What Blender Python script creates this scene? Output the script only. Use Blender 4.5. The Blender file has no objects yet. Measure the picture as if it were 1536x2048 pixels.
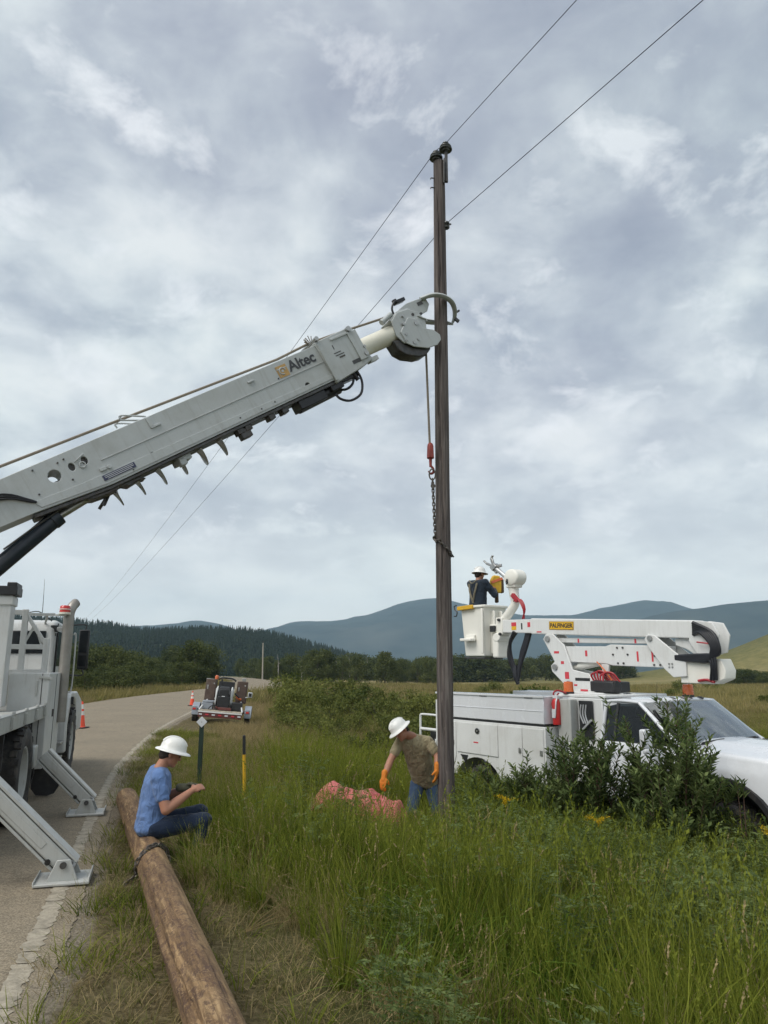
import bpy, bmesh, math, random
import numpy as np
from mathutils import Vector, Matrix, Euler, noise as mnoise

scene = bpy.context.scene
col = scene.collection
R = math.radians
rng = random.Random(7)
nrng = np.random.default_rng(11)

# ------------------------------------------------------------------ camera, world, sun, exposure
cam_data = bpy.data.cameras.new("camera")
cam_data.sensor_fit = 'VERTICAL'
cam_data.sensor_height = 36.0
cam_data.lens = 26.0
cam_data.clip_start = 0.1
cam_data.clip_end = 20000.0
camera = bpy.data.objects.new("camera", cam_data)
camera.location = (0, 0, 1.68)
camera.rotation_euler = (R(90 + 12.1), 0, 0)
col.objects.link(camera)
scene.camera = camera

SUN_ELEV, SUN_AZ = R(50), R(-128)      # azimuth clockwise from +Y: the veiled sun stands behind the camera, to the left
world = bpy.data.worlds.new("World")
scene.world = world
world.use_nodes = True


CLOUD_AT = (12.3, 3.3, 0)


def build_world():
    nt = world.node_tree
    N, L = nt.nodes, nt.links
    N.clear()
    out = N.new('ShaderNodeOutputWorld')
    bg = N.new('ShaderNodeBackground')
    bg.inputs['Strength'].default_value = 1.0
    L.new(bg.outputs[0], out.inputs[0])
    sky = N.new('ShaderNodeTexSky')
    sky.sky_type = 'NISHITA'
    sky.sun_disc = False
    sky.sun_elevation = SUN_ELEV
    sky.sun_rotation = SUN_AZ
    skys = N.new('ShaderNodeVectorMath'); skys.operation = 'SCALE'; skys.inputs['Scale'].default_value = 0.12
    L.new(sky.outputs[0], skys.inputs[0])
    tc = N.new('ShaderNodeTexCoord')
    sep = N.new('ShaderNodeSeparateXYZ'); L.new(tc.outputs['Generated'], sep.inputs[0])

    def m(op, a, b=None, clamp=False):
        n = N.new('ShaderNodeMath'); n.operation = op; n.use_clamp = clamp
        for i, q in enumerate((a, b)):
            if q is None: continue
            if isinstance(q, (int, float)): n.inputs[i].default_value = q
            else: L.new(q, n.inputs[i])
        return n.outputs[0]
    zc = m('MAXIMUM', sep.outputs[2], 0.0)
    den = m('ADD', zc, 0.34)
    comb = N.new('ShaderNodeCombineXYZ')
    L.new(m('DIVIDE', sep.outputs[0], den), comb.inputs[0])
    L.new(m('DIVIDE', sep.outputs[1], den), comb.inputs[1])
    comb.inputs[2].default_value = 0.0

    def nz(scale, detail, rough, off, dist=0.0, sx=1.0, sy=1.0, rot=0.0):
        mp = N.new('ShaderNodeMapping')
        mp.inputs['Location'].default_value = off
        mp.inputs['Rotation'].default_value = (0, 0, rot)
        mp.inputs['Scale'].default_value = (sx, sy, 1)
        L.new(comb.outputs[0], mp.inputs[0])
        n = N.new('ShaderNodeTexNoise')
        n.inputs['Scale'].default_value = scale
        n.inputs['Detail'].default_value = detail
        n.inputs['Roughness'].default_value = rough
        n.inputs['Distortion'].default_value = dist
        L.new(mp.outputs[0], n.inputs['Vector'])
        return n.outputs['Fac']

    def ramp(fac, stops):
        r = N.new('ShaderNodeValToRGB')
        while len(r.color_ramp.elements) < len(stops): r.color_ramp.elements.new(0.5)
        for e, (p, c) in zip(r.color_ramp.elements, stops):
            e.position = p; e.color = (*c, 1) if len(c) == 3 else c
        L.new(fac, r.inputs[0])
        return r.outputs[0]

    def mix(fac, a, b, mode='MIX'):
        n = N.new('ShaderNodeMix'); n.data_type = 'RGBA'; n.blend_type = mode
        for sock, q in ((n.inputs['Factor'], fac), (n.inputs['A'], a), (n.inputs['B'], b)):
            if isinstance(q, (int, float)): sock.default_value = q
            elif isinstance(q, tuple): sock.default_value = (*q, 1)
            else: L.new(q, sock)
        return n.outputs['Result']
    big = nz(1.15, 3, 0.5, CLOUD_AT, 0.25)
    mid = nz(3.1, 5, 0.52, (1.3, 2.2, 0), 0.25)
    puff = nz(6.4, 6, 0.55, (8.3, 0.4, 0), 0.35)
    wisp = nz(15.0, 6, 0.60, (2.9, 5.4, 0), 0.5)
    dens = m('ADD', m('ADD', m('MULTIPLY', big, 0.36), m('MULTIPLY', mid, 0.31)), m('ADD', m('MULTIPLY', puff, 0.24), m('MULTIPLY', wisp, 0.09)))
    cloud = ramp(dens, [(0.42, (0.475, 0.493, 0.490)), (0.462, (0.405, 0.430, 0.440)), (0.495, (0.345, 0.370, 0.390)),
                        (0.528, (0.285, 0.309, 0.338)), (0.565, (0.242, 0.264, 0.300)), (0.62, (0.200, 0.220, 0.260))])
    # small brighter rents in the deck where more of the veiled light comes through
    rent = ramp(nz(6.0, 7, 0.60, (4.4, 9.1, 0), 0.3), [(0.55, (0, 0, 0)), (0.68, (1, 1, 1))])
    cloud = mix(m('MULTIPLY', rent, 0.72), cloud, (0.53, 0.545, 0.55))
    # faint violet and teal casts that drift through the deck
    tint = ramp(nz(0.9, 3, 0.5, (6.0, 1.0, 0)), [(0.38, (0.97, 1.015, 1.00)), (0.62, (1.01, 0.998, 1.015))])
    cloud = mix(1.0, cloud, tint, 'MULTIPLY')
    # towards the horizon the deck is seen edge on and evens out to pale grey
    hz = ramp(m('MULTIPLY', zc, 1.0), [(0.0, (1, 1, 1)), (0.10, (0.80, 0.80, 0.80)), (0.22, (0.30, 0.30, 0.30)), (0.42, (0, 0, 0))])
    hcol = ramp(big, [(0.35, (0.64, 0.645, 0.61)), (0.65, (0.56, 0.57, 0.55))])
    cloud = mix(m('MULTIPLY', hz, 0.85), cloud, hcol)
    res = mix(0.93, skys.outputs[0], cloud)
    L.new(res, bg.inputs['Color'])


build_world()
sun_data = bpy.data.lights.new("sun", 'SUN')
sun_data.energy = 1.5
sun_data.angle = R(40)
sun_data.color = (1.0, 0.95, 0.88)
sun = bpy.data.objects.new("sun", sun_data)
sd = Vector((math.sin(SUN_AZ) * math.cos(SUN_ELEV), math.cos(SUN_AZ) * math.cos(SUN_ELEV), math.sin(SUN_ELEV)))
sun.rotation_euler = (-sd).to_track_quat('-Z', 'Y').to_euler()
sun.location = sd * 30
col.objects.link(sun)

vs = scene.view_settings
vs.view_transform = 'Standard'; vs.look = 'None'; vs.exposure = 0.90; vs.gamma = 1.0; vs.use_curve_mapping = False
scene.render.engine = 'CYCLES'
cy = scene.cycles
cy.use_denoising = True
cy.max_bounces = 6; cy.diffuse_bounces = 3; cy.glossy_bounces = 3; cy.transmission_bounces = 4
cy.transparent_max_bounces = 8; cy.volume_bounces = 0
cy.caustics_reflective = False; cy.caustics_refractive = False
cy.use_adaptive_sampling = True; cy.adaptive_threshold = 0.015


# ------------------------------------------------------------------ helpers
def tag(o, label=None, cat=None, group=None, kind=None):
    if label: o['label'] = label
    if cat: o['category'] = cat
    if group: o['group'] = group
    if kind: o['kind'] = kind
    return o


def empty(name, loc=(0, 0, 0), rot=(0, 0, 0), parent=None):
    o = bpy.data.objects.new(name, None)
    o.location = loc; o.rotation_euler = rot
    o.empty_display_size = 0.2
    if parent: o.parent = parent
    col.objects.link(o)
    return o


def link(name, me, material=None, parent=None):
    o = bpy.data.objects.new(name, me)
    if material is not None:
        me.materials.clear()
        for mm in (material if isinstance(material, (list, tuple)) else [material]): me.materials.append(mm)
    if parent: o.parent = parent
    col.objects.link(o)
    return o


def copy_tree(o, parent=None):
    c = o.copy(); col.objects.link(c); c.parent = parent
    for ch in list(o.children): copy_tree(ch, c)
    return c


class MB:
    """collects shapes for one mesh"""
    def __init__(s): s.v = []; s.f = []; s.mi = []; s.cur = 0
    def mat(s, i): s.cur = i; return s
    def add(s, vs_, fs_):
        o = len(s.v)
        s.v.extend(tuple(p) for p in vs_)
        for f in fs_:
            s.f.append([i + o for i in f]); s.mi.append(s.cur)
        return s
    def box(s, c, size, rot=None):
        hx, hy, hz = size[0] / 2, size[1] / 2, size[2] / 2
        P = [Vector((x, y, z)) for x in (-hx, hx) for y in (-hy, hy) for z in (-hz, hz)]
        if rot is not None:
            M_ = rot if isinstance(rot, Matrix) else Euler(rot).to_matrix()
            P = [M_ @ p for p in P]
        c = Vector(c)
        return s.add([p + c for p in P], [(0, 1, 3, 2), (4, 6, 7, 5), (0, 4, 5, 1), (2, 3, 7, 6), (0, 2, 6, 4), (1, 5, 7, 3)])
    def bar(s, p0, p1, w, h, up=(0, 0, 1)):
        p0, p1 = Vector(p0), Vector(p1)
        d = (p1 - p0); L = d.length; d.normalize()
        upv = Vector(up)
        if abs(d.dot(upv)) > 0.98: upv = Vector((1, 0, 0))
        x = d.cross(upv).normalized(); z = x.cross(d)
        P = []
        for t in (p0, p1):
            for sx, sz in ((-1, -1), (1, -1), (1, 1), (-1, 1)): P.append(t + x * (sx * w / 2) + z * (sz * h / 2))
        return s.add(P, [(3, 2, 1, 0), (4, 5, 6, 7), (0, 1, 5, 4), (1, 2, 6, 5), (2, 3, 7, 6), (3, 0, 4, 7)])
    def cyl(s, p0, p1, r0, r1=None, n=14, caps=True):
        r1 = r0 if r1 is None else r1
        return s.tube([p0, p1], [r0, r1], n, caps)
    def tube(s, path, r, n=8, caps=True, sq=1.0, sm=True):
        path = [Vector(p) for p in path]
        if not isinstance(r, (list, tuple)): r = [r] * len(path)
        if sm and 3 <= len(path) <= 10:                      # round the bends
            Q = [path[0] * 2 - path[1]] + path + [path[-1] * 2 - path[-2]]; pp = []; rr = []
            for i in range(1, len(Q) - 2):
                a, b, c, d = Q[i - 1:i + 3]
                for k in range(4):
                    t = k / 4
                    pp.append((b * 2 + (c - a) * t + (a * 2 - b * 5 + c * 4 - d) * t ** 2 + (b * 3 - a - c * 3 + d) * t ** 3) * 0.5)
                    rr.append(r[i - 1] + (r[i] - r[i - 1]) * t)
            path, r = pp + [path[-1]], rr + [r[-1]]
        V = []; F = []
        prevx = None
        for i, p in enumerate(path):
            d = (path[min(i + 1, len(path) - 1)] - path[max(i - 1, 0)])
            if d.length < 1e-9: d = Vector((0, 0, 1))
            d.normalize()
            if prevx is None:
                a = Vector((0, 0, 1)) if abs(d.z) < 0.9 else Vector((1, 0, 0))
                x = d.cross(a).normalized()
            else:
                x = prevx - d * prevx.dot(d)
                x = x.normalized() if x.length > 1e-6 else d.orthogonal().normalized()
            prevx = x
            y = d.cross(x)
            for k in range(n):
                a = 2 * math.pi * k / n
                V.append(p + x * (math.cos(a) * r[i]) + y * (math.sin(a) * r[i] * sq))
        for i in range(len(path) - 1):
            for k in range(n):
                k2 = (k + 1) % n
                F.append((i * n + k, i * n + k2, (i + 1) * n + k2, (i + 1) * n + k))
        if caps:
            F.append(tuple(range(n - 1, -1, -1)))
            F.append(tuple((len(path) - 1) * n + k for k in range(n)))
        return s.add(V, F)
    def prism(s, poly, fn, w0, w1):
        """poly of (u,v) extruded in w; fn(u,v,w) -> point"""
        n = len(poly)
        V = [fn(u, v, w0) for u, v in poly] + [fn(u, v, w1) for u, v in poly]
        F = [tuple(range(n)), tuple(range(2 * n - 1, n - 1, -1))]
        F += [(i, i + n, (i + 1) % n + n, (i + 1) % n) for i in range(n)]
        return s.add(V, F)
    def lathe(s, prof, n=24, c=(0, 0, 0), M_=None, close=True):
        V = []; F = []
        c = Vector(c)
        for r, z in prof:
            for k in range(n):
                a = 2 * math.pi * k / n
                p = Vector((r * math.cos(a), r * math.sin(a), z))
                if M_ is not None: p = M_ @ p
                V.append(p + c)
        for i in range(len(prof) - 1):
            for k in range(n):
                k2 = (k + 1) % n
                F.append((i * n + k, i * n + k2, (i + 1) * n + k2, (i + 1) * n + k))
        if close:
            F.append(tuple(range(n - 1, -1, -1)))
            F.append(tuple((len(prof) - 1) * n + k for k in range(n)))
        return s.add(V, F)
    def ell(s, c, r, n=14, m_=9, M_=None):
        r = (r, r, r) if isinstance(r, (int, float)) else r
        V = []; F = []
        c = Vector(c)
        for i in range(m_ + 1):
            t = math.pi * i / m_
            for k in range(n):
                a = 2 * math.pi * k / n
                p = Vector((r[0] * math.sin(t) * math.cos(a), r[1] * math.sin(t) * math.sin(a), -r[2] * math.cos(t)))
                if M_ is not None: p = M_ @ p
                V.append(p + c)
        for i in range(m_):
            for k in range(n):
                k2 = (k + 1) % n
                F.append((i * n + k, i * n + k2, (i + 1) * n + k2, (i + 1) * n + k))
        return s.add(V, F)
    def torus(s, c, r, t, M_=None, n=16, m_=8, arc=2 * math.pi):
        V = []; F = []
        c = Vector(c); full = abs(arc - 2 * math.pi) < 1e-6
        nn = n if full else n + 1
        for i in range(nn):
            a = arc * i / n
            for k in range(m_):
                b = 2 * math.pi * k / m_
                p = Vector(((r + t * math.cos(b)) * math.cos(a), (r + t * math.cos(b)) * math.sin(a), t * math.sin(b)))
                if M_ is not None: p = M_ @ p
                V.append(p + c)
        for i in range(n):
            i2 = (i + 1) % nn
            for k in range(m_):
                k2 = (k + 1) % m_
                F.append((i * m_ + k, i2 * m_ + k, i2 * m_ + k2, i * m_ + k2))
        return s.add(V, F)
    def mesh(s, name, smooth=40):
        me = bpy.data.meshes.new(name)
        me.from_pydata([tuple(p) for p in s.v], [], s.f)
        bm = bmesh.new(); bm.from_mesh(me)
        bmesh.ops.recalc_face_normals(bm, faces=bm.faces)
        bm.to_mesh(me); bm.free()
        if any(s.mi): me.polygons.foreach_set('material_index', s.mi)
        if smooth:
            me.polygons.foreach_set('use_smooth', [True] * len(me.polygons))
            me.set_sharp_from_angle(angle=R(smooth))
        me.update()
        return me
    def build(s, name, material, parent=None, bevel=0.0, smooth=40, seg=2):
        o = link(name, s.mesh(name, smooth), material, parent)
        if bevel:
            b = o.modifiers.new('bevel', 'BEVEL'); b.width = bevel; b.segments = seg; b.limit_method = 'ANGLE'
            b.angle_limit = R(35); b.harden_normals = False
        return o


# ------------------------------------------------------------------ materials
MATS = {}


class NT:
    def __init__(s, name):
        s.m = bpy.data.materials.new(name); s.m.use_nodes = True
        s.nt = s.m.node_tree; s.N = s.nt.nodes; s.L = s.nt.links
        s.N.clear()
        s.out = s.N.new('ShaderNodeOutputMaterial')
        s.p = s.N.new('ShaderNodeBsdfPrincipled')
        s.L.new(s.p.outputs[0], s.out.inputs[0])
        MATS[name] = s.m
    def coord(s, kind='Object'):
        n = s.N.new('ShaderNodeTexCoord'); return n.outputs[kind]
    def pos(s):
        return s.N.new('ShaderNodeNewGeometry').outputs['Position']
    def mapping(s, vec, scale=(1, 1, 1), rot=(0, 0, 0), loc=(0, 0, 0)):
        n = s.N.new('ShaderNodeMapping'); s.L.new(vec, n.inputs[0])
        n.inputs['Scale'].default_value = scale; n.inputs['Rotation'].default_value = rot; n.inputs['Location'].default_value = loc
        return n.outputs[0]
    def noise(s, vec, scale, detail=4, rough=0.55, dist=0.0):
        n = s.N.new('ShaderNodeTexNoise'); s.L.new(vec, n.inputs['Vector'])
        n.inputs['Scale'].default_value = scale; n.inputs['Detail'].default_value = detail
        n.inputs['Roughness'].default_value = rough; n.inputs['Distortion'].default_value = dist
        return n.outputs['Fac']
    def voro(s, vec, scale, feature='F1'):
        n = s.N.new('ShaderNodeTexVoronoi'); s.L.new(vec, n.inputs['Vector']); n.feature = feature
        n.inputs['Scale'].default_value = scale
        return n.outputs['Distance']
    def ramp(s, fac, stops, interp='LINEAR'):
        r = s.N.new('ShaderNodeValToRGB'); r.color_ramp.interpolation = interp
        while len(r.color_ramp.elements) < len(stops): r.color_ramp.elements.new(0.5)
        for e, (p, c) in zip(r.color_ramp.elements, stops):
            e.position = p; e.color = (c, c, c, 1) if isinstance(c, (int, float)) else (*c, 1)
        s.L.new(fac, r.inputs[0]); return r.outputs[0]
    def mix(s, fac, a, b, mode='MIX'):
        n = s.N.new('ShaderNodeMix'); n.data_type = 'RGBA'; n.blend_type = mode
        for sock, q in ((n.inputs['Factor'], fac), (n.inputs['A'], a), (n.inputs['B'], b)):
            if isinstance(q, (int, float)): sock.default_value = q
            elif isinstance(q, tuple): sock.default_value = (*q, 1)
            else: s.L.new(q, sock)
        return n.outputs['Result']
    def math(s, op, a, b=None, clamp=False):
        n = s.N.new('ShaderNodeMath'); n.operation = op; n.use_clamp = clamp
        for i, q in enumerate((a, b)):
            if q is None: continue
            if isinstance(q, (int, float)): n.inputs[i].default_value = q
            else: s.L.new(q, n.inputs[i])
        return n.outputs[0]
    def set(s, **kw):
        names = dict(color='Base Color', rough='Roughness', metal='Metallic', spec='Specular IOR Level', coat='Coat Weight', trans='Transmission Weight', emis='Emission Color', emis_s='Emission Strength', alpha='Alpha', ior='IOR', sheen='Sheen Weight')
        for k, v in kw.items():
            sock = s.p.inputs[names[k]]
            if isinstance(v, (int, float)): sock.default_value = v
            elif isinstance(v, tuple): sock.default_value = (*v, 1) if len(v) == 3 else v
            else: s.L.new(v, sock)
        return s
    def bump(s, h, strength=0.3, dist=0.01):
        b = s.N.new('ShaderNodeBump'); b.inputs['Strength'].default_value = strength; b.inputs['Distance'].default_value = dist
        s.L.new(h, b.inputs['Height']); s.L.new(b.outputs[0], s.p.inputs['Normal'])
        return s


def simple(name, c, rough=0.5, metal=0.0, var=0.12, scale=6.0, bump=0.0, bscale=60.0, bdist=0.004, coat=0.0, dirt=None, dirt_amt=0.3, streak=0.0):
    """a coloured surface with uneven tone, optional dirt patches and fine relief"""
    n = NT(name)
    co = n.coord()
    f = n.noise(co, scale, 5, 0.6)
    lo = tuple(x * (1 - var) for x in c); hi = tuple(min(1, x * (1 + var)) for x in c)
    colr = n.ramp(f, [(0.3, lo), (0.7, hi)])
    if dirt:
        g = n.ramp(n.noise(co, scale * 0.55, 8, 0.68, 0.4), [(0.50, 0.0), (0.72, 1.0)])
        colr = n.mix(n.math('MULTIPLY', g, dirt_amt), colr, dirt)
    if streak:                                              # rain-washed grime and rust runs
        sk = n.ramp(n.noise(n.mapping(co, (9, 9, 0.7)), 2.2, 7, 0.66, 0.3), [(0.52, 0.0), (0.70, 1.0)])
        sp = n.ramp(n.noise(co, 38, 4, 0.7), [(0.66, 0.0), (0.72, 1.0)])
        colr = n.mix(n.math('MULTIPLY', sk, streak), colr, (0.20, 0.17, 0.13))
        colr = n.mix(n.math('MULTIPLY', sp, streak * 1.2), colr, (0.12, 0.085, 0.06))
    n.set(color=colr, metal=metal, coat=coat)
    rr = n.ramp(n.noise(co, scale * 2.3, 4), [(0.3, max(0, rough - 0.08)), (0.7, min(1, rough + 0.1))])
    n.set(rough=rr)
    if bump: n.bump(n.noise(co, bscale, 4), bump, bdist)
    return n.m


simple('derrick_white', (0.56, 0.57, 0.56), 0.42, var=0.04, scale=2.2, dirt=(0.34, 0.32, 0.27), dirt_amt=0.35, streak=0.28)
simple('white_paint', (0.68, 0.69, 0.68), 0.38, var=0.03, scale=2.2, coat=0.15, dirt=(0.42, 0.39, 0.33), dirt_amt=0.30, streak=0.14)
simple('truck_white', (0.66, 0.68, 0.71), 0.22, var=0.015, scale=1.5, coat=0.6, dirt=(0.48, 0.45, 0.39), dirt_amt=0.14, streak=0.05)
simple('boom_white', (0.455, 0.485, 0.49), 0.45, var=0.04, scale=2.5, dirt=(0.26, 0.25, 0.21), dirt_amt=0.35, streak=0.22)
simple('dusty_white', (0.42, 0.43, 0.41), 0.5, var=0.06, scale=3.0, dirt=(0.30, 0.26, 0.20), dirt_amt=0.5, streak=0.35)
simple('fibreglass', (0.78, 0.77, 0.71), 0.42, var=0.03, scale=3, dirt=(0.5, 0.47, 0.38), dirt_amt=0.2)
simple('tube_cream', (0.72, 0.70, 0.60), 0.38, var=0.04, scale=3, dirt=(0.4, 0.37, 0.3), dirt_amt=0.25)
simple('black_rubber', (0.016, 0.016, 0.018), 0.65, var=0.25, scale=9, bump=0.2, dirt=(0.10, 0.085, 0.065), dirt_amt=0.35)
simple('tyre_rubber', (0.025, 0.024, 0.024), 0.75, var=0.2, scale=9, bump=0.3, bscale=40, dirt=(0.16, 0.14, 0.11), dirt_amt=0.6)
simple('black_plastic', (0.020, 0.021, 0.023), 0.45, var=0.2, scale=12)
simple('hose_black', (0.012, 0.013, 0.018), 0.4, var=0.2, scale=12)
simple('steel_dark', (0.09, 0.09, 0.09), 0.5, 0.7, var=0.3, scale=14, dirt=(0.10, 0.06, 0.035), dirt_amt=0.5)
simple('steel', (0.42, 0.42, 0.41), 0.38, 0.85, var=0.15, scale=10, dirt=(0.2, 0.16, 0.11), dirt_amt=0.3)
simple('chrome_worn', (0.30, 0.285, 0.26), 0.48, 0.7, var=0.15, scale=5, dirt=(0.25, 0.2, 0.14), dirt_amt=0.4)
simple('alu', (0.55, 0.56, 0.57), 0.42, 0.6, var=0.1, scale=8)
simple('dark_glass', (0.012, 0.015, 0.018), 0.06, var=0.1, scale=2)
simple('orange_lens', (0.62, 0.13, 0.025), 0.25, var=0.1, scale=8, coat=0.4)
simple('red_lens', (0.55, 0.035, 0.03), 0.22, var=0.1, scale=8, coat=0.4)
simple('red_paint', (0.50, 0.03, 0.03), 0.35, var=0.1, scale=8)
simple('cone_orange', (0.80, 0.085, 0.035), 0.55, var=0.06, scale=10, dirt=(0.3, 0.12, 0.08), dirt_amt=0.25)
simple('cone_band', (0.72, 0.70, 0.66), 0.4, var=0.06, scale=10, dirt=(0.4, 0.36, 0.3), dirt_amt=0.3)
simple('yellow_paint', (0.72, 0.42, 0.02), 0.45, var=0.05, scale=10)
simple('sign_black', (0.025, 0.025, 0.03), 0.5, var=0.1)
simple('logo_orange', (0.50, 0.31, 0.11), 0.5, var=0.06, scale=12)
simple('letter_grey', (0.045, 0.048, 0.055), 0.5, var=0.1)
simple('decal_red', (0.58, 0.05, 0.07), 0.45, var=0.1, scale=20)
simple('decal_navy', (0.04, 0.045, 0.10), 0.45, var=0.15, scale=20)
simple('ram_paint', (0.016, 0.024, 0.036), 0.4, var=0.15, scale=8, dirt=(0.06, 0.055, 0.05), dirt_amt=0.3)
simple('red_hose', (0.36, 0.02, 0.03), 0.4, var=0.1)
simple('rope_tan', (0.21, 0.18, 0.14), 0.85, var=0.2, scale=40, bump=0.4, bscale=200)
simple('hook_red', (0.28, 0.045, 0.035), 0.5, var=0.25, scale=18, dirt=(0.06, 0.035, 0.025), dirt_amt=0.6)
simple('chain_steel', (0.13, 0.115, 0.10), 0.5, 0.7, var=0.35, scale=30)
simple('insulator_glaze', (0.055, 0.060, 0.058), 0.25, var=0.15, scale=12)
simple('wire_metal', (0.035, 0.038, 0.045), 0.5, 0.4, var=0.1)
simple('post_green', (0.012, 0.030, 0.020), 0.5, var=0.2, scale=12)
simple('reflector_white', (0.62, 0.64, 0.66), 0.35, var=0.04, scale=12)
simple('marker_yellow', (0.66, 0.38, 0.02), 0.5, var=0.08, scale=9)
simple('skin', (0.40, 0.19, 0.12), 0.5, var=0.10, scale=14, bump=0.1, bscale=90)
simple('hair_dark', (0.028, 0.018, 0.012), 0.7, var=0.3, scale=60, bump=0.4, bscale=180)
simple('hat_white', (0.78, 0.78, 0.75), 0.32, var=0.03, scale=6, coat=0.2, dirt=(0.5, 0.46, 0.38), dirt_amt=0.25)
simple('boot_brown', (0.07, 0.04, 0.02), 0.7, var=0.25, scale=14, bump=0.3)
simple('brown_box', (0.085, 0.055, 0.042), 0.6, var=0.2, scale=5, dirt=(0.2, 0.17, 0.14), dirt_amt=0.4)
simple('deck_wood', (0.42, 0.37, 0.29), 0.8, var=0.2, scale=9, bump=0.3)
simple('trailer_red', (0.13, 0.035, 0.03), 0.6, var=0.25, scale=8, dirt=(0.15, 0.12, 0.1), dirt_amt=0.4)
simple('trailer_steel', (0.30, 0.33, 0.37), 0.45, 0.3, var=0.12, scale=6)
simple('glove_orange', (0.62, 0.20, 0.02), 0.7, var=0.12, scale=20, bump=0.3)
simple('glove_grey', (0.13, 0.125, 0.08), 0.85, var=0.3, scale=30, bump=0.4)
simple('bag_yellow', (0.62, 0.38, 0.03), 0.6, var=0.15, scale=14, bump=0.2)
simple('interior_grey', (0.05, 0.052, 0.058), 0.8, var=0.15, scale=6)
simple('teal_paper', (0.30, 0.55, 0.60), 0.6, var=0.1)


def cloth(name, c, var=0.15, fold=0.5):
    n = NT(name)
    co = n.coord()
    f = n.noise(co, 7, 5, 0.6)
    lo = tuple(x * (1 - var) for x in c); hi = tuple(x * (1 + var) for x in c)
    n.set(color=n.ramp(f, [(0.3, lo), (0.7, hi)]), rough=0.9, sheen=0.15, spec=0.2)
    folds = n.noise(n.mapping(co, (1.0, 1.0, 0.55)), 13, 3, 0.5, 1.2)
    weave = n.noise(co, 260, 2)
    n.bump(n.math('ADD', folds, n.math('MULTIPLY', weave, 0.12)), fold, 0.035)
    return n.m


cloth('shirt_blue', (0.13, 0.22, 0.44), 0.16, 1.0)
cloth('shirt_tan', (0.31, 0.265, 0.165), 0.16, 1.0)
cloth('shirt_navy', (0.020, 0.030, 0.045), 0.2, 0.6)
cloth('jeans_dark', (0.014, 0.024, 0.048), 0.25, 0.5)
cloth('jeans_blue', (0.05, 0.085, 0.15), 0.2, 0.5)
cloth('harness_web', (0.20, 0.18, 0.13), 0.2, 0.2)


def glass_mat(name, extra):
    n = NT(name)
    n.N.remove(n.p)
    tr = n.N.new('ShaderNodeBsdfTransparent'); tr.inputs[0].default_value = (0.55, 0.62, 0.62, 1) if extra else (0.22, 0.25, 0.26, 1)
    gl = n.N.new('ShaderNodeBsdfGlossy'); gl.inputs['Roughness'].default_value = 0.03; gl.inputs[0].default_value = (0.9, 0.95, 1, 1)
    fr = n.N.new('ShaderNodeFresnel'); fr.inputs['IOR'].default_value = 2.3 if extra else 1.45
    mx = n.N.new('ShaderNodeMixShader')
    n.L.new(n.math('ADD', n.math('MULTIPLY', fr.outputs[0], 1.0), extra, True), mx.inputs[0]); n.L.new(tr.outputs[0], mx.inputs[1]); n.L.new(gl.outputs[0], mx.inputs[2])
    n.L.new(mx.outputs[0], n.out.inputs[0])


glass_mat('window_glass', 0.14)
glass_mat('side_glass', 0.0)


def wood_pole_mat(name, base, dark, light, streak_axis_scale=(14, 14, 0.5), scuff=None, scuff_scale=7.0):
    n = NT(name)
    co = n.coord()
    st = n.noise(n.mapping(co, streak_axis_scale), 2.4, 9, 0.66, 0.6)
    big = n.noise(n.mapping(co, (4, 4, 0.35)), 1.6, 6, 0.6, 0.8)
    c = n.ramp(st, [(0.30, dark), (0.48, base), (0.70, light)])
    c = n.mix(n.ramp(big, [(0.40, 0.0), (0.62, 0.65)]), c, dark)
    if scuff:
        g = n.ramp(n.noise(n.mapping(co, (1, 1, 0.55)), scuff_scale, 9, 0.74, 1.6), [(0.50, 0.0), (0.57, 1.0)])
        c = n.mix(n.math('MULTIPLY', g, 0.75), c, scuff)
        g2 = n.ramp(n.noise(n.mapping(co, (1, 1, 0.7), loc=(3, 1, 2)), scuff_scale * 3.2, 6, 0.7, 1.5), [(0.56, 0.0), (0.63, 1.0)])
        c = n.mix(n.math('MULTIPLY', g2, 0.5), c, light)
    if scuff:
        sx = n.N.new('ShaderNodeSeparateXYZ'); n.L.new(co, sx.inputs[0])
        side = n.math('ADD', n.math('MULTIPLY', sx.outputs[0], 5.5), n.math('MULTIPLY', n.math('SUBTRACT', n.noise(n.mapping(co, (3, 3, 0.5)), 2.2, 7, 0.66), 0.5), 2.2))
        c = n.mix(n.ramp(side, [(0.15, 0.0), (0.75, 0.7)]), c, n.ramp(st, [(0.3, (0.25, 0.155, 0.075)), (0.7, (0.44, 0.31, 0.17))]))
    n.set(color=c, rough=0.85, spec=0.25)
    crack = n.ramp(n.noise(n.mapping(co, (9, 9, 0.22)), 3.0, 5, 0.6), [(0.40, 0.0), (0.46, 1.0)])
    n.bump(n.math('ADD', n.math('MULTIPLY', st, 0.6), crack), 0.65, 0.012)
    return n.m


wood_pole_mat('old_pole_wood', (0.135, 0.115, 0.106), (0.052, 0.043, 0.043), (0.26, 0.23, 0.21))
wood_pole_mat('new_pole_wood', (0.20, 0.125, 0.064), (0.080, 0.050, 0.034), (0.42, 0.29, 0.155), (9, 9, 1.1), (0.085, 0.052, 0.040), 15.0)


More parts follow.
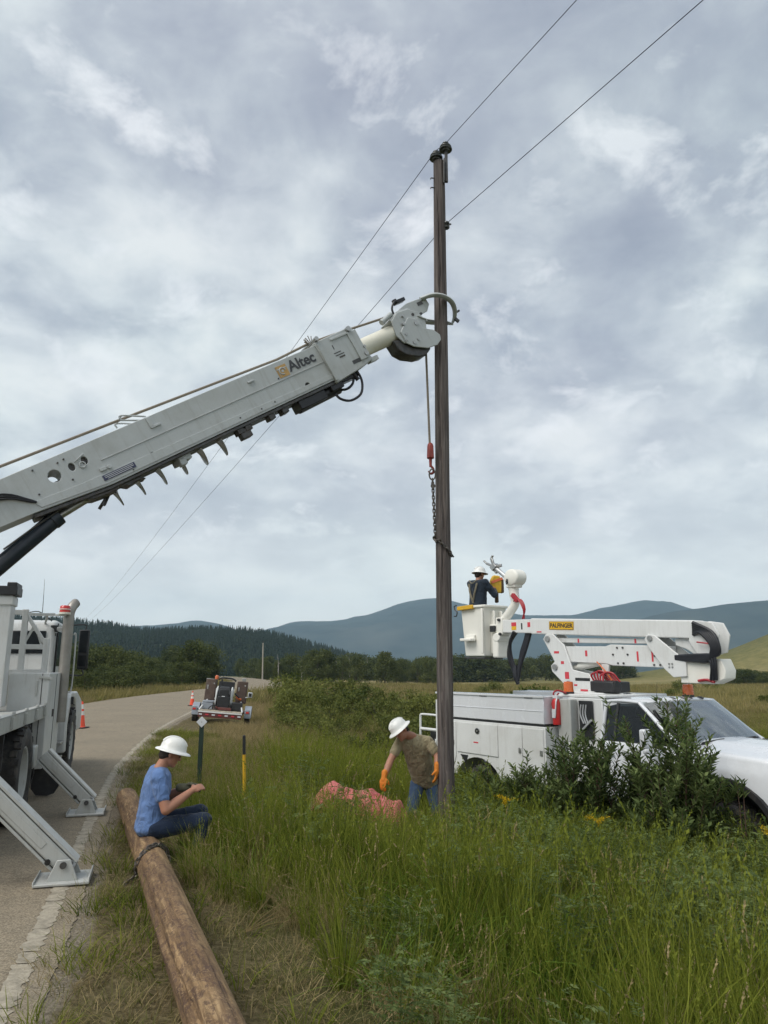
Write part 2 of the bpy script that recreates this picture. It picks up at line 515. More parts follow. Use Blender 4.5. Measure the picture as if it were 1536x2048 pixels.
def leaf_mat(name, a, b, trans=0.25, scale=0.35, rough=0.55):
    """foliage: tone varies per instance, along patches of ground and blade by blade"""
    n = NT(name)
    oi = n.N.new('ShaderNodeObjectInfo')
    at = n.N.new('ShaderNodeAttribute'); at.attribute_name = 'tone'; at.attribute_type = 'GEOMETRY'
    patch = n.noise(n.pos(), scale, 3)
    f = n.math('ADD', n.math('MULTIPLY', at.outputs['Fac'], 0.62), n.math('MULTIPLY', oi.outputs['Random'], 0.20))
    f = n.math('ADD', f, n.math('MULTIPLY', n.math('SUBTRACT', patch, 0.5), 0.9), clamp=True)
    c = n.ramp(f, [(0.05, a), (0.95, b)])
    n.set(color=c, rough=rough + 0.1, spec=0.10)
    tl = n.N.new('ShaderNodeBsdfTranslucent'); n.L.new(c, tl.inputs[0])
    mx = n.N.new('ShaderNodeMixShader'); mx.inputs[0].default_value = trans
    n.L.new(n.p.outputs[0], mx.inputs[1]); n.L.new(tl.outputs[0], mx.inputs[2])
    n.L.new(mx.outputs[0], n.out.inputs[0])
    return n.m


leaf_mat('grass_green', (0.060, 0.095, 0.009), (0.35, 0.37, 0.060), 0.40, 0.8)
leaf_mat('grass_broad', (0.055, 0.110, 0.010), (0.25, 0.37, 0.055), 0.40, 0.8)
leaf_mat('grass_dry', (0.16, 0.13, 0.05), (0.52, 0.41, 0.22), 0.25, 0.8)
leaf_mat('grass_short', (0.080, 0.098, 0.022), (0.34, 0.29, 0.125), 0.3, 0.9)
leaf_mat('grass_field', (0.115, 0.118, 0.034), (0.42, 0.34, 0.145), 0.25, 0.05)
leaf_mat('seed_tan', (0.20, 0.15, 0.07), (0.42, 0.33, 0.18), 0.2)
leaf_mat('weed_leaf', (0.055, 0.088, 0.026), (0.22, 0.27, 0.095), 0.33, 0.7)
leaf_mat('shrub_leaf', (0.042, 0.072, 0.022), (0.24, 0.30, 0.11), 0.34, 1.2)
leaf_mat('bush_leaf', (0.048, 0.072, 0.018), (0.29, 0.30, 0.085), 0.32, 0.45)
leaf_mat('tree_leaf', (0.032, 0.050, 0.017), (0.155, 0.172, 0.058), 0.25, 0.14)
leaf_mat('conifer', (0.010, 0.022, 0.012), (0.034, 0.052, 0.026), 0.05, 0.01)
leaf_mat('goldenrod', (0.42, 0.27, 0.01), (0.70, 0.50, 0.03), 0.25)
simple('bark', (0.085, 0.066, 0.048), 0.9, var=0.3, scale=9, bump=0.5, bscale=30, bdist=0.01)
simple('stem_brown', (0.075, 0.045, 0.030), 0.8, var=0.3, scale=20)
simple('snag_grey', (0.30, 0.28, 0.25), 0.9, var=0.2, scale=9)
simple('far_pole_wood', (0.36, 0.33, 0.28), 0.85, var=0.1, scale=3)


# ------------------------------------------------------------------ the lie of the land
def catmull(pts, n=8):
    P = [np.array(p, float) for p in pts]
    P = [2 * P[0] - P[1]] + P + [2 * P[-1] - P[-2]]
    out = []
    for i in range(1, len(P) - 2):
        for k in range(n):
            t = k / n
            a, b, c, d = P[i - 1], P[i], P[i + 1], P[i + 2]
            out.append(0.5 * ((2 * b) + (-a + c) * t + (2 * a - 5 * b + 4 * c - d) * t ** 2 + (-a + 3 * b - 3 * c + d) * t ** 3))
    out.append(P[-2])
    return np.array(out)


EDGE = catmull([(7.45, -30), (4.15, -18), (1.0, -6), (-0.55, 0), (-1.70, 4.04), (-2.30, 6.16), (-3.57, 10.4), (-4.60, 14.1), (-5.72, 19.1), (-6.7, 24.3),
                (-8.0, 33), (-9.1, 40), (-10.2, 52), (-10.4, 65), (-10.7, 80), (-12.5, 97), (-16.2, 116), (-22, 142), (-32, 178), (-48, 225), (-70, 280)], 8)
tang = np.gradient(EDGE, axis=0); tang /= np.linalg.norm(tang, axis=1)[:, None]
RIGHT = np.stack([tang[:, 1], -tang[:, 0]], 1)
ROADW = 6.4


def road_dist(x, y):
    """signed distance to the right-hand pavement edge, positive on the field side"""
    x = np.asarray(x, float).ravel(); y = np.asarray(y, float).ravel()
    best = np.full(x.shape, 1e9); sd_ = np.zeros(x.shape)
    for i in range(len(EDGE) - 1):
        a, b = EDGE[i], EDGE[i + 1]
        d = b - a; L2 = d @ d
        t = np.clip(((x - a[0]) * d[0] + (y - a[1]) * d[1]) / L2, 0, 1)
        dx = x - (a[0] + t * d[0]); dy = y - (a[1] + t * d[1])
        D = np.hypot(dx, dy)
        s_ = np.sign(dx * d[1] - dy * d[0])
        mm = D < best
        best[mm] = D[mm]; sd_[mm] = (D * s_)[mm]
    return sd_


def wob(x, y, s):
    return (np.sin(x * 1.31 * s + 1.7) * np.cos(y * 1.13 * s + 0.4) + 0.6 * np.sin(x * 2.7 * s - y * 2.1 * s + 2.2) + 0.4 * np.cos(x * 4.9 * s + y * 5.3 * s))


def height(x, y):
    x = np.asarray(x, float); y = np.asarray(y, float); shp = x.shape
    x = x.ravel(); y = y.ravel()
    d = road_dist(x, y)
    hr = np.interp(d, [0, 0.5, 1.6, 3.5, 5.8, 12, 30, 80, 200], [-0.006, -0.035, -0.11, -0.42, -0.84, -0.86, -0.95, -1.4, -1.8])
    e = -d - ROADW
    hl = np.interp(e, [0, 1, 3, 7, 18, 60, 200], [-0.006, -0.1, -0.35, -0.25, 0.2, 0.8, 1.5])
    h = np.where(d > 0, hr, np.where(e > 0, hl, -0.006 - 0.044 * np.clip(np.minimum(-d, -e) / 0.7, 0, 1)))
    off = np.where(d > 0, d, np.where(e > 0, e, 0))
    h = h + wob(x, y, 1.1) * 0.018 * np.clip(off - 0.3, 0, 1) + wob(x, y, 0.09) * 0.12 * np.clip((off - 10) / 20, 0, 1)
    # the grassy rise at the far right, and gentle swells in the field
    h = h + 34.0 * np.exp(-((x - 192) / 58) ** 2 - ((y - 295) / 70) ** 2)
    h = h + 0.8 * wob(x, y, 0.012) * np.clip((np.hypot(x, y) - 90) / 200, 0, 1) * (d > 0)
    return h.reshape(shp)


def hz(x, y): return float(height(np.array([x]), np.array([y]))[0])


def grid_mesh(name, X, Y, Z):
    nr, nc = X.shape
    V = np.stack([X, Y, Z], -1).reshape(-1, 3)
    idx = np.arange(nr * nc).reshape(nr, nc)
    F = np.stack([idx[:-1, :-1], idx[:-1, 1:], idx[1:, 1:], idx[1:, :-1]], -1).reshape(-1, 4)
    me = bpy.data.meshes.new(name)
    me.vertices.add(len(V)); me.vertices.foreach_set('co', V.astype(np.float32).ravel())
    me.loops.add(F.size); me.loops.foreach_set('vertex_index', F.astype(np.int32).ravel())
    me.polygons.add(len(F)); me.polygons.foreach_set('loop_start', np.arange(0, F.size, 4, dtype=np.int32))
    me.update(calc_edges=True)
    me.polygons.foreach_set('use_smooth', [True] * len(F))
    return me


def fattr(me, name, arr):
    a = me.attributes.new(name, 'FLOAT', 'POINT'); a.data.foreach_set('value', np.asarray(arr, np.float32).ravel())


# --- ground sheet: rings about the viewpoint, out to the mountains
rr_ = np.concatenate([[0.05], np.geomspace(0.6, 5300, 250)])
ang = np.concatenate([np.linspace(-50, 50, 240), np.linspace(50, 310, 70)[1:]])
A_, R_ = np.meshgrid(np.radians(ang), rr_)
GX, GY = np.sin(A_) * R_, np.cos(A_) * R_
GZ = height(GX, GY)
far = np.clip((R_ - 260) / 400, 0, 1)
GZ = GZ * (1 - far) + (-2.0) * far
ground_me = grid_mesh('ground', GX, GY, GZ)
gd = road_dist(GX, GY).reshape(GX.shape)
verge = np.clip(1 - (gd - 0.9) / 1.2, 0, 1) * (gd > 0) + (gd <= 0) * np.clip(1 - (-gd - ROADW) / 3, 0, 1)
fattr(ground_me, 'verge', verge)
dryf = np.clip((GY - 60) / 60, 0, 1) * np.clip((gd - 8) / 10, 0, 1) * np.clip(1 - (GY - 230) / 40, 0, 1) * (0.55 + 0.45 * np.clip(wob(GX, GY, 0.028), -1, 1))
fattr(ground_me, 'gravel', np.clip(0.85 - gd / 0.30, 0, 1) * (gd > -1) + (gd < -ROADW + 1) * np.clip(1 - (-gd - ROADW) / 0.5, 0, 1))
fattr(ground_me, 'dry', np.clip(dryf, 0, 1))


def ground_mat():
    n = NT('ground_soil')
    a1 = n.N.new('ShaderNodeAttribute'); a1.attribute_name = 'verge'
    a2 = n.N.new('ShaderNodeAttribute'); a2.attribute_name = 'dry'
    p = n.pos()
    f1 = n.noise(p, 1.3, 6, 0.65); f2 = n.noise(p, 26, 5, 0.7); f3 = n.noise(p, 0.045, 5, 0.6)
    thatch = n.ramp(f2, [(0.32, (0.060, 0.046, 0.024)), (0.55, (0.150, 0.118, 0.064)), (0.72, (0.28, 0.225, 0.13))])
    green = n.ramp(f2, [(0.3, (0.028, 0.040, 0.010)), (0.7, (0.085, 0.092, 0.030))])
    field = n.ramp(n.noise(p, 0.35, 8, 0.7), [(0.3, (0.095, 0.100, 0.034)), (0.55, (0.175, 0.160, 0.062)), (0.75, (0.27, 0.22, 0.095))])
    dist = n.N.new('ShaderNodeVectorMath'); dist.operation = 'LENGTH'; n.L.new(p, dist.inputs[0])
    fard = n.ramp(n.math('DIVIDE', dist.outputs['Value'], 100.0), [(0.14, 0.0), (0.5, 1.0)])
    c = n.mix(fard, green, field)
    c = n.mix(n.math('MULTIPLY', a1.outputs['Fac'], n.ramp(f1, [(0.3, 0.6), (0.6, 1.0)])), c, thatch)
    hay = n.ramp(n.noise(p, 0.12, 6, 0.65), [(0.3, (0.20, 0.165, 0.075)), (0.7, (0.38, 0.30, 0.155))])
    c = n.mix(n.math('MULTIPLY', a2.outputs['Fac'], n.ramp(f3, [(0.35, 0.35), (0.6, 1.0)])), c, hay)
    # the far valley floor is dark with low trees
    c = n.mix(n.ramp(n.math('DIVIDE', dist.outputs['Value'], 1000.0), [(0.28, 0.0), (0.42, 1.0)]), c, n.ramp(n.noise(p, 0.02, 6), [(0.3, (0.03, 0.045, 0.018)), (0.7, (0.07, 0.08, 0.035))]))
    a3 = n.N.new('ShaderNodeAttribute'); a3.attribute_name = 'gravel'
    grav = n.ramp(n.noise(p, 60, 4, 0.7), [(0.3, (0.10, 0.085, 0.062)), (0.5, (0.21, 0.18, 0.135)), (0.7, (0.36, 0.31, 0.24))])
    c = n.mix(n.ramp(n.math('ADD', a3.outputs['Fac'], n.math('MULTIPLY', n.math('SUBTRACT', f1, 0.5), 1.2)), [(0.35, 0.0), (0.6, 1.0)]), c, grav)
    n.set(color=c, rough=0.95, spec=0.1)
    n.bump(n.math('ADD', f2, n.math('MULTIPLY', n.noise(p, 90, 3), 0.5)), 0.8, 0.03)
    return n.m


ground = tag(link('ground', ground_me, ground_mat()), 'grassy roadside ground running out to the valley floor', kind='structure')


# --- road
def road_mat():
    n = NT('road_chipseal')
    p = n.pos()
    agg = n.noise(p, 75, 3, 0.7); mid = n.noise(p, 7, 6, 0.65); big = n.noise(p, 0.5, 5, 0.6)
    c = n.ramp(agg, [(0.30, (0.115, 0.098, 0.072)), (0.50, (0.235, 0.200, 0.148)), (0.70, (0.385, 0.33, 0.25))])
    c = n.mix(0.75, c, n.ramp(mid, [(0.3, (0.80, 0.80, 0.80)), (0.7, (1.12, 1.1, 1.06))]), 'MULTIPLY')
    c = n.mix(0.8, c, n.ramp(big, [(0.3, (0.86, 0.86, 0.86)), (0.7, (1.1, 1.09, 1.07))]), 'MULTIPLY')
    # tar-sealed cracks wander across
    cr = n.N.new('ShaderNodeTexVoronoi'); cr.feature = 'DISTANCE_TO_EDGE'; cr.inputs['Scale'].default_value = 0.33
    wp = n.N.new('ShaderNodeVectorMath'); wp.operation = 'ADD'
    nv = n.N.new('ShaderNodeTexNoise'); nv.inputs['Scale'].default_value = 1.6; n.L.new(p, nv.inputs['Vector'])
    n.L.new(p, wp.inputs[0]); n.L.new(nv.outputs['Color'], wp.inputs[1]); n.L.new(wp.outputs[0], cr.inputs['Vector'])
    ck = n.ramp(cr.outputs['Distance'], [(0.0, 1.0), (0.008, 0.0)])
    ck = n.math('MULTIPLY', ck, n.ramp(n.noise(p, 0.7, 2), [(0.5, 0.0), (0.6, 0.55)]))
    c = n.mix(ck, c, (0.05, 0.047, 0.042))
    n.set(color=c, rough=0.9, spec=0.2)
    n.bump(agg, 0.5, 0.006)
    return n.m


def strip(name, e0, e1, z, jag0=0.0, jag1=0.0, i0=0, i1=None, crown=0.0, sub=1):
    """strip along the road between two offsets from the pavement edge (negative = onto the road)"""
    E = EDGE[i0:i1]; Rr = RIGHT[i0:i1]
    if sub > 1:
        t = np.arange(len(E)); tt = np.linspace(0, len(E) - 1, (len(E) - 1) * sub + 1)
        E = np.stack([np.interp(tt, t, E[:, k]) for k in (0, 1)], 1); Rr = np.stack([np.interp(tt, t, Rr[:, k]) for k in (0, 1)], 1)
    o0 = e0 + nrng.uniform(-jag0, jag0, len(E)); o1 = e1 + nrng.uniform(-jag1, jag1, len(E))
    K = 7 if crown else 2
    f = np.linspace(0, 1, K)[None, :]
    O = o0[:, None] * (1 - f) + o1[:, None] * f
    X = E[:, :1] + Rr[:, :1] * O; Y = E[:, 1:] + Rr[:, 1:] * O
    Z = np.full_like(X, z) + crown * (1 - (2 * f - 1) ** 2)
    return grid_mesh(name, X, Y, Z)


road_me = strip('road', -ROADW, 0.0, 0.0, 0.012, 0.012, crown=0.02, sub=7)
road = tag(link('road', road_me, road_mat()), 'tan grey chip sealed country road curving away', kind='structure')


def paint_mat():
    n = NT('road_paint')
    p = n.pos()
    f = n.noise(p, 9, 8, 0.72)
    f2 = n.noise(p, 48, 4, 0.7)
    c = n.ramp(f2, [(0.3, (0.28, 0.245, 0.185)), (0.6, (0.40, 0.355, 0.275))])
    c = n.mix(n.ramp(f, [(0.44, 0.0), (0.60, 0.85)]), c, (0.22, 0.195, 0.15))
    n.set(color=c, rough=0.85)
    n.bump(f2, 0.4, 0.004)
    return n.m


def edge_line():
    """worn white line: short lengths between the cracks of the pavement edge"""
    E = EDGE
    seg = np.r_[0, np.cumsum(np.linalg.norm(np.diff(E, axis=0), axis=1))]
    s0 = np.interp(0, E[:, 1], seg); s1 = np.interp(62, E[:, 1], seg)
    mb = MB(); s_ = s0
    rg = random.Random(3)
    while s_ < s1:
        ln = rg.choice((rg.uniform(0.10, 0.3), rg.uniform(0.3, 0.9))) if s_ < s0 + 14 else rg.uniform(0.5, 1.2)
        k = max(2, int(ln / 0.04) + 1) if s_ < s0 + 14 else 4
        V = []
        for i in range(k + 1):
            q = s_ + ln * i / k
            x, y = np.interp(q, seg, E[:, 0]), np.interp(q, seg, E[:, 1])
            rx, ry = np.interp(q, seg, RIGHT[:, 0]), np.interp(q, seg, RIGHT[:, 1])
            a = -0.25 + rg.uniform(-0.016, 0.016); b = -0.13 + rg.uniform(-0.022, 0.018)
            if i in (0, k): a += rg.uniform(0, 0.03); b -= rg.uniform(0, 0.06)
            V += [(x + rx * a, y + ry * a, 0.007 + 0.001), (x + rx * b, y + ry * b, 0.005)]
        mb.add(V, [(2 * i, 2 * i + 1, 2 * i + 3, 2 * i + 2) for i in range(k)])
        s_ += ln + (rg.uniform(0.003, 0.014) if s_ < s0 + 14 else 0.02)
    me = mb.mesh('edge_line', 0)
    return tag(link('edge_line', me, paint_mat(), road), kind='structure')


edge_line()

# --- hills and mountains (image-independent ridges: x in metres, height in metres)
def ridge(name, pts, y0, front, back, base, material, rough_amp, seed, ny=40, nx=220, label=None):
    pts = np.array(pts, float)
    xs = np.linspace(pts[0, 0], pts[-1, 0], nx)
    H = np.interp(xs, pts[:, 0], pts[:, 1])
    ker = np.ones(5) / 5; H = np.convolve(np.pad(H, 2, mode='edge'), ker, 'valid')
    ys = np.concatenate([np.linspace(y0 - front, y0, ny), np.linspace(y0, y0 + back, 10)[1:]])
    X, Y = np.meshgrid(xs, ys)
    t = np.where(Y < y0, (Y - (y0 - front)) / front, 1 - (Y - y0) / back)
    prof = np.sin(np.clip(t, 0, 1) * math.pi / 2) ** 1.3
    nzv = np.array([mnoise.fractal(Vector((x_ / front * 2.4 + seed, y_ / front * 2.4, seed)), 0.9, 2.1, 5) for x_, y_ in zip(X.ravel(), Y.ravel())]).reshape(X.shape)
    Z = base + (H[None, :] - base) * prof + nzv * rough_amp * np.clip(t * 3, 0, 1) * np.clip((1.02 - t) * 3, 0.12, 1)
    me = grid_mesh(name, X, Y, Z)
    o = link(name, me, material)
    tag(o, label, kind='structure')
    return o, X, Y, Z


def hill_mat(name, a, b, c_, scale):
    n = NT(name); p = n.pos()
    f = n.noise(p, scale, 9, 0.68); g = n.noise(p, scale * 0.25, 4)
    c = n.ramp(f, [(0.35, a), (0.65, b)])
    c = n.mix(n.ramp(g, [(0.55, 0.0), (0.75, 0.6)]), c, c_)
    n.set(color=c, rough=1.0, spec=0.0)
    return n.m


def px_ridge(lst, D, dz=0.0):
    # a bearing (tangent ratio x/y) and elevation (tangent) for each crest point, at distance D
    return [((px - 768) / 1480 * D, 1.68 + (1338 - py) / 1480 * D - dz) for px, py in lst]


hm = hill_mat('hill_forest_floor', (0.020, 0.030, 0.016), (0.045, 0.055, 0.028), (0.08, 0.08, 0.045), 0.02)
left_crest = px_ridge([(-900, 1215), (-300, 1212), (0, 1226), (150, 1238), (230, 1246), (330, 1260), (400, 1257), (480, 1255), (560, 1266), (620, 1284), (680, 1302), (740, 1318), (830, 1338)], 760, 6)
hill_o, HX, HY, HZ = ridge('hill', left_crest, 760, 330, 260, -2, hm, 6, 2.0, label='dark pine covered hill across the valley')
mm_ = hill_mat('mountain_slopes', (0.022, 0.034, 0.032), (0.045, 0.060, 0.052), (0.10, 0.10, 0.085), 0.006)
far_crest = px_ridge([(-1400, 1262), (-700, 1240), (-200, 1265), (120, 1275), (300, 1262), (366, 1254), (400, 1247), (428, 1243), (452, 1251), (500, 1268), (545, 1262), (570, 1247), (600, 1241), (640, 1243), (690, 1240), (740, 1229), (790, 1213), (825, 1203), (855, 1197), (885, 1200), (925, 1214), (970, 1228), (1040, 1242), (1100, 1240), (1150, 1234), (1205, 1221), (1240, 1210), (1270, 1206), (1300, 1211), (1340, 1222), (1420, 1232), (1600, 1225), (2000, 1240), (2800, 1235)], 4300)
ridge('mountain', far_crest, 4300, 1500, 700, -2, mm_, 55, 5.0, ny=46, nx=420, label='hazy blue mountain range with a rounded summit')
near_crest = px_ridge([(1120, 1330), (1190, 1290), (1240, 1252), (1290, 1234), (1350, 1222), (1410, 1216), (1470, 1207), (1536, 1201), (1650, 1196), (1900, 1215), (2400, 1250)], 2900)
ridge('mountain', near_crest, 2900, 900, 600, -2, mm_, 30, 9.0, ny=30, nx=200, label='darker blue wooded ridge before the range, above the grassy rise')


# ------------------------------------------------------------------ foliage meshes
def leaves_arrays(P, D, U, Ln, W, fold=0.15):
    """diamond leaves: base P, direction D, side U, length, width"""
    D = D / np.linalg.norm(D, axis=1)[:, None]
    S = np.cross(D, U); S /= (np.linalg.norm(S, axis=1)[:, None] + 1e-9)
    Nn = np.cross(S, D)
    Ln = Ln[:, None]; W = W[:, None]
    a = P; b = P + D * Ln * 0.45 + S * W * 0.5 + Nn * W * fold
    c = P + D * Ln - Nn * Ln * 0.12; d = P + D * Ln * 0.45 - S * W * 0.5 + Nn * W * fold
    return np.stack([a, b, c, d], 1).reshape(-1, 3)


def quads_mesh(name, V, tone, extra=None):
    """V: (4n,3) quads; extra: (verts, faces, matindex)"""
    n = len(V) // 4
    F = np.arange(4 * n, dtype=np.int32)
    ev, ef = (extra[0], extra[1]) if extra else ([], [])
    me = bpy.data.meshes.new(name)
    allv = np.concatenate([V, np.array(ev, float).reshape(-1, 3)]) if len(ev) else V
    me.vertices.add(len(allv)); me.vertices.foreach_set('co', allv.astype(np.float32).ravel())
    loops = [F]; starts = [np.arange(0, 4 * n, 4, dtype=np.int32)]
    if len(ef):
        ea = np.array(ef, np.int32) + len(V)
        loops.append(ea.ravel()); starts.append(4 * n + np.arange(0, ea.size, 4, dtype=np.int32))
    lp = np.concatenate(loops); st = np.concatenate(starts)
    me.loops.add(len(lp)); me.loops.foreach_set('vertex_index', lp)
    me.polygons.add(len(st)); me.polygons.foreach_set('loop_start', st)
    if len(ef): me.polygons.foreach_set('material_index', np.r_[np.zeros(n, np.int32), np.ones(len(ef), np.int32)])
    me.update(calc_edges=True)
    t = np.repeat(tone, 4) if len(tone) == n else tone
    fattr(me, 'tone', np.r_[t, np.full(len(allv) - len(V), 0.5)])
    return me


def grass_clump(name, nb, spread, hmin, hmax, width, lean, droop, seed, levels=3, seedheads=0.0):
    """blades as tapering strips, from a common tuft; optional seed heads (second material)"""
    g = np.random.default_rng(seed)
    Vq = []; tone = []
    ex_v = []; ex_f = []
    for i in range(nb):
        a = g.uniform(0, 2 * math.pi); r = spread * math.sqrt(g.uniform())
        base = np.array([r * math.cos(a), r * math.sin(a), -0.02])
        h = g.uniform(hmin, hmax); la = a + g.normal(0, 0.9); ld = np.array([math.cos(la), math.sin(la), 0])
        lean_i = lean * g.uniform(0.2, 1.6); dr = droop * g.uniform(0, 1.7) * (1 if g.uniform() < 0.7 else 2.2)
        sa = g.uniform(0, math.pi); side = np.array([math.cos(sa), math.sin(sa), 0]); w = width * g.uniform(0.6, 1.3)
        tn = g.uniform(0, 1)
        pts = []
        for k in range(levels + 1):
            t = k / levels
            p = base + np.array([0, 0, 1]) * h * (t - 0.42 * dr * t ** 2.5) + ld * h * (lean_i * t + dr * t ** 2.2 * 0.75)
            pts.append((p, w * (1 - 0.88 * t ** 1.6)))
        for k in range(levels):
            (p0, w0), (p1, w1) = pts[k], pts[k + 1]
            Vq += [p0 - side * w0 / 2, p0 + side * w0 / 2, p1 + side * w1 / 2, p1 - side * w1 / 2]
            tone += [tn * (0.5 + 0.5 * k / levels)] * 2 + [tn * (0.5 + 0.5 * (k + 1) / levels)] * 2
        if g.uniform() < seedheads:
            p = pts[-1][0]; d = pts[-1][0] - pts[-2][0]; d /= np.linalg.norm(d)
            hl = h * g.uniform(0.14, 0.24)
            for q in range(12):
                o = p + d * hl * (q / 11 - 0.3)
                rd = g.normal(0, 1, 3); rd /= np.linalg.norm(rd)
                dd = d * 0.8 + rd * 0.5
                s_ = np.cross(dd, rd); s_ /= (np.linalg.norm(s_) + 1e-9)
                L_ = hl * 0.20; W_ = hl * 0.045
                b0 = len(ex_v)
                ex_v += [o, o + dd * L_ * .5 + s_ * W_, o + dd * L_, o + dd * L_ * .5 - s_ * W_]
                ex_f.append((b0, b0 + 1, b0 + 2, b0 + 3))
    me = quads_mesh(name, np.array(Vq), np.array(tone), (ex_v, ex_f) if ex_v else None)
    return me


def weed_clump(name, seed, h=0.5, n_st=5, leaf=0.035, pinn=True):
    g = np.random.default_rng(seed)
    P = []; D = []; U = []; Ln = []; W = []; ex_v = []; ex_f = []
    for s_ in range(n_st):
        a = g.uniform(0, 6.28); lean = g.uniform(0.05, 0.45); hh = h * g.uniform(0.6, 1.15)
        b = np.array([math.cos(a) * 0.05, math.sin(a) * 0.05, 0]); ld = np.array([math.cos(a), math.sin(a), 0])
        pts = [b + np.array([0, 0, hh * t]) + ld * hh * lean * t ** 1.5 for t in np.linspace(0, 1, 6)]
        for k in range(5):
            sdv = np.array([-ld[1], ld[0], 0]) * 0.003; o = len(ex_v)
            ex_v += [pts[k] - sdv, pts[k] + sdv, pts[k + 1] + sdv * .6, pts[k + 1] - sdv * .6]; ex_f.append((o, o + 1, o + 2, o + 3))
        for q in range(9):
            t = 0.25 + 0.75 * q / 8
            p = np.array([np.interp(t, np.linspace(0, 1, 6), [pp[k] for pp in pts]) for k in range(3)])
            fa = g.uniform(0, 6.28); fd = np.array([math.cos(fa), math.sin(fa), g.uniform(0.15, 0.6)]); fd /= np.linalg.norm(fd)
            fl = leaf * 4.0 * (1.15 - 0.5 * t)
            if pinn:
                sd_ = np.cross(fd, [0, 0, 1]); sd_ /= np.linalg.norm(sd_)
                for m_ in range(5):
                    for sg in (-1, 1):
                        P.append(p + fd * fl * (0.25 + 0.17 * m_)); D.append(sd_ * sg + fd * 0.5 + np.array([0, 0, g.normal(0, .15)])); U.append([0, 0, 1]); Ln.append(leaf * g.uniform(.7, 1.1)); W.append(leaf * 0.42)
                P.append(p + fd * fl); D.append(fd); U.append([0, 0, 1]); Ln.append(leaf); W.append(leaf * 0.42)
            else:
                P.append(p); D.append(fd); U.append([0, 0, 1]); Ln.append(leaf * 3 * g.uniform(.7, 1.1)); W.append(leaf * 0.9)
    P, D, U = np.array(P), np.array(D), np.array(U, float)
    U = U + g.normal(0, .25, U.shape)
    V = leaves_arrays(P, D, U, np.array(Ln), np.array(W))
    return quads_mesh(name, V, g.uniform(0, 1, len(P)), (ex_v, ex_f))


def leafy_plant(seed, h, spread, n_st, leaf_l, leaf_w, per, branch=3, start=0.35, up=0.6):
    """a many-stemmed shrub: returns (leaf quads, tones, stem MB)"""
    g = np.random.default_rng(seed)
    P = []; D = []; U = []; Ln = []; W = []
    mb = MB()
    for s_ in range(n_st):
        a = g.uniform(0, 6.28); rad = spread * math.sqrt(g.uniform(0.02, 1)); hh = h * g.uniform(0.55, 1.0) * (1 - 0.25 * rad / spread)
        b = np.array([math.cos(a), math.sin(a), 0]) * 0.18 * spread * g.uniform(0.2, 1)
        tip = np.array([math.cos(a) * rad, math.sin(a) * rad, hh])
        mid = (b + tip) / 2 + np.array([0, 0, hh * 0.1]) + g.normal(0, .05, 3) * spread
        ts = np.linspace(0, 1, 9)
        path = [(1 - t) ** 2 * b + 2 * t * (1 - t) * mid + t * t * tip for t in ts]
        mb.tube(path, [0.011 * (1 - 0.8 * t) * h / 1.8 + 0.001 for t in ts], 5, False, sm=False)
        shoots = [path]
        for _ in range(branch):
            t = g.uniform(0.35, 0.85); k = int(t * 8); p0 = path[k]
            bd = np.array([g.normal(), g.normal(), 0]); bd /= np.linalg.norm(bd)
            L_ = hh * g.uniform(0.15, 0.35)
            pth = [p0 + (bd * 0.6 + np.array([0, 0, 0.8])) * L_ * q + np.array([0, 0, L_ * .15 * q * q]) for q in np.linspace(0, 1, 5)]
            mb.tube(pth, [0.005 * (1 - 0.7 * q) for q in np.linspace(0, 1, 5)], 4, False, sm=False)
            shoots.append(pth)
        for si, pth in enumerate(shoots):
            pth = np.array(pth); n_l = per if si == 0 else per // 2
            lo = start if si == 0 else 0.2
            for q in range(n_l):
                t = lo + (1 - lo) * (q + g.uniform(0, .8)) / n_l
                t = min(t, 1)
                p = np.array([np.interp(t, np.linspace(0, 1, len(pth)), pth[:, c]) for c in range(3)])
                ax = pth[-1] - pth[max(0, len(pth) - 3)]; ax /= np.linalg.norm(ax)
                phi = q * 2.4 + g.uniform(-.4, .4)
                out_ = np.array([math.cos(phi), math.sin(phi), 0])
                dr = ax * (up + 0.5 * t) + out_ * g.uniform(0.6, 1.1) + np.array([0, 0, g.normal(0, .18)])
                P.append(p); D.append(dr); U.append(np.cross(dr, np.cross(ax, dr)) + g.normal(0, .2, 3)); Ln.append(leaf_l * g.uniform(.65, 1.15)); W.append(leaf_w * g.uniform(.7, 1.2))
    P, D, U = np.array(P), np.array(D), np.array(U)
    return leaves_arrays(P, D, U, np.array(Ln), np.array(W)), g.uniform(0, 1, len(P)), mb


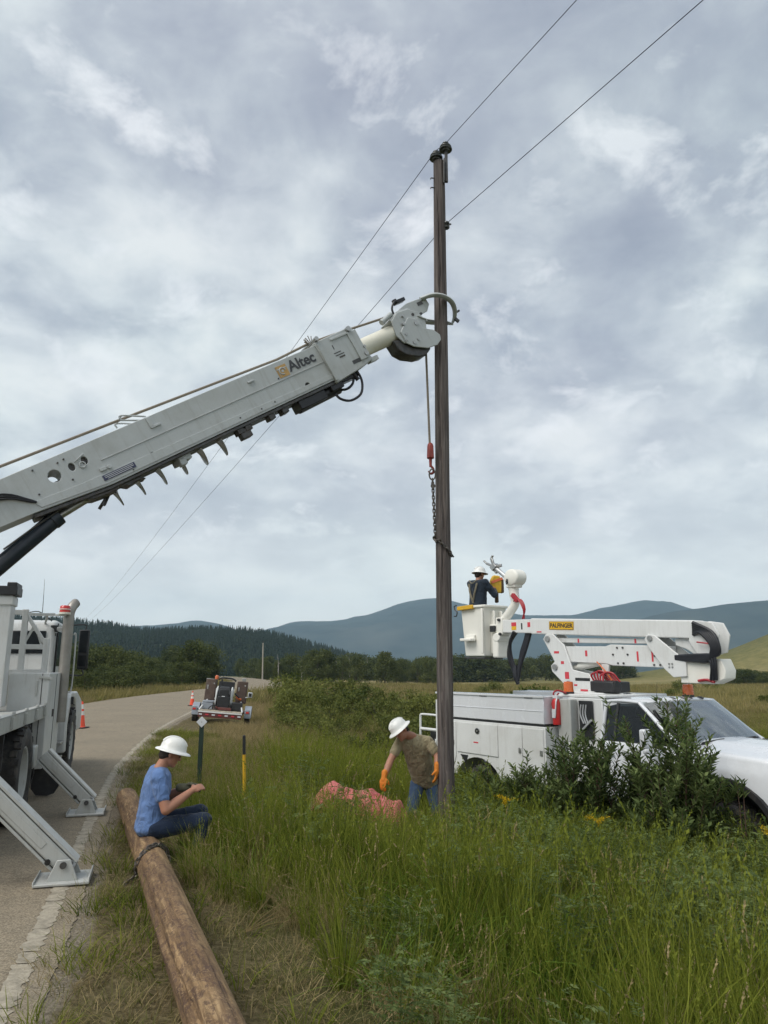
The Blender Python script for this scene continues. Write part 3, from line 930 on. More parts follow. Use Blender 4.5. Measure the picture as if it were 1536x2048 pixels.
def crown_mesh(name, seed, h, w, n_leaf, leaf, base=0.15, clumps=26, shape='round'):
    """a tree or bush crown: leaf clusters spread over many uneven clumps, with gaps between them"""
    g = np.random.default_rng(seed)
    C_ = []
    for i in range(clumps):
        u = g.uniform(); a = g.uniform(0, 6.28)
        if shape == 'tall': rr = w * 0.5 * (0.35 + 0.65 * math.sin(math.pi * min(1, 0.15 + u * 0.85))) * math.sqrt(g.uniform(.1, 1))
        else: rr = w * 0.5 * math.sqrt(max(0.04, 1 - (1.6 * u - 0.65) ** 2)) * math.sqrt(g.uniform(.15, 1))
        z = h * (base + (1 - base) * u * 0.93)
        C_.append((rr * math.cos(a), rr * math.sin(a), z, w * g.uniform(0.11, 0.24)))
    C_ = np.array(C_)
    k = g.integers(0, clumps, n_leaf)
    dirs = g.normal(0, 1, (n_leaf, 3)); dirs /= np.linalg.norm(dirs, axis=1)[:, None]
    rad = C_[k, 3] * g.uniform(0.35, 1.12, n_leaf)
    P = C_[k, :3] + dirs * rad[:, None] * np.array([1, 1, 0.8])
    P[:, 2] = np.maximum(P[:, 2], 0.02)
    D = dirs * 0.6 + g.normal(0, .6, (n_leaf, 3)) + np.array([0, 0, .1]); U = dirs + g.normal(0, .4, (n_leaf, 3))
    V = leaves_arrays(P, D, U, leaf * g.uniform(.6, 1.4, n_leaf), leaf * g.uniform(.4, .8, n_leaf))
    tone = np.clip(g.uniform(0, .6, n_leaf) + 0.4 * (g.uniform(0, 1, clumps)[k]), 0, 1)
    return quads_mesh(name, V, tone), C_


def trunk_mb(C_, h, r, seed, base_z=-0.3):
    g = random.Random(seed)
    mb = MB()
    top = h * 0.8
    path = [(g.uniform(-.03, .03) * h * t, g.uniform(-.03, .03) * h * t, base_z + (top - base_z) * t) for t in [i / 6 for i in range(7)]]
    mb.tube(path, [r * (1 - 0.8 * i / 6) for i in range(7)], 7, False, sm=False)
    for c in C_[:10]:
        zz = max(0.1 * h, c[2] - 0.3 * h * g.uniform(.5, 1)); i = min(5, int(max(0, (zz - base_z) / (top - base_z)) * 6))
        p0 = Vector(path[i]); p1 = Vector(c[:3])
        m_ = (p0 + p1) / 2 + Vector((0, 0, 0.03 * h))
        mb.tube([p0, m_, p1], [r * .35, r * .22, r * .06], 5, False, sm=False)
    return mb


# ------------------------------------------------------------------ scattering (one object per kind of ground cover)
def scatter(name, pts, rot, scl, idx, meshes, label, parent=None):
    src = bpy.data.collections.new(name + '_clumps')
    for i, (me, mt) in enumerate(meshes):
        o = bpy.data.objects.new('%s_clump_%02d' % (name, i), me)
        me.materials.clear()
        for q in mt: me.materials.append(q)
        src.objects.link(o)
    me = bpy.data.meshes.new(name)
    me.vertices.add(len(pts)); me.vertices.foreach_set('co', np.asarray(pts, np.float32).ravel())
    a = me.attributes.new('rotv', 'FLOAT_VECTOR', 'POINT'); a.data.foreach_set('vector', np.asarray(rot, np.float32).ravel())
    fattr(me, 'sclv', scl)
    a = me.attributes.new('idxv', 'INT', 'POINT'); a.data.foreach_set('value', np.asarray(idx, np.int32))
    me.update()
    o = bpy.data.objects.new(name, me); col.objects.link(o)
    ng = bpy.data.node_groups.new(name + '_scatter', 'GeometryNodeTree')
    ng.interface.new_socket('Geometry', in_out='INPUT', socket_type='NodeSocketGeometry')
    ng.interface.new_socket('Geometry', in_out='OUTPUT', socket_type='NodeSocketGeometry')
    N, L = ng.nodes, ng.links
    gi = N.new('NodeGroupInput'); go = N.new('NodeGroupOutput')
    ci = N.new('GeometryNodeCollectionInfo'); ci.inputs['Collection'].default_value = src
    ci.inputs['Separate Children'].default_value = True; ci.inputs['Reset Children'].default_value = True
    ip = N.new('GeometryNodeInstanceOnPoints'); ip.inputs['Pick Instance'].default_value = True

    def named(nm, ty):
        q = N.new('GeometryNodeInputNamedAttribute'); q.data_type = ty; q.inputs['Name'].default_value = nm; return q.outputs['Attribute']
    er = N.new('FunctionNodeEulerToRotation')
    L.new(named('rotv', 'FLOAT_VECTOR'), er.inputs[0]); L.new(er.outputs[0], ip.inputs['Rotation'])
    L.new(named('sclv', 'FLOAT'), ip.inputs['Scale']); L.new(named('idxv', 'INT'), ip.inputs['Instance Index'])
    L.new(gi.outputs[0], ip.inputs['Points']); L.new(ci.outputs[0], ip.inputs['Instance']); L.new(ip.outputs[0], go.inputs[0])
    md = o.modifiers.new('scatter', 'NODES'); md.node_group = ng
    tag(o, label, kind='stuff')
    return o


KEEP_OUT = []      # (cx, cy, half_x, half_y, angle) rectangles where nothing grows


def in_view(x, y, m_=2.5):
    return np.abs(x) < 0.545 * y + m_


def free(x, y):
    ok = np.ones(x.shape, bool)
    for cx, cy_, hx, hy, a in KEEP_OUT:
        dx, dy = x - cx, y - cy_
        u = dx * math.cos(a) + dy * math.sin(a); v = -dx * math.sin(a) + dy * math.cos(a)
        ok &= ~((np.abs(u) < hx) & (np.abs(v) < hy))
    return ok


def sow(n, y0, y1, cond, smin, smax, nmesh, tilt=0.12, geom=False, power=0.5):
    g = nrng
    # uniform over the visible wedge
    y = np.sqrt(g.uniform(y0 ** 2, y1 ** 2, n)) if not geom else np.exp(g.uniform(math.log(y0), math.log(y1), n))
    x = g.uniform(-1, 1, n) * (0.545 * y + 2.5)
    d = road_dist(x, y)
    k = cond(x, y, d) & free(x, y)
    x, y, d = x[k], y[k], d[k]
    z = height(x, y)
    m_ = len(x)
    rot = np.stack([g.normal(0, tilt, m_), g.normal(0, tilt, m_), g.uniform(0, 6.28, m_)], 1)
    return np.stack([x, y, z], 1), rot, g.uniform(smin, smax, m_), g.integers(0, nmesh, m_)


# ------------------------------------------------------------------ vegetation
LOG0, LOG1 = Vector((-0.19, 2.4, 0.055)), Vector((-3.25, 9.9, 0.10))
lv = LOG1 - LOG0
KEEP_OUT.append(((LOG0.x + LOG1.x) / 2, (LOG0.y + LOG1.y) / 2, lv.xy.length / 2 + 0.05, 0.12, math.atan2(lv.y, lv.x)))
KEEP_OUT.append((-2.55, 6.6, 0.26, 0.30, 0.3)); KEEP_OUT.append((-3.5, 9.45, 0.22, 0.25, 0.3))      # outrigger shoes
BT_POS = Vector((1.02, 14.86, -0.80)); BT_ANG = math.atan2(-0.535, -0.845)                             # bucket truck
_f = Vector((0.535, -0.845)); _r = Vector((-0.845, -0.535))
_c = Vector((1.02, 14.86)) + _f * 3.4 - _r * 1.2
KEEP_OUT.append((_c.x, _c.y, 3.6, 1.05, math.atan2(_f.y, _f.x)))
KEEP_OUT.append((0.80, 9.8, 0.14, 0.14, 0))
KEEP_OUT.append((-5.8, 27.4, 1.2, 1.6, 0.15))

lowf = lambda x, y: wob(x, y, 0.9) * 0.28 + wob(x, y, 2.6) * 0.10
VERGE_W = 1.35


def vg(x, y): return 0.78 + 0.7 * lowf(x, y) + np.clip((6.6 - y) * 0.42, 0, 1.3) + np.clip((y - 9) * 0.06, 0, 0.5)


def build_grass():
    G = MATS
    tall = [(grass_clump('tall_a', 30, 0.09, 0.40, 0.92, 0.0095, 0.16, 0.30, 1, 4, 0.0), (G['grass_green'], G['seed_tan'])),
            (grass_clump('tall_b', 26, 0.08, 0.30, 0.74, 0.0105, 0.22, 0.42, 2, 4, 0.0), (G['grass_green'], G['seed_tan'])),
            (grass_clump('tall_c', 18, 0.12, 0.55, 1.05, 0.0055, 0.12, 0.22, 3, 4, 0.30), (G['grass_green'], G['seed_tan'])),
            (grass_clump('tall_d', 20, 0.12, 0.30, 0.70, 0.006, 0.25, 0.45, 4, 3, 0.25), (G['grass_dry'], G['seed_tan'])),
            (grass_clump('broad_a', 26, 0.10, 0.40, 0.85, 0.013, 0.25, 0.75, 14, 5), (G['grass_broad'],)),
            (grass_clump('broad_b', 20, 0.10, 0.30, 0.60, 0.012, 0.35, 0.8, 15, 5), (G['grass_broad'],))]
    p, r, s, i = sow(40000, 3.0, 16, lambda x, y, d: (d > vg(x, y)) & (nrng.uniform(0, 1, x.shape) < np.clip(0.62 + 0.45 * wob(x, y, 2.4), 0.16, 1)), 0.55, 1.12, 4)
    # straw-coloured tufts are the minority, seed stalks stand further from the road
    w = nrng.uniform(0, 1, len(p))
    dd = road_dist(p[:, 0], p[:, 1])
    i = np.where(w < 0.42, 0, np.where(w < 0.72, 1, np.where(w < 0.86, 2, 3)))
    broad = (nrng.uniform(0, 1, len(p)) < np.clip(0.08 + 0.35 * (wob(p[:, 0], p[:, 1], 0.8) > 0.2) * (p[:, 0] > -0.2) * (p[:, 1] < 7.5), 0, 1))
    i = np.where(broad, 4 + (w > 0.5), i)
    straw = (wob(p[:, 0] + 3, p[:, 1], 1.3) > 0.55) & (nrng.uniform(0, 1, len(p)) < 0.6)
    i = np.where(straw & ~broad, 3, i)
    s = s * np.clip(0.55 + 0.35 * (dd - vg(p[:, 0], p[:, 1])), 0.5, 1.0)
    # a strip of dry, thin grass runs along the verge further on
    dv = (dd < 2.6 + lowf(p[:, 0], p[:, 1])) & (p[:, 1] > 9.5)
    i = np.where(dv & (nrng.uniform(0, 1, len(p)) < 0.72), 3, i); s = np.where(dv, s * 0.7, s)
    # the grass is trodden down round the netting and the pole
    tr = np.exp(-((p[:, 0] + 0.05) / 0.95) ** 4 - ((p[:, 1] - 9.35) / 0.95) ** 4)
    s = s * (1 - 0.40 * tr)
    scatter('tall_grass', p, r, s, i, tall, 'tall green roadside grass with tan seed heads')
    short = [(grass_clump('short_a', 46, 0.16, 0.03, 0.13, 0.005, 0.5, 0.5, 5, 2), (G['grass_short'],)),
             (grass_clump('short_b', 40, 0.16, 0.03, 0.11, 0.0045, 0.8, 0.6, 6, 2), (G['grass_dry'],)),
             (grass_clump('short_c', 34, 0.11, 0.06, 0.22, 0.006, 0.35, 0.5, 7, 3), (G['grass_green'],))]
    p, r, s, i = sow(24000, 2.9, 22, lambda x, y, d: (d > -0.06 + 0.07 * wob(x, y, 3.0)) & (d < vg(x, y) + 0.5) & ((nrng.uniform(0, 1, x.shape) < np.clip((d + 0.10) / 0.22, 0.12, 1)) ), 0.75, 1.3, 3)
    w = nrng.uniform(0, 1, len(p)) + 0.35 * np.clip(wob(p[:, 0], p[:, 1], 1.5), -1, 1)
    i = np.where(w < 0.36, 0, np.where(w < 0.84, 1, 2))
    scatter('verge_grass', p, r, s, i, short, 'short dry and green grass on the mown verge')
    midg = [(grass_clump('mid_a', 60, 0.40, 0.25, 0.62, 0.014, 0.2, 0.4, 8, 2, 0.1), (G['grass_green'], G['seed_tan'])),
            (grass_clump('mid_b', 55, 0.42, 0.25, 0.66, 0.012, 0.2, 0.4, 9, 2, 0.3), (G['grass_field'], G['seed_tan'])),
            (grass_clump('mid_c', 50, 0.40, 0.20, 0.50, 0.012, 0.3, 0.4, 10, 2, 0.2), (G['grass_dry'], G['seed_tan']))]
    p, r, s, i = sow(26000, 14.5, 46, lambda x, y, d: ((d > 1.1 + lowf(x, y)) | (d < -ROADW - 0.8)), 0.7, 1.15, 3)
    dd = road_dist(p[:, 0], p[:, 1])
    s = s * np.clip(0.35 + 0.25 * np.abs(np.where(dd > 0, dd - 1.0, -dd - ROADW)), 0.35, 1)
    w = nrng.uniform(0, 1, len(p)) + 0.3 * wob(p[:, 0], p[:, 1], 0.22) + np.clip((p[:, 1] - 22) / 40, 0, .4)
    w = w + 0.8 * ((dd > 0) & (dd < 3.2))
    i = np.where(w < 0.48, 0, np.where(w < 0.90, 1, 2))
    scatter('meadow_grass', p, r, s, i, midg, 'rough meadow grass beyond the ditch')
    farg = [(grass_clump('far_a', 60, 1.1, 0.25, 0.7, 0.05, 0.2, 0.3, 12, 1), (G['grass_field'],)),
            (grass_clump('far_b', 60, 1.1, 0.25, 0.6, 0.05, 0.2, 0.3, 13, 1), (G['grass_dry'],))]
    p, r, s, i = sow(15000, 42, 150, lambda x, y, d: ((d > 1.5) | (d < -ROADW - 2)), 0.7, 1.3, 2, geom=True)
    w = nrng.uniform(0, 1, len(p)) + 0.4 * wob(p[:, 0], p[:, 1], 0.06)
    i = np.where(w < 0.75, 0, 1)
    scatter('field_grass', p, r, s, i, farg, 'olive and straw coloured grass of the far field')
    weeds = [(weed_clump('weed_a', 21, 0.55, 6, 0.034), (G['weed_leaf'], G['weed_leaf'])),
             (weed_clump('weed_b', 22, 0.45, 6, 0.030), (G['weed_leaf'], G['weed_leaf'])),
             (weed_clump('weed_c', 23, 0.60, 5, 0.030, False), (G['weed_leaf'], G['weed_leaf']))]
    def wc(x, y, d):
        thick = 0.95 * np.clip((x - 1.7) / 1.6, 0, 1) * np.clip((y - 5.0) / 1.2, 0, 1) + 0.75 * (y > 7.6) * (x > 0.9) + 0.02 * (d > 1.6) + 0.16 * (wob(x, y, 0.7) > 1.1) * (d > 1.5)
        return (nrng.uniform(0, 1, x.shape) < thick) & (d > 0.9)
    p, r, s, i = sow(11000, 3.2, 13.5, wc, 0.7, 1.4, 3, 0.2)
    i = np.where((i == 2) & ~((p[:, 1] > 8.4) & (p[:, 0] > 1.0)), 0, i)
    scatter('weeds', p, r, s, i, weeds, 'leafy green weeds growing thick among the grass')


def plant(name, label, x, y, seed, h, spread, n_st, leaf_l, leaf_w, per, group=None, rot=0.0, lmat='shrub_leaf', cat='shrub', branch=3, start=0.3):
    V, tone, mb = leafy_plant(seed, h, spread, n_st, leaf_l, leaf_w, per, branch, start)
    e = empty(name, (x, y, hz(x, y) - 0.03), (0, 0, rot))
    tag(e, label, cat, group)
    link('foliage', quads_mesh('foliage', V, tone), MATS[lmat], e)
    mb.build('stems', MATS['stem_brown'], e, smooth=60)
    return e


def build_shrubs():
    S = 'shrubs growing in front of the bucket truck'
    plant('willow_shrub', 'dense leafy shrub hiding the bucket truck behind its rear doors', 2.52, 9.75, 41, 2.22, 0.62, 23, 0.105, 0.032, 60, S, branch=6)
    plant('willow_shrub', 'tallest leafy shrub rising before the bucket truck windscreen', 3.52, 9.45, 42, 2.48, 0.70, 24, 0.11, 0.033, 62, S, branch=6)
    plant('willow_shrub', 'low shrub in front of the rear wheel arch of the bucket truck', 1.52, 10.6, 43, 1.30, 0.45, 20, 0.11, 0.030, 36, S)
    plant('willow_shrub', 'low spreading shrub filling the gap below the truck door', 3.10, 9.1, 44, 1.25, 0.62, 30, 0.10, 0.032, 56, S, branch=5)
    plant('willow_shrub', 'thin single sprig standing before the front fender', 4.12, 9.05, 45, 1.75, 0.05, 2, 0.12, 0.030, 16, S, branch=0, start=0.82)
    plant('willow_shrub', 'small shrub below the front wheel of the bucket truck', 4.20, 8.6, 46, 0.72, 0.4, 16, 0.10, 0.028, 26, S)
    plant('willow_shrub', 'leafy shrub at the foot of the bucket truck beside the pole', 2.02, 10.0, 48, 1.50, 0.48, 28, 0.10, 0.030, 56, S, branch=4)
    plant('willow_shrub', 'slender loose sapling at the door edge of the bucket truck', 3.2, 9.75, 49, 1.95, 0.34, 12, 0.105, 0.032, 60, S)
    # goldenrod heads that can be told apart
    spots = [(2.15, 7.9, 'yellow goldenrod with a bushy head near the middle of the weeds'), (4.05, 8.3, 'yellow goldenrod flowering below the front wheel of the truck'),
             (4.3, 8.25, 'yellow goldenrod right of the one below the front wheel'), (3.55, 6.35, 'yellow goldenrod at the right edge of the picture'),
             (1.28, 8.3, 'small yellow goldenrod nearest the foot of the old pole')]
    for k, (x, y, lab) in enumerate(spots):
        e = empty('goldenrod', (x, y, hz(x, y) - 0.02))
        tag(e, lab, 'wildflower', 'goldenrod plants in the weeds')
        V, tone, mb = leafy_plant(60 + k, 0.98 - 0.05 * (k % 3), 0.10, 4, 0.07, 0.014, 22, 0, 0.2)
        link('foliage', quads_mesh('foliage', V, tone), MATS['weed_leaf'], e)
        mb.build('stems', MATS['stem_brown'], e, smooth=60)
        g = np.random.default_rng(80 + k); n = 240; P = []
        for q in range(6):
            a = g.uniform(0, 6.28); L_ = g.uniform(.07, .15); z0 = .80 + .06 * g.uniform()
            for t in np.linspace(0, 1, n // 6): P.append([math.cos(a) * L_ * t ** 1.3 + g.normal(0, .008), math.sin(a) * L_ * t ** 1.3 + g.normal(0, .008), z0 + .16 * t - .10 * t * t + g.normal(0, .008)])
        P = np.array(P); n = len(P)
        D = g.normal(0, 1, (n, 3)) + np.array([0, 0, .5])
        link('blossoms', quads_mesh('blossoms', leaves_arrays(P, D, g.normal(0, 1, (n, 3)), np.full(n, .016), np.full(n, .010)), g.uniform(0, 1, n)), MATS['goldenrod'], e)


def build_bushes_trees():
    # --- prototypes: meshes shared between alike plants
    protos = {}
    def proto(kind, k, h, w, nl, leaf, base, clumps, shape, mat, tr):
        cm, C_ = crown_mesh('crown', 100 + k * 7 + len(kind), h, w, nl, leaf, base, clumps, shape)
        tm = trunk_mb(C_, h, tr, k).mesh('trunk', 60)
        cm.materials.append(MATS[mat]); tm.materials.append(MATS['bark'])
        protos.setdefault(kind, []).append((cm, tm))
    for k in range(4): proto('bush', k, 1.0, 1.35, 2300, 0.075, 0.02, 24, 'round', 'bush_leaf', 0.03)
    for k in range(4): proto('tree', k, 1.0, 0.75, 3400, 0.050, 0.16, 40, 'tall', 'tree_leaf', 0.022)
    for k in range(3): proto('wide', k, 1.0, 1.05, 3400, 0.055, 0.08, 40, 'round', 'tree_leaf', 0.026)

    def put(name, kind, k, x, y, h, wf, label, group, cat):
        cm, tm = protos[kind][k % len(protos[kind])]
        e = empty(name, (x, y, hz(x, y) - 0.03 * h), (0, 0, rng.uniform(0, 6.28)))
        e.scale = (h * wf, h * wf, h)
        tag(e, label, cat, group)
        for nm, me in (('crown', cm), ('trunk', tm)):
            o = bpy.data.objects.new(nm, me); o.parent = e; col.objects.link(o)
        return e
    # roadside thicket right of the trailer: bushes one can tell apart by where they stand
    thicket = [(-2.6, 26.0, 1.35), (-1.6, 25.0, 1.15), (-3.4, 29.5, 1.75), (-2.2, 31.0, 1.7), (-0.9, 28.0, 1.3), (0.2, 26.5, 1.35), (1.1, 24.5, 1.3), (1.9, 27.0, 1.6),
               (0.9, 30.5, 1.7), (-0.4, 33.5, 1.75), (-1.5, 36.5, 1.9), (-3.2, 37.0, 1.9), (-4.6, 39.0, 2.3), (2.0, 33.0, 1.7), (-0.3, 22.5, 1.0), (0.75, 20.5, 1.0), (-1.3, 21.0, 0.85), (1.7, 19.8, 1.25),
               (0.6, 19.0, 1.2), (-0.6, 18.2, 1.0), (1.4, 22.5, 1.5), (-1.9, 23.0, 1.2), (0.3, 23.8, 1.45), (2.3, 23.0, 1.6), (2.9, 28.0, 1.8), (-2.9, 24.0, 1.1), (1.6, 29.5, 1.9), (0.0, 37.0, 2.1), (2.8, 36.0, 2.0), (-1.8, 40.0, 2.1), (1.0, 17.5, 0.95), (-4.0, 33.0, 1.7),
               (-5.6, 46, 2.6), (-3.9, 49, 2.6), (-2.4, 47, 2.4), (-1.0, 44, 2.2), (1.6, 41, 1.9), (3.3, 38, 1.6)]
    ORD = 'first second third fourth fifth sixth seventh eighth ninth tenth eleventh twelfth thirteenth fourteenth fifteenth sixteenth seventeenth eighteenth'.split()
    rows = (('near', lambda b: b[1] < 24.6), ('middle', lambda b: 24.6 <= b[1] < 34), ('far', lambda b: b[1] >= 34))
    tlab = {}
    for nm, f in rows:
        for q, b in enumerate(sorted((b for b in thicket if f(b)), key=lambda b: b[0] / b[1])):
            tlab[b] = '%s %s green bush of the %s row of the thicket, counted from the trailer' % (ORD[q], 'low' if b[2] < 1.3 else 'rounded', nm)
    for k, (x, y, h) in enumerate(thicket):
        put('bush', 'bush', k, x, y, h * 0.80, rng.uniform(0.75, 1.1), tlab[(x, y, h)], 'bushes of the roadside thicket', 'bush')
    behind = [(3.9, 27, 1.75), (4.9, 25.2, 1.95), (5.6, 29, 1.8), (3.0, 30.5, 1.55), (6.6, 33, 1.6), (2.6, 25.5, 1.5)]
    for k, (x, y, h) in enumerate(behind):
        put('bush', 'bush', k + 1, x, y, h, rng.uniform(0.9, 1.15), '%s dark green bush from the pole, among those seen behind the bucket truck' % ['third', 'fifth', 'fourth', 'first', 'sixth', 'second'][k], 'bushes behind the bucket truck', 'bush')
    field = [(9.5, 46, 1.0), (13, 60, 1.2), (16.5, 52, .9), (19, 70, 1.3), (12.2, 85, 1.4), (25, 66, 1.2), (24, 90, 1.6), (31, 80, 1.4), (38, 96, 1.7), (9, 70, 1.2), (29, 58, 1.1), (45, 104, 1.6)]
    forder = sorted(field, key=lambda b: b[0] / b[1])
    for k, (x, y, h) in enumerate(field):
        put('bush', 'bush', k, x, y, h, rng.uniform(0.9, 1.4), '%s scrub bush from the left on the open field behind the bucket truck' % ORD[forder.index((x, y, h))], 'scrub bushes on the open field', 'bush')
    # trees left of the road
    rg = random.Random(5)
    E = EDGE
    seg = np.r_[0, np.cumsum(np.linalg.norm(np.diff(E, axis=0), axis=1))]
    def left_at(y, e):
        x_, rx, ry = np.interp(y, E[:, 1], E[:, 0]), np.interp(y, E[:, 1], RIGHT[:, 0]), np.interp(y, E[:, 1], RIGHT[:, 1])
        o = -(ROADW + e)
        return x_ + rx * o, y + ry * o
    for k in range(38):
        x, y = left_at(rg.uniform(34, 105), rg.uniform(4.5, 10))
        put('roadside_bush', 'wide', k, x, y, rg.uniform(1.7, 2.9), rg.uniform(1.0, 1.4), 'dark leafy bush in the front row across the road', 'front row of bushes left of the road', 'bush')
    for k in range(64):
        x, y = left_at(rg.uniform(38, 150), rg.uniform(10, 40))
        put('roadside_tree', 'tree' if k % 3 else 'wide', k, x, y, rg.uniform(3.0, 4.9), rg.uniform(0.95, 1.3), 'dark green tree in the wood left of the road', 'trees of the wood left of the road', 'tree')
    put('roadside_tree', 'tree', 1, -22.0, 88, 5.6, 1.0, 'tallest rounded tree above the beacon trailer', None, 'tree')
    # trees along the creek behind the road bend
    for k in range(96):
        y = rg.uniform(130, 240); px = rg.uniform(330, 900)
        x = (px - 768) / 1480 * y
        if abs(road_dist([x], [y])[0] + ROADW / 2) < 6: continue
        put('creek_tree', 'tree' if k % 4 else 'wide', k, x, y, rg.uniform(4.0, 7.0), rg.uniform(0.75, 1.1), 'creekside tree in the belt across the valley', 'trees of the creekside belt', 'tree')
    for k in range(44):
        y = rg.uniform(240, 330); px = rg.uniform(700, 1250)
        x = (px - 768) / 1480 * y
        put('valley_tree', 'wide' if k % 3 else 'tree', k, x, y, rg.uniform(5.5, 9.5), rg.uniform(1.0, 1.6), 'dark tree in the far belt below the mountains', 'trees of the far valley belt', 'tree')
    for k in range(20):
        y = rg.uniform(150, 195); px = rg.uniform(1425, 1600); x = (px - 768) / 1480 * y
        put('valley_tree', 'wide', k, x, y, rg.uniform(2.0, 3.6), 1.4, 'low dark tree at the foot of the grassy rise', 'trees at the foot of the grassy rise', 'tree')
    # bare pale snags among them
    for k, (px, y, h) in enumerate([(606, 150, 5.5), (655, 170, 6.0), (700, 190, 6.5), (735, 200, 7.0), (760, 210, 6.2), (560, 135, 5.0)]):
        x = (px - 768) / 1480 * y; b = Vector((x, y, hz(x, y) - .2)); mb = MB()
        mb.tube([b, b + Vector((.15, 0, h * .5)), b + Vector((-.1, 0, h))], [.10, .07, .02], 6)
        for q in range(6):
            t = 0.35 + .1 * q; p0 = b + Vector((0.05, 0, h * t)); a = rg.uniform(0, 6.28)
            mb.tube([p0, p0 + Vector((math.cos(a) * .9, math.sin(a) * .9, .7)) * (1.2 - t)], [.04, .01], 4)
        tag(mb.build('dead_tree', MATS['snag_grey'], smooth=60), '%s bare grey dead tree from the left among the creekside trees' % ['second', 'third', 'fourth', 'fifth', 'sixth', 'first'][k], 'dead tree', 'dead trees in the creekside belt')


def build_forest():
    """the pine forest on the hill reads as one mass"""
    meshes = []
    for k in range(4):
        g = np.random.default_rng(200 + k); V = []; tone = []
        for t in range(11):
            z = 0.06 + 0.94 * t / 11; r = 0.20 * (1 - z) ** 0.8 + 0.012
            for q in range(8):
                a = g.uniform(0, 6.28); rr = r * g.uniform(.7, 1.2); w = 0.35 + 0.3 * g.uniform()
                c, s_ = math.cos(a), math.sin(a)
                top = np.array([0, 0, z + 0.10]); o = np.array([c * rr, s_ * rr, z - 0.03]); sd_ = np.array([-s_, c, 0]) * rr * w
                V += [top, o * .6 + top * .4 + sd_ * .8 - np.array([0, 0, .03]), o, o * .6 + top * .4 - sd_ * .8 - np.array([0, 0, .03])]; tone.append(g.uniform())
        meshes.append((quads_mesh('pine_%d' % k, np.array(V), np.array(tone)), (MATS['conifer'],)))
    # points on the hill
    g = np.random.default_rng(77)
    nr, nc = HX.shape; n = 26000
    r = g.uniform(0, nr - 1.001, n) ; c = g.uniform(0, nc - 1.001, n)
    def samp(A):
        i, j = r.astype(int), c.astype(int); fr, fc = r - i, c - j
        return A[i, j] * (1 - fr) * (1 - fc) + A[i + 1, j] * fr * (1 - fc) + A[i, j + 1] * (1 - fr) * fc + A[i + 1, j + 1] * fr * fc
    P = np.stack([samp(HX), samp(HY), samp(HZ) - 0.3], 1)
    k = in_view(P[:, 0], P[:, 1], 40) & (P[:, 1] < 800)
    P = P[k]; m_ = len(P)
    rot = np.stack([np.zeros(m_), np.zeros(m_), g.uniform(0, 6.28, m_)], 1)
    scatter('pine_forest', P, rot, 3.5 + 6.0 * g.uniform(0, 1, m_) ** 1.5, g.integers(0, 4, m_), meshes, 'dark pine forest covering the hill across the valley')


build_grass()
build_shrubs()
build_bushes_trees()
build_forest()

# --- haze: smoky summer air from the near field out beyond the mountains
def build_haze():
    mb = MB(); mb.box((0, 2350, 255), (10800, 6200, 530))
    n = NT('haze_air'); n.N.remove(n.p)
    pv = n.N.new('ShaderNodeVolumePrincipled')
    pv.inputs['Color'].default_value = (0.58, 0.81, 1.0, 1)
    pv.inputs['Density'].default_value = 0.00015
    pv.inputs['Anisotropy'].default_value = 0.0
    n.L.new(pv.outputs[0], n.out.inputs['Volume'])
    o = mb.build('haze', n.m, smooth=0)
    tag(o, 'thin bluish haze filling the valley air', kind='stuff')


build_haze()


# ------------------------------------------------------------------ shared vehicle pieces
def text_mesh(body, size, depth=0.0015, bold=0.0, sx=1.0, shear=0.0):
    cu = bpy.data.curves.new('lettering', 'FONT'); cu.body = body; cu.size = size; cu.extrude = depth; cu.offset = bold; cu.shear = shear
    cu.align_x = 'CENTER'; cu.align_y = 'CENTER'; cu.resolution_u = 4
    o = bpy.data.objects.new('lettering_source', cu)
    me = bpy.data.meshes.new_from_object(o)
    bpy.data.objects.remove(o); bpy.data.curves.remove(cu)
    if sx != 1.0:
        for v in me.vertices: v.co.x *= sx
    me.name = 'lettering'
    return me


def frame_matrix(origin, x, z):
    x = Vector(x).normalized(); z = Vector(z); z = (z - x * z.dot(x)).normalized(); y = z.cross(x)
    m_ = Matrix((x, y, z)).transposed().to_4x4(); m_.translation = Vector(origin)
    return m_


def place(o, m_): o.matrix_basis = m_; return o


ROOT_M = {}


def root_matrix(loc, rz): return Matrix.Translation(Vector(loc)) @ Matrix.Rotation(rz, 4, 'Z')


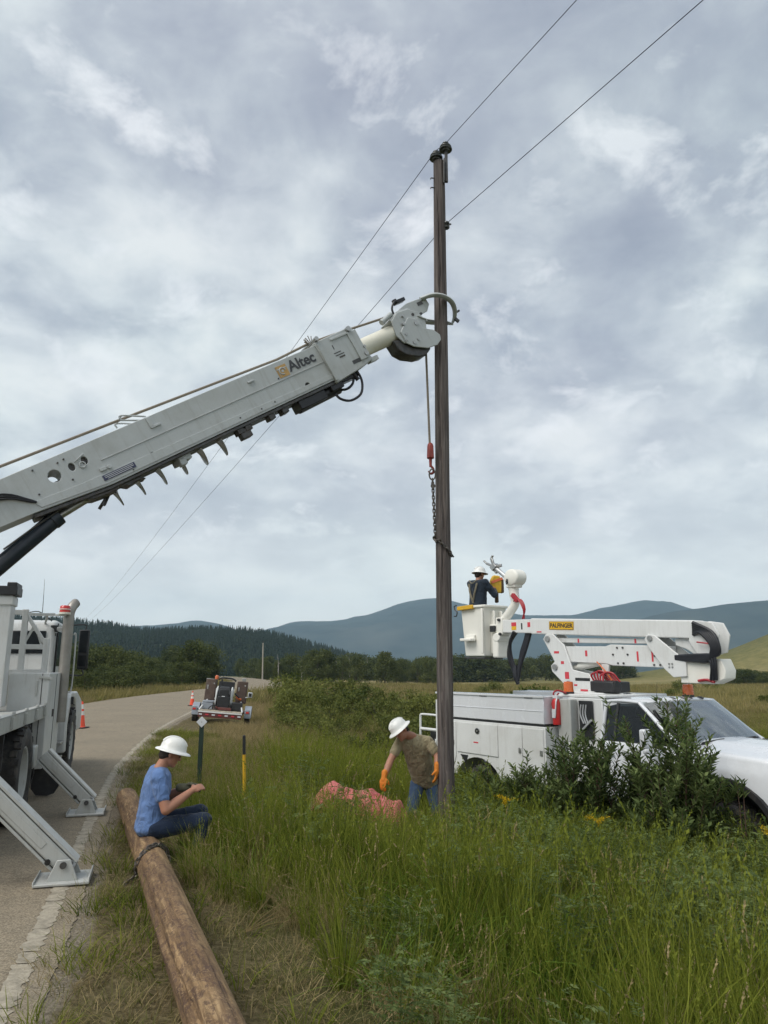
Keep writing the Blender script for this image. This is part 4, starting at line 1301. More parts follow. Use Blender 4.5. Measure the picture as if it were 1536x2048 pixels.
def wheel(parent, c, r, w, rim_mat, dual=False, side=1, n=36):
    """tyre > rim > hub, lying with its axle along local X; side +1: outer face towards +X"""
    M_ = Matrix(((0, 0, side), (0, 1, 0), (-side, 0, 0)))
    mb = MB()
    prof = [(r * .58, -w / 2 * .86), (r * .72, -w / 2), (r * .93, -w / 2 * .98), (r * .985, -w / 2 * .82), (r, -w / 2 * .55), (r * .985, -.012), (r * .985, .012), (r, w / 2 * .55), (r * .985, w / 2 * .82), (r * .93, w / 2 * .98), (r * .72, w / 2), (r * .58, w / 2 * .86)]
    mb.lathe(prof, n, c, M_, close=False)
    for k in range(n):                                     # tread blocks
        a = 2 * math.pi * k / n
        for zz in (-w * .31, w * .31):
            p = Vector(c) + M_ @ Vector((math.cos(a) * r * 1.0, math.sin(a) * r * 1.0, zz + (w * .05 if k % 2 else -w * .05)))
            Rm = M_ @ Matrix.Rotation(a, 3, 'Z')
            mb.box(p, (r * .05, r * .12, w * .26), Rm)
    ty = mb.build('wheel', MATS['tyre_rubber'], parent, smooth=50)
    rm = MB()
    rm.lathe([(r * .60, -w * .40), (r * .60, w * .38), (r * .575, w * .43), (r * .54, w * .40), (r * .50, w * .18 if not dual else -w * .05), (r * .34, w * .10 if not dual else -w * .12), (r * .30, w * .28 if not dual else w * .05), (r * .16, w * .34 if not dual else w * .16), (0.001, w * .34 if not dual else w * .16)], 28, c, M_, close=False)
    rim = rm.build('rim', rim_mat, ty, smooth=35)
    hb = MB()
    for k in range(8):
        a = 2 * math.pi * k / 8
        p = Vector(c) + M_ @ Vector((math.cos(a) * r * .24, math.sin(a) * r * .24, w * .26 if not dual else w * .06))
        hb.cyl(p, p + M_ @ Vector((0, 0, .03)), .014, n=6)
    hb.build('lug_nuts', MATS['steel_dark'], ty)
    return ty


# ------------------------------------------------------------------ digger derrick truck on the road
DT_LOC, DT_RZ = (-4.1, 8.8, 0.0), R(16.5)
DT_M = root_matrix(DT_LOC, DT_RZ)
DT_INV = DT_M.inverted()


def build_derrick():
    W, BW, DW, BK = MATS['derrick_white'], MATS['boom_white'], MATS['dusty_white'], MATS['black_plastic']
    t = empty('derrick_truck', DT_LOC, (0, 0, DT_RZ))
    tag(t, 'large white digger derrick truck parked on the road, boom raised to the old pole', 'truck')
    # frame and running gear
    mb = MB()
    for x in (-0.82, -1.62): mb.box((x, 1.0, .83), (.09, 9.2, .24))
    for y in (-3.3, -1.5, .8, 2.6, 4.4): mb.box((-1.22, y, .83), (.72, .12, .16))
    for y in (0, 4.4): mb.cyl((-2.3, y, .53), (-.2, y, .53), .075, n=10)
    mb.box((-1.22, 1.6, .62), (.5, 1.5, .35))
    mb.build('chassis', MATS['steel_dark'], t, 0.008)
    for x, s in ((-.10, 1), (-2.34, -1)):
        wheel(t, (x, 0, .53), .53, .27, DW, True, s)
        wheel(t, (x - .32 * s, 0, .53), .53, .27, DW, False, s)
    for x, s in ((-.06, 1), (-2.38, -1)): wheel(t, (x, 4.35, .53), .53, .28, DW, False, s)
    # flat bed with its side rail and stake pockets
    mb = MB(); mb.box((-1.22, -.2, 1.13), (2.30, 3.9, .06)); mb.build('bed_floor', DW, t, 0.006)
    for x in (-.045, -2.395):
        rl = MB(); rl.box((x, -.2, 1.14), (.07, 3.94, .155)); rl.box((x, -.2, 1.226), (.085, 3.96, .014))
        rl_o = rl.build('side_rail', DW, t, 0.006)
        for y in (-1.7, -.9, -.1, .7, 1.4):
            pk = MB(); pk.box((x + (.05 if x > -1 else -.05), y, 1.15), (.03, .09, .12)); pk.cyl((x + .05, y, 1.235), (x + .05, y, 1.262), .02, n=8); pk.build('stake_pocket', DW, rl_o, 0.004)
    mb = MB(); mb.box((-1.22, -.2, .98), (2.1, 3.6, .12)); mb.build('bed_sills', MATS['steel_dark'], t, 0.01)
    # inner wheel well of the rear axle
    mb = MB(); mb.box((-.30, 0.95, .86), (.46, .03, .42)); mb.box((-.30, -.85, .86), (.46, .03, .42)); mb.build('mud_guard', MATS['black_rubber'], t, 0.005)
    # bulkhead rack at the front of the bed
    mb = MB(); mb.box((-1.22, 1.72, 1.42), (2.28, .05, .40)); mb.build('bulkhead_panel', DW, t, 0.008)
    rk = MB()
    for x in (-.10, -.40, -1.22, -2.05, -2.34): rk.box((x, 1.72, 1.86), (.075, .075, 1.30 if x < -.35 and x > -2.1 else .52))
    for z, x0, x1 in ((1.665, -2.36, -.08), (2.0, -2.36, -.10), (2.47, -2.05, -.38)): rk.box(((x0 + x1) / 2, 1.72, z), (x1 - x0, .07, .065))
    rk.bar((-.40, 1.72, 2.46), (-.10, 1.72, 2.02), .05, .05); rk.bar((-.40, 1.73, 2.02), (-.27, 1.73, 2.30), .032, .032); rk.bar((-.27, 1.735, 2.30), (-.16, 1.735, 2.02), .032, .032)
    rk.bar((-.42, 1.70, 2.45), (-.12, 2.4, 2.50), .03, .03)
    rk.bar((-1.2, 1.735, 2.02), (-.8, 1.735, 2.44), .032, .032)
    rk_o = rk.build('rack', W, t, 0.006)
    lk = MB()
    for x in (-.14, -.36): lk.bar((x, 1.665, 1.60), (x + .03, 1.665, 1.36), .02, .02); lk.bar((x + .03, 1.66, 1.60), (x, 1.66, 1.36), .02, .02)
    lk.build('latch', MATS['steel_dark'], rk_o)
    # boom rest: tall white post with black saddle
    mb = MB(); mb.box((-.70, 1.30, 1.95), (.42, .30, 1.46)); mb.box((-.70, 1.30, 2.58), (.46, .34, .12)); br = mb.build('boom_rest', W, t, 0.012)
    mb = MB(); mb.box((-.72, 1.30, 2.71), (.58, .40, .12)); mb.box((-.50, 1.30, 2.79), (.12, .40, .06)); mb.build('saddle', BK, br, 0.012)
    # tall cabinet behind the cab
    mb = MB(); mb.box((-.24, 2.20, 1.03), (.50, 1.40, 1.24)); cb = mb.build('cabinet', W, t, 0.012)
    mb = MB(); mb.box((.012, 2.22, 1.03), (.006, .014, 1.20)); mb.box((-.08, 1.497, 1.03), (.008, .006, 1.22)); mb.build('seam', BK, cb)
    mb = MB(); mb.bar((-.12, 1.48, 1.60), (.05, 1.50, 1.57), .03, .035); mb.box((-.14, 1.485, 1.45), (.02, .02, .20)); mb.build('grab_bar', DW, cb, 0.004)
    mb = MB(); mb.cyl((-.03, 1.485, 1.2), (-.03, 1.5, 1.2), .03, n=12); mb.box((-.14, 1.49, .78), (.03, .02, .10)); mb.box((.018, 2.05, 1.1), (.02, .05, .10)); mb.build('hinge', MATS['steel_dark'], cb)
    mb = MB(); mb.prism([(-.15, .42), (.20, .42), (.20, .14), (.15, .05), (.06, .02), (-.08, .03), (-.15, .12)], lambda u, v, w: (u, w, v), 1.86, 1.90); mb.build('mud_flap', MATS['black_rubber'], t)
    # cab
    prof = [(2.78, 1.0), (2.78, 2.28), (2.84, 2.40), (3.1, 2.45), (3.75, 2.44), (3.92, 2.38), (4.30, 1.72), (4.32, 1.0)]
    mb = MB(); mb.prism(prof, lambda u, v, w: (w, u, v), -2.22, -.14)
    cab = mb.build('cab', W, t, 0.05, seg=3)
    mb = MB(); mb.box((-.52, 2.772, 2.10), (.52, .02, .34)); mb.box((-1.22, 2.772, 2.10), (.70, .02, .34)); mb.build('rear_window', MATS['dark_glass'], cab, 0.01)
    mb = MB(); mb.prism([(3.15, 1.75), (3.15, 2.28), (3.78, 2.28), (4.05, 1.75)], lambda u, v, w: (w, u, v), -.15, -.128); mb.build('side_window', MATS['dark_glass'], cab)
    mb = MB(); mb.box((-.134, 3.05, 1.75), (.014, .02, 1.3)); mb.box((-.125, 3.0, 1.95), (.02, .05, .6)); mb.build('door_gap', BK, cab)
    mb = MB(); mb.box((-.16, 2.86, 2.31), (.10, .12, .10)); mb.box((-.20, 2.84, 2.22), (.14, .04, .05)); mb.build('bracket', BK, cab, 0.01)
    mb = MB(); mb.bar((-.62, 2.60, 2.50), (.02, 2.60, 2.50), .035, .03); mb.bar((-.24, 2.6, 2.50), (-.30, 2.85, 2.38), .03, .02); bb = mb.build('beacon_bar', W, cab, 0.004)
    mb = MB(); mb.lathe([(.072, 0), (.078, .03), (.074, .105), (.06, .12), (.001, .122)], 20, (-.005, 2.60, 2.525)); bl = mb.build('beacon', MATS['red_lens'], t)
    mb = MB(); mb.lathe([(.085, 0), (.085, .03), (.079, .032)], 20, (-.005, 2.60, 2.512)); mb.torus((-.005, 2.60, 2.588), .076, .007); mb.build('base_ring', MATS['tube_cream'], bl)
    mb = MB(); mb.tube([(-.33, 2.7, 2.42), (-.335, 2.7, 2.75), (-.345, 2.7, 3.05)], [.006, .004, .002], 5); mb.build('aerial', BK, cab)
    mb = MB(); mb.tube([(-.55, 2.6, 2.52), (-.38, 2.64, 2.55), (-.25, 2.7, 2.47), (-.2, 2.78, 2.42)], .008, 6); mb.build('cable', BK, cab)
    # exhaust stack
    mb = MB(); mb.tube([(.045, 2.72, .93), (.045, 2.72, 2.42), (.05, 2.725, 2.55), (.075, 2.76, 2.64), (.115, 2.83, 2.71)], [.078, .078, .076, .074, .072], 18, True); st = mb.build('exhaust_stack', MATS['chrome_worn'], t)
    mb = MB(); mb.tube([(.112, 2.825, 2.708), (.117, 2.834, 2.714)], .064, 16); mb.build('outlet', BK, st)
    mb = MB(); mb.box((-.04, 2.74, 2.30), (.14, .05, .05)); mb.box((-.04, 2.74, 1.62), (.14, .05, .05)); mb.build('clamp', MATS['steel'], st, 0.004)
    mb = MB(); mb.tube([(.13, 2.76, 2.22), (.16, 2.80, 2.18), (.16, 2.80, 1.45), (.12, 2.76, 1.36)], .012, 8); mb.build('grab_handle', W, st)
    # hood and fenders
    hp = [(4.28, 1.0), (4.28, 1.74), (5.0, 1.66), (5.85, 1.50), (5.98, 1.38), (6.0, .75), (5.2, .75)]
    mb = MB(); mb.prism(hp, lambda u, v, w: (w, u, v), -1.95, -.50); mb.build('hood', W, t, 0.06, seg=3)
    for x0, x1 in ((-.52, .055), (-2.5, -1.92)):
        pts = [(3.55, .40), (3.55, .95), (3.72, 1.25), (3.98, 1.34), (4.9, 1.32), (5.75, 1.15), (5.95, .95), (5.95, .62), (5.12, .62)]
        pts += [(4.35 + .70 * math.cos(a), .53 + .70 * math.sin(a)) for a in [math.pi * (0.06 + .8 * k / 12) for k in range(13)]] + [(3.78, .40)]
        mb = MB(); mb.prism(pts, lambda u, v, w: (w, u, v), x0, x1); fd = mb.build('fender', W, t, 0.03)
        if x1 > 0:
            mb = MB(); mb.box((.07, 3.92, 1.20), (.05, .06, .12)); mb.bar((.06, 3.9, 1.16), (.12, 3.95, 1.12), .015, .015); mb.build('marker_lamp', BK, fd, 0.008)
            mb = MB(); mb.box((-.10, 3.40, .58), (.26, .34, .04)); mb.box((-.10, 3.40, .36), (.26, .34, .04)); mb.box((-.22, 3.40, .6), (.03, .3, .7)); mb.build('cab_step', MATS['steel'], t, 0.005)
    mb = MB(); mb.box((-1.22, 6.08, .72), (2.3, .16, .32)); mb.build('bumper', MATS['steel'], t, 0.03)
    # mirror on its arms
    mb = MB(); mb.box((.17, 4.05, 2.03), (.17, .07, .66)); mr = mb.build('mirror', BK, t, 0.025, seg=3)
    mb = MB(); mb.box((.165, 4.012, 2.16), (.125, .006, .36)); mb.box((.165, 4.012, 1.84), (.125, .006, .18)); mb.build('mirror_glass', MATS['dark_glass'], mr)
    mb = MB(); mb.tube([(-.15, 4.0, 2.42), (.17, 4.05, 2.44), (.17, 4.05, 2.34)], .012, 8); mb.tube([(-.15, 4.0, 1.62), (.17, 4.05, 1.60), (.17, 4.05, 1.72)], .012, 8); mb.build('mirror_arm', BK, mr)

    # outriggers
    def outrigger(y, p0, p1, foot, lab):
        mb = MB()
        p0 = Vector((p0[0], y, p0[1])); p1 = Vector((p1[0], y, p1[1])); d = (p1 - p0).normalized(); nrm_ = Vector((d.z, 0, -d.x)) * -1
        w = .128; h = .19
        mb.bar(p0, p1, w, h, (0, 1, 0))
        o = mb.build('outrigger', DW, t, 0.012)
        o['label'] = lab
        k = MB()
        up = d.cross(Vector((0, 1, 0))); up = up if up.z > 0 else -up
        for sg in (-1, 1): k.bar(p0 + up * (h / 2 - .012) * sg + Vector((0, 0, 0)), p1 + up * (h / 2 - .012) * sg + d * (.03 if sg > 0 else -.05), .024, w + .05, (0, 1, 0))
        k.bar(p0, p1 - d * .25, w * .5, h * 1.04, (0, 1, 0))
        k.build('flange', DW, o, 0.005)
        q = MB(); q.bar(p1 - d * .22, p1 + d * .05, w * .72, h * .70, (0, 1, 0)); q.build('inner_leg', MATS['steel'], o, 0.008)
        f = MB(); fx = foot
        f.box((fx, y, .022), (.42, .40, .022)); f.box((fx - .205, y, .040), (.012, .40, .03)); f.box((fx + .205, y, .045), (.012, .40, .045))
        for s_ in (-1, 1): f.prism([(fx - .12, .03), (fx + .12, .03), (fx + .05, .19), (fx - .05, .19)], lambda u, v, w_: (u, w_, v), y + s_ * .12 - .009, y + s_ * .12 + .009)
        sh = f.build('shoe', DW, o, 0.006)
        b = MB(); b.cyl((fx, y - .15, .15), (fx, y + .15, .15), .026, n=12); b.build('pin', MATS['steel_dark'], sh)
        b = MB()
        for kk in range(2): b.cyl(p1 - d * (.14 + .0 * kk) + Vector((0, -.12, 0)) - up * .06, p1 - d * .14 + Vector((0, -.10, 0)) - up * .06, .022, n=10)
        b.build('bolt', MATS['steel_dark'], o)
        return o
    outrigger(-2.6, (-.55, 1.44), (.80, .12), .78, 'rear outrigger leg, the nearest one')
    outrigger(.42, (.16, .70), (.70, .16), .69, 'front outrigger leg, half hidden by the rear one')
    for y, zz in ((-2.6, 1.0), (.60, .66)):
        mb = MB(); mb.box((-1.10, y, zz), (2.3, .26, .26)); mb.build('outrigger_housing', DW, t, 0.015)
    mb = MB(); mb.tube([(-.02, .75, .62), (.02, .72, .45), (-.04, .70, .32), (-.08, .75, .5)], .013, 6); mb.tube([(-.05, .8, .62), (.0, .8, .38), (-.05, .78, .25)], .011, 6); mb.build('hydraulic_hose', MATS['hose_black'], t)

    # turret
    mb = MB(); mb.cyl((-1.22, -1.55, 1.0), (-1.22, -1.55, 1.35), .46, n=28); mb.cyl((-1.22, -1.55, 1.35), (-1.22, -1.55, 1.55), .52, n=28); mb.build('turntable', W, t, 0.01)
    tw = DT_INV @ Vector((-4.73, 6.9, 0))
    mb = MB(); mb.box((tw.x, tw.y, 2.1), (.62, .52, 1.2)); mb.box((tw.x, tw.y, 2.75), (.50, .5, .5)); mb.build('turret', W, t, 0.03)

    # ---------------- boom
    u = Vector((.884, .467, 0)); lx = u * .8406 + Vector((0, 0, .5417)); hx = -u * .5417 + Vector((0, 0, .8406))
    BM = DT_INV @ frame_matrix((-3.922, 7.327, 3.559), lx, hx)

    def bp(mb_, name, mat, bevel=0.0, parent=None, **k):
        o = mb_.build(name, mat, parent or t, bevel, **k)
        if parent is None: o.matrix_basis = BM
        return o
    # outer box section, pierced near its foot
    mb = MB()
    mb.prism([(-1.55, -.40), (-1.55, -.06), (-1.3, 0), (4.05, 0.0), (4.05, -.50), (.9, -.515), (.1, -.45)], lambda a, b, w: (a, w, b), -.17, .17)
    boom = mb.build('boom', BW, t, 0)
    boom.matrix_basis = BM
    cut = MB()
    cut.cyl((.46, -.4, -.19), (.46, .4, -.19), .066, n=24)
    for l_, h_ in ((.655, -.175), (.80, -.165)):
        cut.prism([(l_ + .032 * math.cos(a), h_ + .045 * math.sin(a)) for a in [6.28 * k / 14 for k in range(14)]], lambda a, b, w: (a, w, b), -.4, -.1)
    cut.cyl((1.47, -.4, -.41), (1.47, -.1, -.41), .03, n=16)
    cut.cyl((3.62, -.4, -.42), (3.62, -.1, -.42), .035, n=16)
    co = cut.build('boom_cutter', BK, None, smooth=0); co.matrix_basis = DT_M @ BM
    bmod = boom.modifiers.new('holes', 'BOOLEAN'); bmod.object = co; bmod.solver = 'EXACT'; bmod.operation = 'DIFFERENCE'
    dg = bpy.context.evaluated_depsgraph_get(); dg.update()
    nm = bpy.data.meshes.new_from_object(boom.evaluated_get(dg))
    boom.modifiers.clear(); boom.data = nm; nm.materials.clear(); nm.materials.append(BW)
    bpy.data.objects.remove(co)
    nm.polygons.foreach_set('use_smooth', [True] * len(nm.polygons)); nm.set_sharp_from_angle(angle=R(30))
    bv = boom.modifiers.new('bevel', 'BEVEL'); bv.width = .006; bv.segments = 2; bv.limit_method = 'ANGLE'

    def sub(mb_, name, mat, bevel=0.0, **k): return mb_.build(name, mat, boom, bevel, **k)
    mb = MB(); mb.cyl((.46, -.168, -.19), (.46, .168, -.19), .072, n=24, caps=False); sub(mb, 'hole_sleeve', BW)
    mb = MB(); mb.box((-.2, -.05, -.25), (2.0, .06, .04)); mb.box((2.2, 0, -.25), (3.3, .27, .40)); sub(mb, 'inner_section', MATS['steel_dark'], .005)
    # lower flange plates, weld seams
    mb = MB()
    for s_ in (-1, 1):
        mb.prism([(.15, -.345), (.62, -.375), (4.0, -.42), (4.0, -.475), (.9, -.49), (.2, -.43)], lambda a, b, w: (a, w, b), s_ * .172 - .006, s_ * .172 + .006)
        mb.bar((.95, s_ * .173, -.235), (3.98, s_ * .173, -.235), .010, .008)
    sub(mb, 'flange_plate', BW, .002)
    mb = MB(); mb.prism([(.1, -.455), (.9, -.52), (4.1, -.505), (4.1, -.545), (.9, -.555), (.1, -.50)], lambda a, b, w: (a, w, b), -.15, .15); sub(mb, 'under_tray', MATS['steel_dark'], .006)
    mb = MB(); mb.box((1.06, -.181, -.425), (.37, .006, .060)); lb = sub(mb, 'placard', MATS['decal_navy'])
    mb = MB()
    for k in range(3): mb.box((1.06, -.1855, -.408 - .017 * k), (.33 - .05 * (k == 2), .002, .0055))
    mb.build('placard_lines', MATS['reflector_white'], lb)
    mb = MB(); mb.torus((.76, -.176, -.20), .03, .008, Matrix.Rotation(R(90), 3, 'X')); mb.bar((.70, -.18, -.14), (.82, -.18, -.10), .012, .012); mb.box((.92, -.18, -.33), (.07, .02, .035)); mb.cyl((.99, -.16, -.335), (.99, -.20, -.335), .022, n=12); sub(mb, 'pin_boss', BW, .003)
    mb = MB()
    for l_, h_ in ((.24, -.30), (.60, -.30), (1.2, -.47), (.55, -.08), (.62, -.07), (.3, -.05), (2.6, -.44), (2.9, -.45), (3.1, -.44), (3.3, -.2)): mb.cyl((l_, -.160, h_), (l_, -.181, h_), .010, n=8)
    sub(mb, 'bolt_heads', MATS['steel_dark'])
    # rungs and lift eye on top
    mb = MB(); P = [(1.40, -.15, .105), (1.76, -.15, -.035)]
    mb.tube([(1.36, -.15, .075), (1.38, -.15, .125), (1.62, -.15, .01)], .010, 6); mb.tube([(1.36, -.15, .075), (1.60, -.15, -.03)], .010, 6); mb.tube([(1.36, .15, .075), (1.38, .15, .125), (1.62, .15, .01)], .010, 6); mb.tube([(1.38, -.15, .12), (1.38, .15, .12)], .010, 6)
    sub(mb, 'step', BW)
    mb = MB(); mb.box((1.62, -.178, -.07), (.05, .02, .12)); mb.box((1.66, -.178, -.13), (.12, .02, .025)); mb.box((2.95, -.178, -.10), (.09, .02, .02)); sub(mb, 'lug', BW, .004)
    # hoses at the foot of the boom
    mb = MB()
    for k in range(3): mb.tube([(-.9, -.19, -.20 - .03 * k), (-.35, -.20, -.10 - .03 * k), (-.05, -.20, -.16 - .025 * k), (.12, -.19, -.30 - .012 * k), (.18, -.18, -.36)], .012, 7)
    sub(mb, 'hydraulic_hose', MATS['hose_black'])
    # lettering and emblem
    lt = link('lettering', text_mesh('Altec', .19, .001, .005, 1.0), MATS['letter_grey'], boom)
    lt.matrix_basis = Matrix.Translation((3.70, -.1745, -.125)) @ Matrix.Rotation(R(90), 4, 'X')
    em = MB(); em.box((3.40, -.174, -.135), (.15, .004, .15)); eo = sub(em, 'emblem', MATS['logo_orange'])
    em = MB(); em.torus((3.40, -.177, -.135), .042, .008, Matrix.Rotation(R(90), 3, 'X'), 20, 6, 4.9); em.bar((3.345, -.177, -.20), (3.345, -.177, -.075), .012, .003); em.bar((3.33, -.177, -.10), (3.47, -.177, -.10), .003, .012); em.cyl((3.40, -.1765, -.135), (3.40, -.179, -.135), .018, n=12)
    em.build('emblem_mark', BW, eo)
    # collar box at the end of the outer section
    mb = MB(); mb.prism([(3.98, .03), (4.52, .045), (4.60, .01), (4.64, -.24), (4.66, -.46), (4.50, -.50), (4.0, -.55)], lambda a, b, w: (a, w, b), -.195, .195); cl = bp(mb, 'collar', BW, .01)
    mb = MB(); mb.box((4.36, -.20, -.02), (.30, .02, .03)); mb.box((4.55, -.205, -.22), (.14, .02, .40)); mb.box((4.02, -.20, -.26), (.05, .02, .52)); mb.box((4.70, -.12, -.46), (.14, .10, .06)); mb.build('collar_plates', BW, cl, .004)
    mb = MB(); mb.box((4.22, -.1965, -.20), (.11, .003, .012)); mb.box((4.24, -.1965, -.235), (.14, .003, .012)); mb.box((4.26, -.1965, -.27), (.09, .003, .02)); mb.box((4.20, -.1965, -.12), (.012, .003, .06)); mb.box((4.42, -.1965, -.40), (.13, .004, .05)); mb.build('stencil', MATS['steel_dark'], cl)
    mb = MB(); mb.cyl((4.52, -.24, .02), (4.52, .24, .02), .034, n=14); mb.cyl((4.02, -.24, .06), (4.02, .24, .06), .028, n=14); mb.cyl((4.60, -.23, -.36), (4.60, -.19, -.36), .03, n=12); mb.cyl((4.62, -.23, -.27), (4.62, -.19, -.27), .018, n=12); mb.build('roller', MATS['steel'], cl)
    mb = MB()
    for k in range(9):
        a = k * .7; mb.tube([(4.02, -.1 + .02 * k, .07), (4.02 + .05 * math.cos(a), -.1 + .02 * k, .07 + .07 * abs(math.sin(a)) + .03)], .006, 5)
    mb.build('frayed_rope', MATS['rope_tan'], cl)
    # winch motor slung under the boom, hoses
    mb = MB(); mb.cyl((3.42, 0, -.60), (4.10, 0, -.585), .085, n=18); mb.box((3.62, 0, -.60), (.42, .24, .12)); mb.box((4.02, 0, -.57), (.20, .26, .10)); mb.box((4.28, 0, -.52), (.3, .22, .10)); wm = bp(mb, 'winch_motor', MATS['hose_black'], .012)
    mb = MB(); mb.tube([(3.95, -.10, -.66), (3.98, -.12, -.75), (4.10, -.12, -.82), (4.28, -.12, -.80), (4.38, -.12, -.68), (4.40, -.12, -.55), (4.36, -.1, -.46)], .017, 8)
    mb.tube([(4.05, -.05, -.62), (4.15, -.08, -.66), (4.27, -.08, -.63), (4.34, -.08, -.54), (4.35, -.08, -.45)], .017, 8); mb.cyl((4.34, -.1, -.50), (4.36, -.1, -.62), .03, n=10); mb.build('hydraulic_hose', MATS['hose_black'], wm)
    mb = MB()
    for l_ in (2.55, 2.66, 3.0, 3.2): mb.box((l_, -.06, -.575), (.09, .14, .07)); 
    mb.box((2.60, -.06, -.62), (.14, .12, .12)); bp(mb, 'hose_clamp', MATS['steel_dark'], .008)
    # auger stowed against the far side: a shaft with helical flighting
    mb = MB(); mb.cyl((.75, .18, -.50), (2.55, .18, -.50), .035, n=12)
    aug = bp(mb, 'auger', MATS['steel_dark'])
    fl = MB(); V = []; F = []; turns = 5.2; ns = 150
    for k in range(ns + 1):
        tt = k / ns; a = tt * turns * 2 * math.pi + 3.6; l_ = .92 + tt * 1.42; r_ = .235
        c_, s_ = math.cos(a), math.sin(a)
        V += [(l_, .18 + .035 * c_, -.50 + .035 * s_), (l_ + .03, .18 + r_ * c_, -.50 + r_ * s_), (l_ + .042, .18 + r_ * c_, -.50 + r_ * s_), (l_ + .02, .18 + .035 * c_, -.50 + .035 * s_)]
    for k in range(ns):
        for q in range(4): F.append((4 * k + q, 4 * k + (q + 1) % 4, 4 * k + 4 + (q + 1) % 4, 4 * k + 4 + q))
    fl.add(V, F); fl.build('flighting', MATS['steel'], aug, smooth=50)
    mb = MB()
    for k in range(6): a = k * 1.05; mb.bar((.92, .18 + .06 * math.cos(a), -.5 + .06 * math.sin(a)), (.80 - .03 * (k % 2), .18 + .17 * math.cos(a), -.5 + .17 * math.sin(a)), .035, .03)
    mb.build('cutting_teeth', MATS['steel_dark'], aug)
    mb = MB(); mb.box((1.80, 0.05, -.56), (.16, .30, .10)); mb.box((1.76, -.05, -.61), (.08, .12, .08)); bp(mb, 'auger_bracket', BW, .01)
    # lift cylinder
    mb = MB(); mb.cyl((-1.35, 0, -1.02), (.30, 0, -.565), .085, n=20); mb.cyl((.24, 0, -.58), (.33, 0, -.556), .098, n=20); lc = bp(mb, 'lift_cylinder', MATS['ram_paint'], .004)
    mb = MB(); mb.cyl((.30, 0, -.565), (.86, 0, -.50), .040, n=14); mb.build('rod', MATS['steel'], lc)
    mb = MB(); mb.tube([(-.3, -.11, -.64), (.05, -.11, -.57), (.28, -.10, -.53), (.62, -.12, -.47)], .010, 6); mb.build('pipe', MATS['steel_dark'], lc)
    mb = MB(); mb.prism([(.55, -.50), (1.0, -.52), (.98, -.58), (.85, -.585), (.7, -.57)], lambda a, b, w: (a, w, b), -.12, .12); mb.prism([(1.0, -.53), (1.22, -.54), (1.30, -.60), (1.22, -.585), (1.1, -.60)], lambda a, b, w: (a, w, b), -.10, .10); bp(mb, 'ram_bracket', MATS['steel_dark'], .006)
    # insulated tip tube
    mb = MB(); mb.cyl((4.5, 0, -.25), (5.42, 0, -.245), .125, n=32); tb = bp(mb, 'tip_tube', MATS['tube_cream'])
    mb = MB(); mb.cyl((5.15, -.12, -.37), (5.15, -.12, -.47), .007, n=6); mb.build('grease_pipe', BK, tb)
    # boom head: cheek plates, sheave guard, leaf shaped guides
    hd = MB()
    for s_ in (-1, 1):
        hd.prism([(5.26, -.10), (5.40, -.02), (5.60, -.03), (5.74, -.12), (5.80, -.26), (5.72, -.44), (5.46, -.52), (5.28, -.44), (5.22, -.30)], lambda a, b, w: (a, w, b), s_ * .13 - .012, s_ * .13 + .012)
    hd.prism([(5.24, -.08), (5.42, 0.0), (5.62, -.02), (5.70, -.12), (5.3, -.14)], lambda a, b, w: (a, w, b), -.13, .13)
    head = bp(hd, 'boom_head', BW, .008)
    mb = MB(); mb.prism([(5.15, -.34), (5.165, -.50), (5.25, -.60), (5.42, -.69), (5.54, -.71), (5.66, -.66), (5.70, -.52), (5.4, -.40)], lambda a, b, w: (a, w, b), -.115, .115); mb.build('sheave_guard', MATS['steel_dark'], head, .015)
    fl_pts = [(5.52, -.14), (5.66, -.22), (5.67, -.36), (5.82, -.44), (5.885, -.54), (5.86, -.61), (5.76, -.655), (5.58, -.64), (5.38, -.54), (5.30, -.46), (5.30, -.28)]
    for s_ in (-1, 1):
        mb = MB(); mb.prism(fl_pts, lambda a, b, w: (a, w, b), s_ * .155 - .012, s_ * .155 + .012); mb.build('guide_plate', BW, head, .008)
    mb = MB()
    for l_, h_, r_ in ((5.36, -.34, .022), (5.42, -.49, .026), (5.50, -.47, .018), (5.60, -.26, .03), (5.33, -.42, .014), (5.46, -.10, .016), (5.40, -.20, .02)): mb.cyl((l_, -.10, h_), (l_, -.178, h_), r_, n=12)
    mb.build('pin', MATS['steel'], head)
    # pole grabber: body, hose and two curved tongs round the pole
    mb = MB()
    for s_ in (-1, 1): mb.prism([(5.44, -.20), (5.42, -.08), (5.52, .02), (5.68, .055), (5.88, .05), (6.02, .02), (6.03, -.08), (5.94, -.16), (5.82, -.17), (5.74, -.24), (5.6, -.28)], lambda a, b, w: (a, w, b), s_ * .085 - .012, s_ * .085 + .012)
    mb.prism([(5.5, 0.0), (5.70, .045), (5.95, .03), (5.95, -.06), (5.6, -.08)], lambda a, b, w: (a, w, b), -.085, .085)
    mb.cyl((5.64, -.13, -.13), (5.64, .13, -.13), .045, n=16)
    gb = bp(mb, 'pole_grabber', BW, .008)
    mb = MB(); mb.cyl((5.64, -.145, -.13), (5.64, -.13, -.13), .024, n=12); mb.cyl((5.80, -.12, -.16), (5.80, -.09, -.16), .02, n=12); mb.box((5.88, -.10, -.02), (.09, .01, .05)); mb.build('pivot', MATS['steel_dark'], gb)
    def tong(path, r, nm_):
        m2 = MB(); m2.tube(path, r, 10, True, 0.55); return m2.build(nm_, BW, gb)
    tong([(5.92, -.10, .035), (6.08, -.16, .01), (6.22, -.19, -.06), (6.34, -.17, -.17), (6.40, -.10, -.28), (6.40, -.02, -.38), (6.36, .04, -.44)], [.05, .058, .055, .05, .042, .034, .02], 'tong')
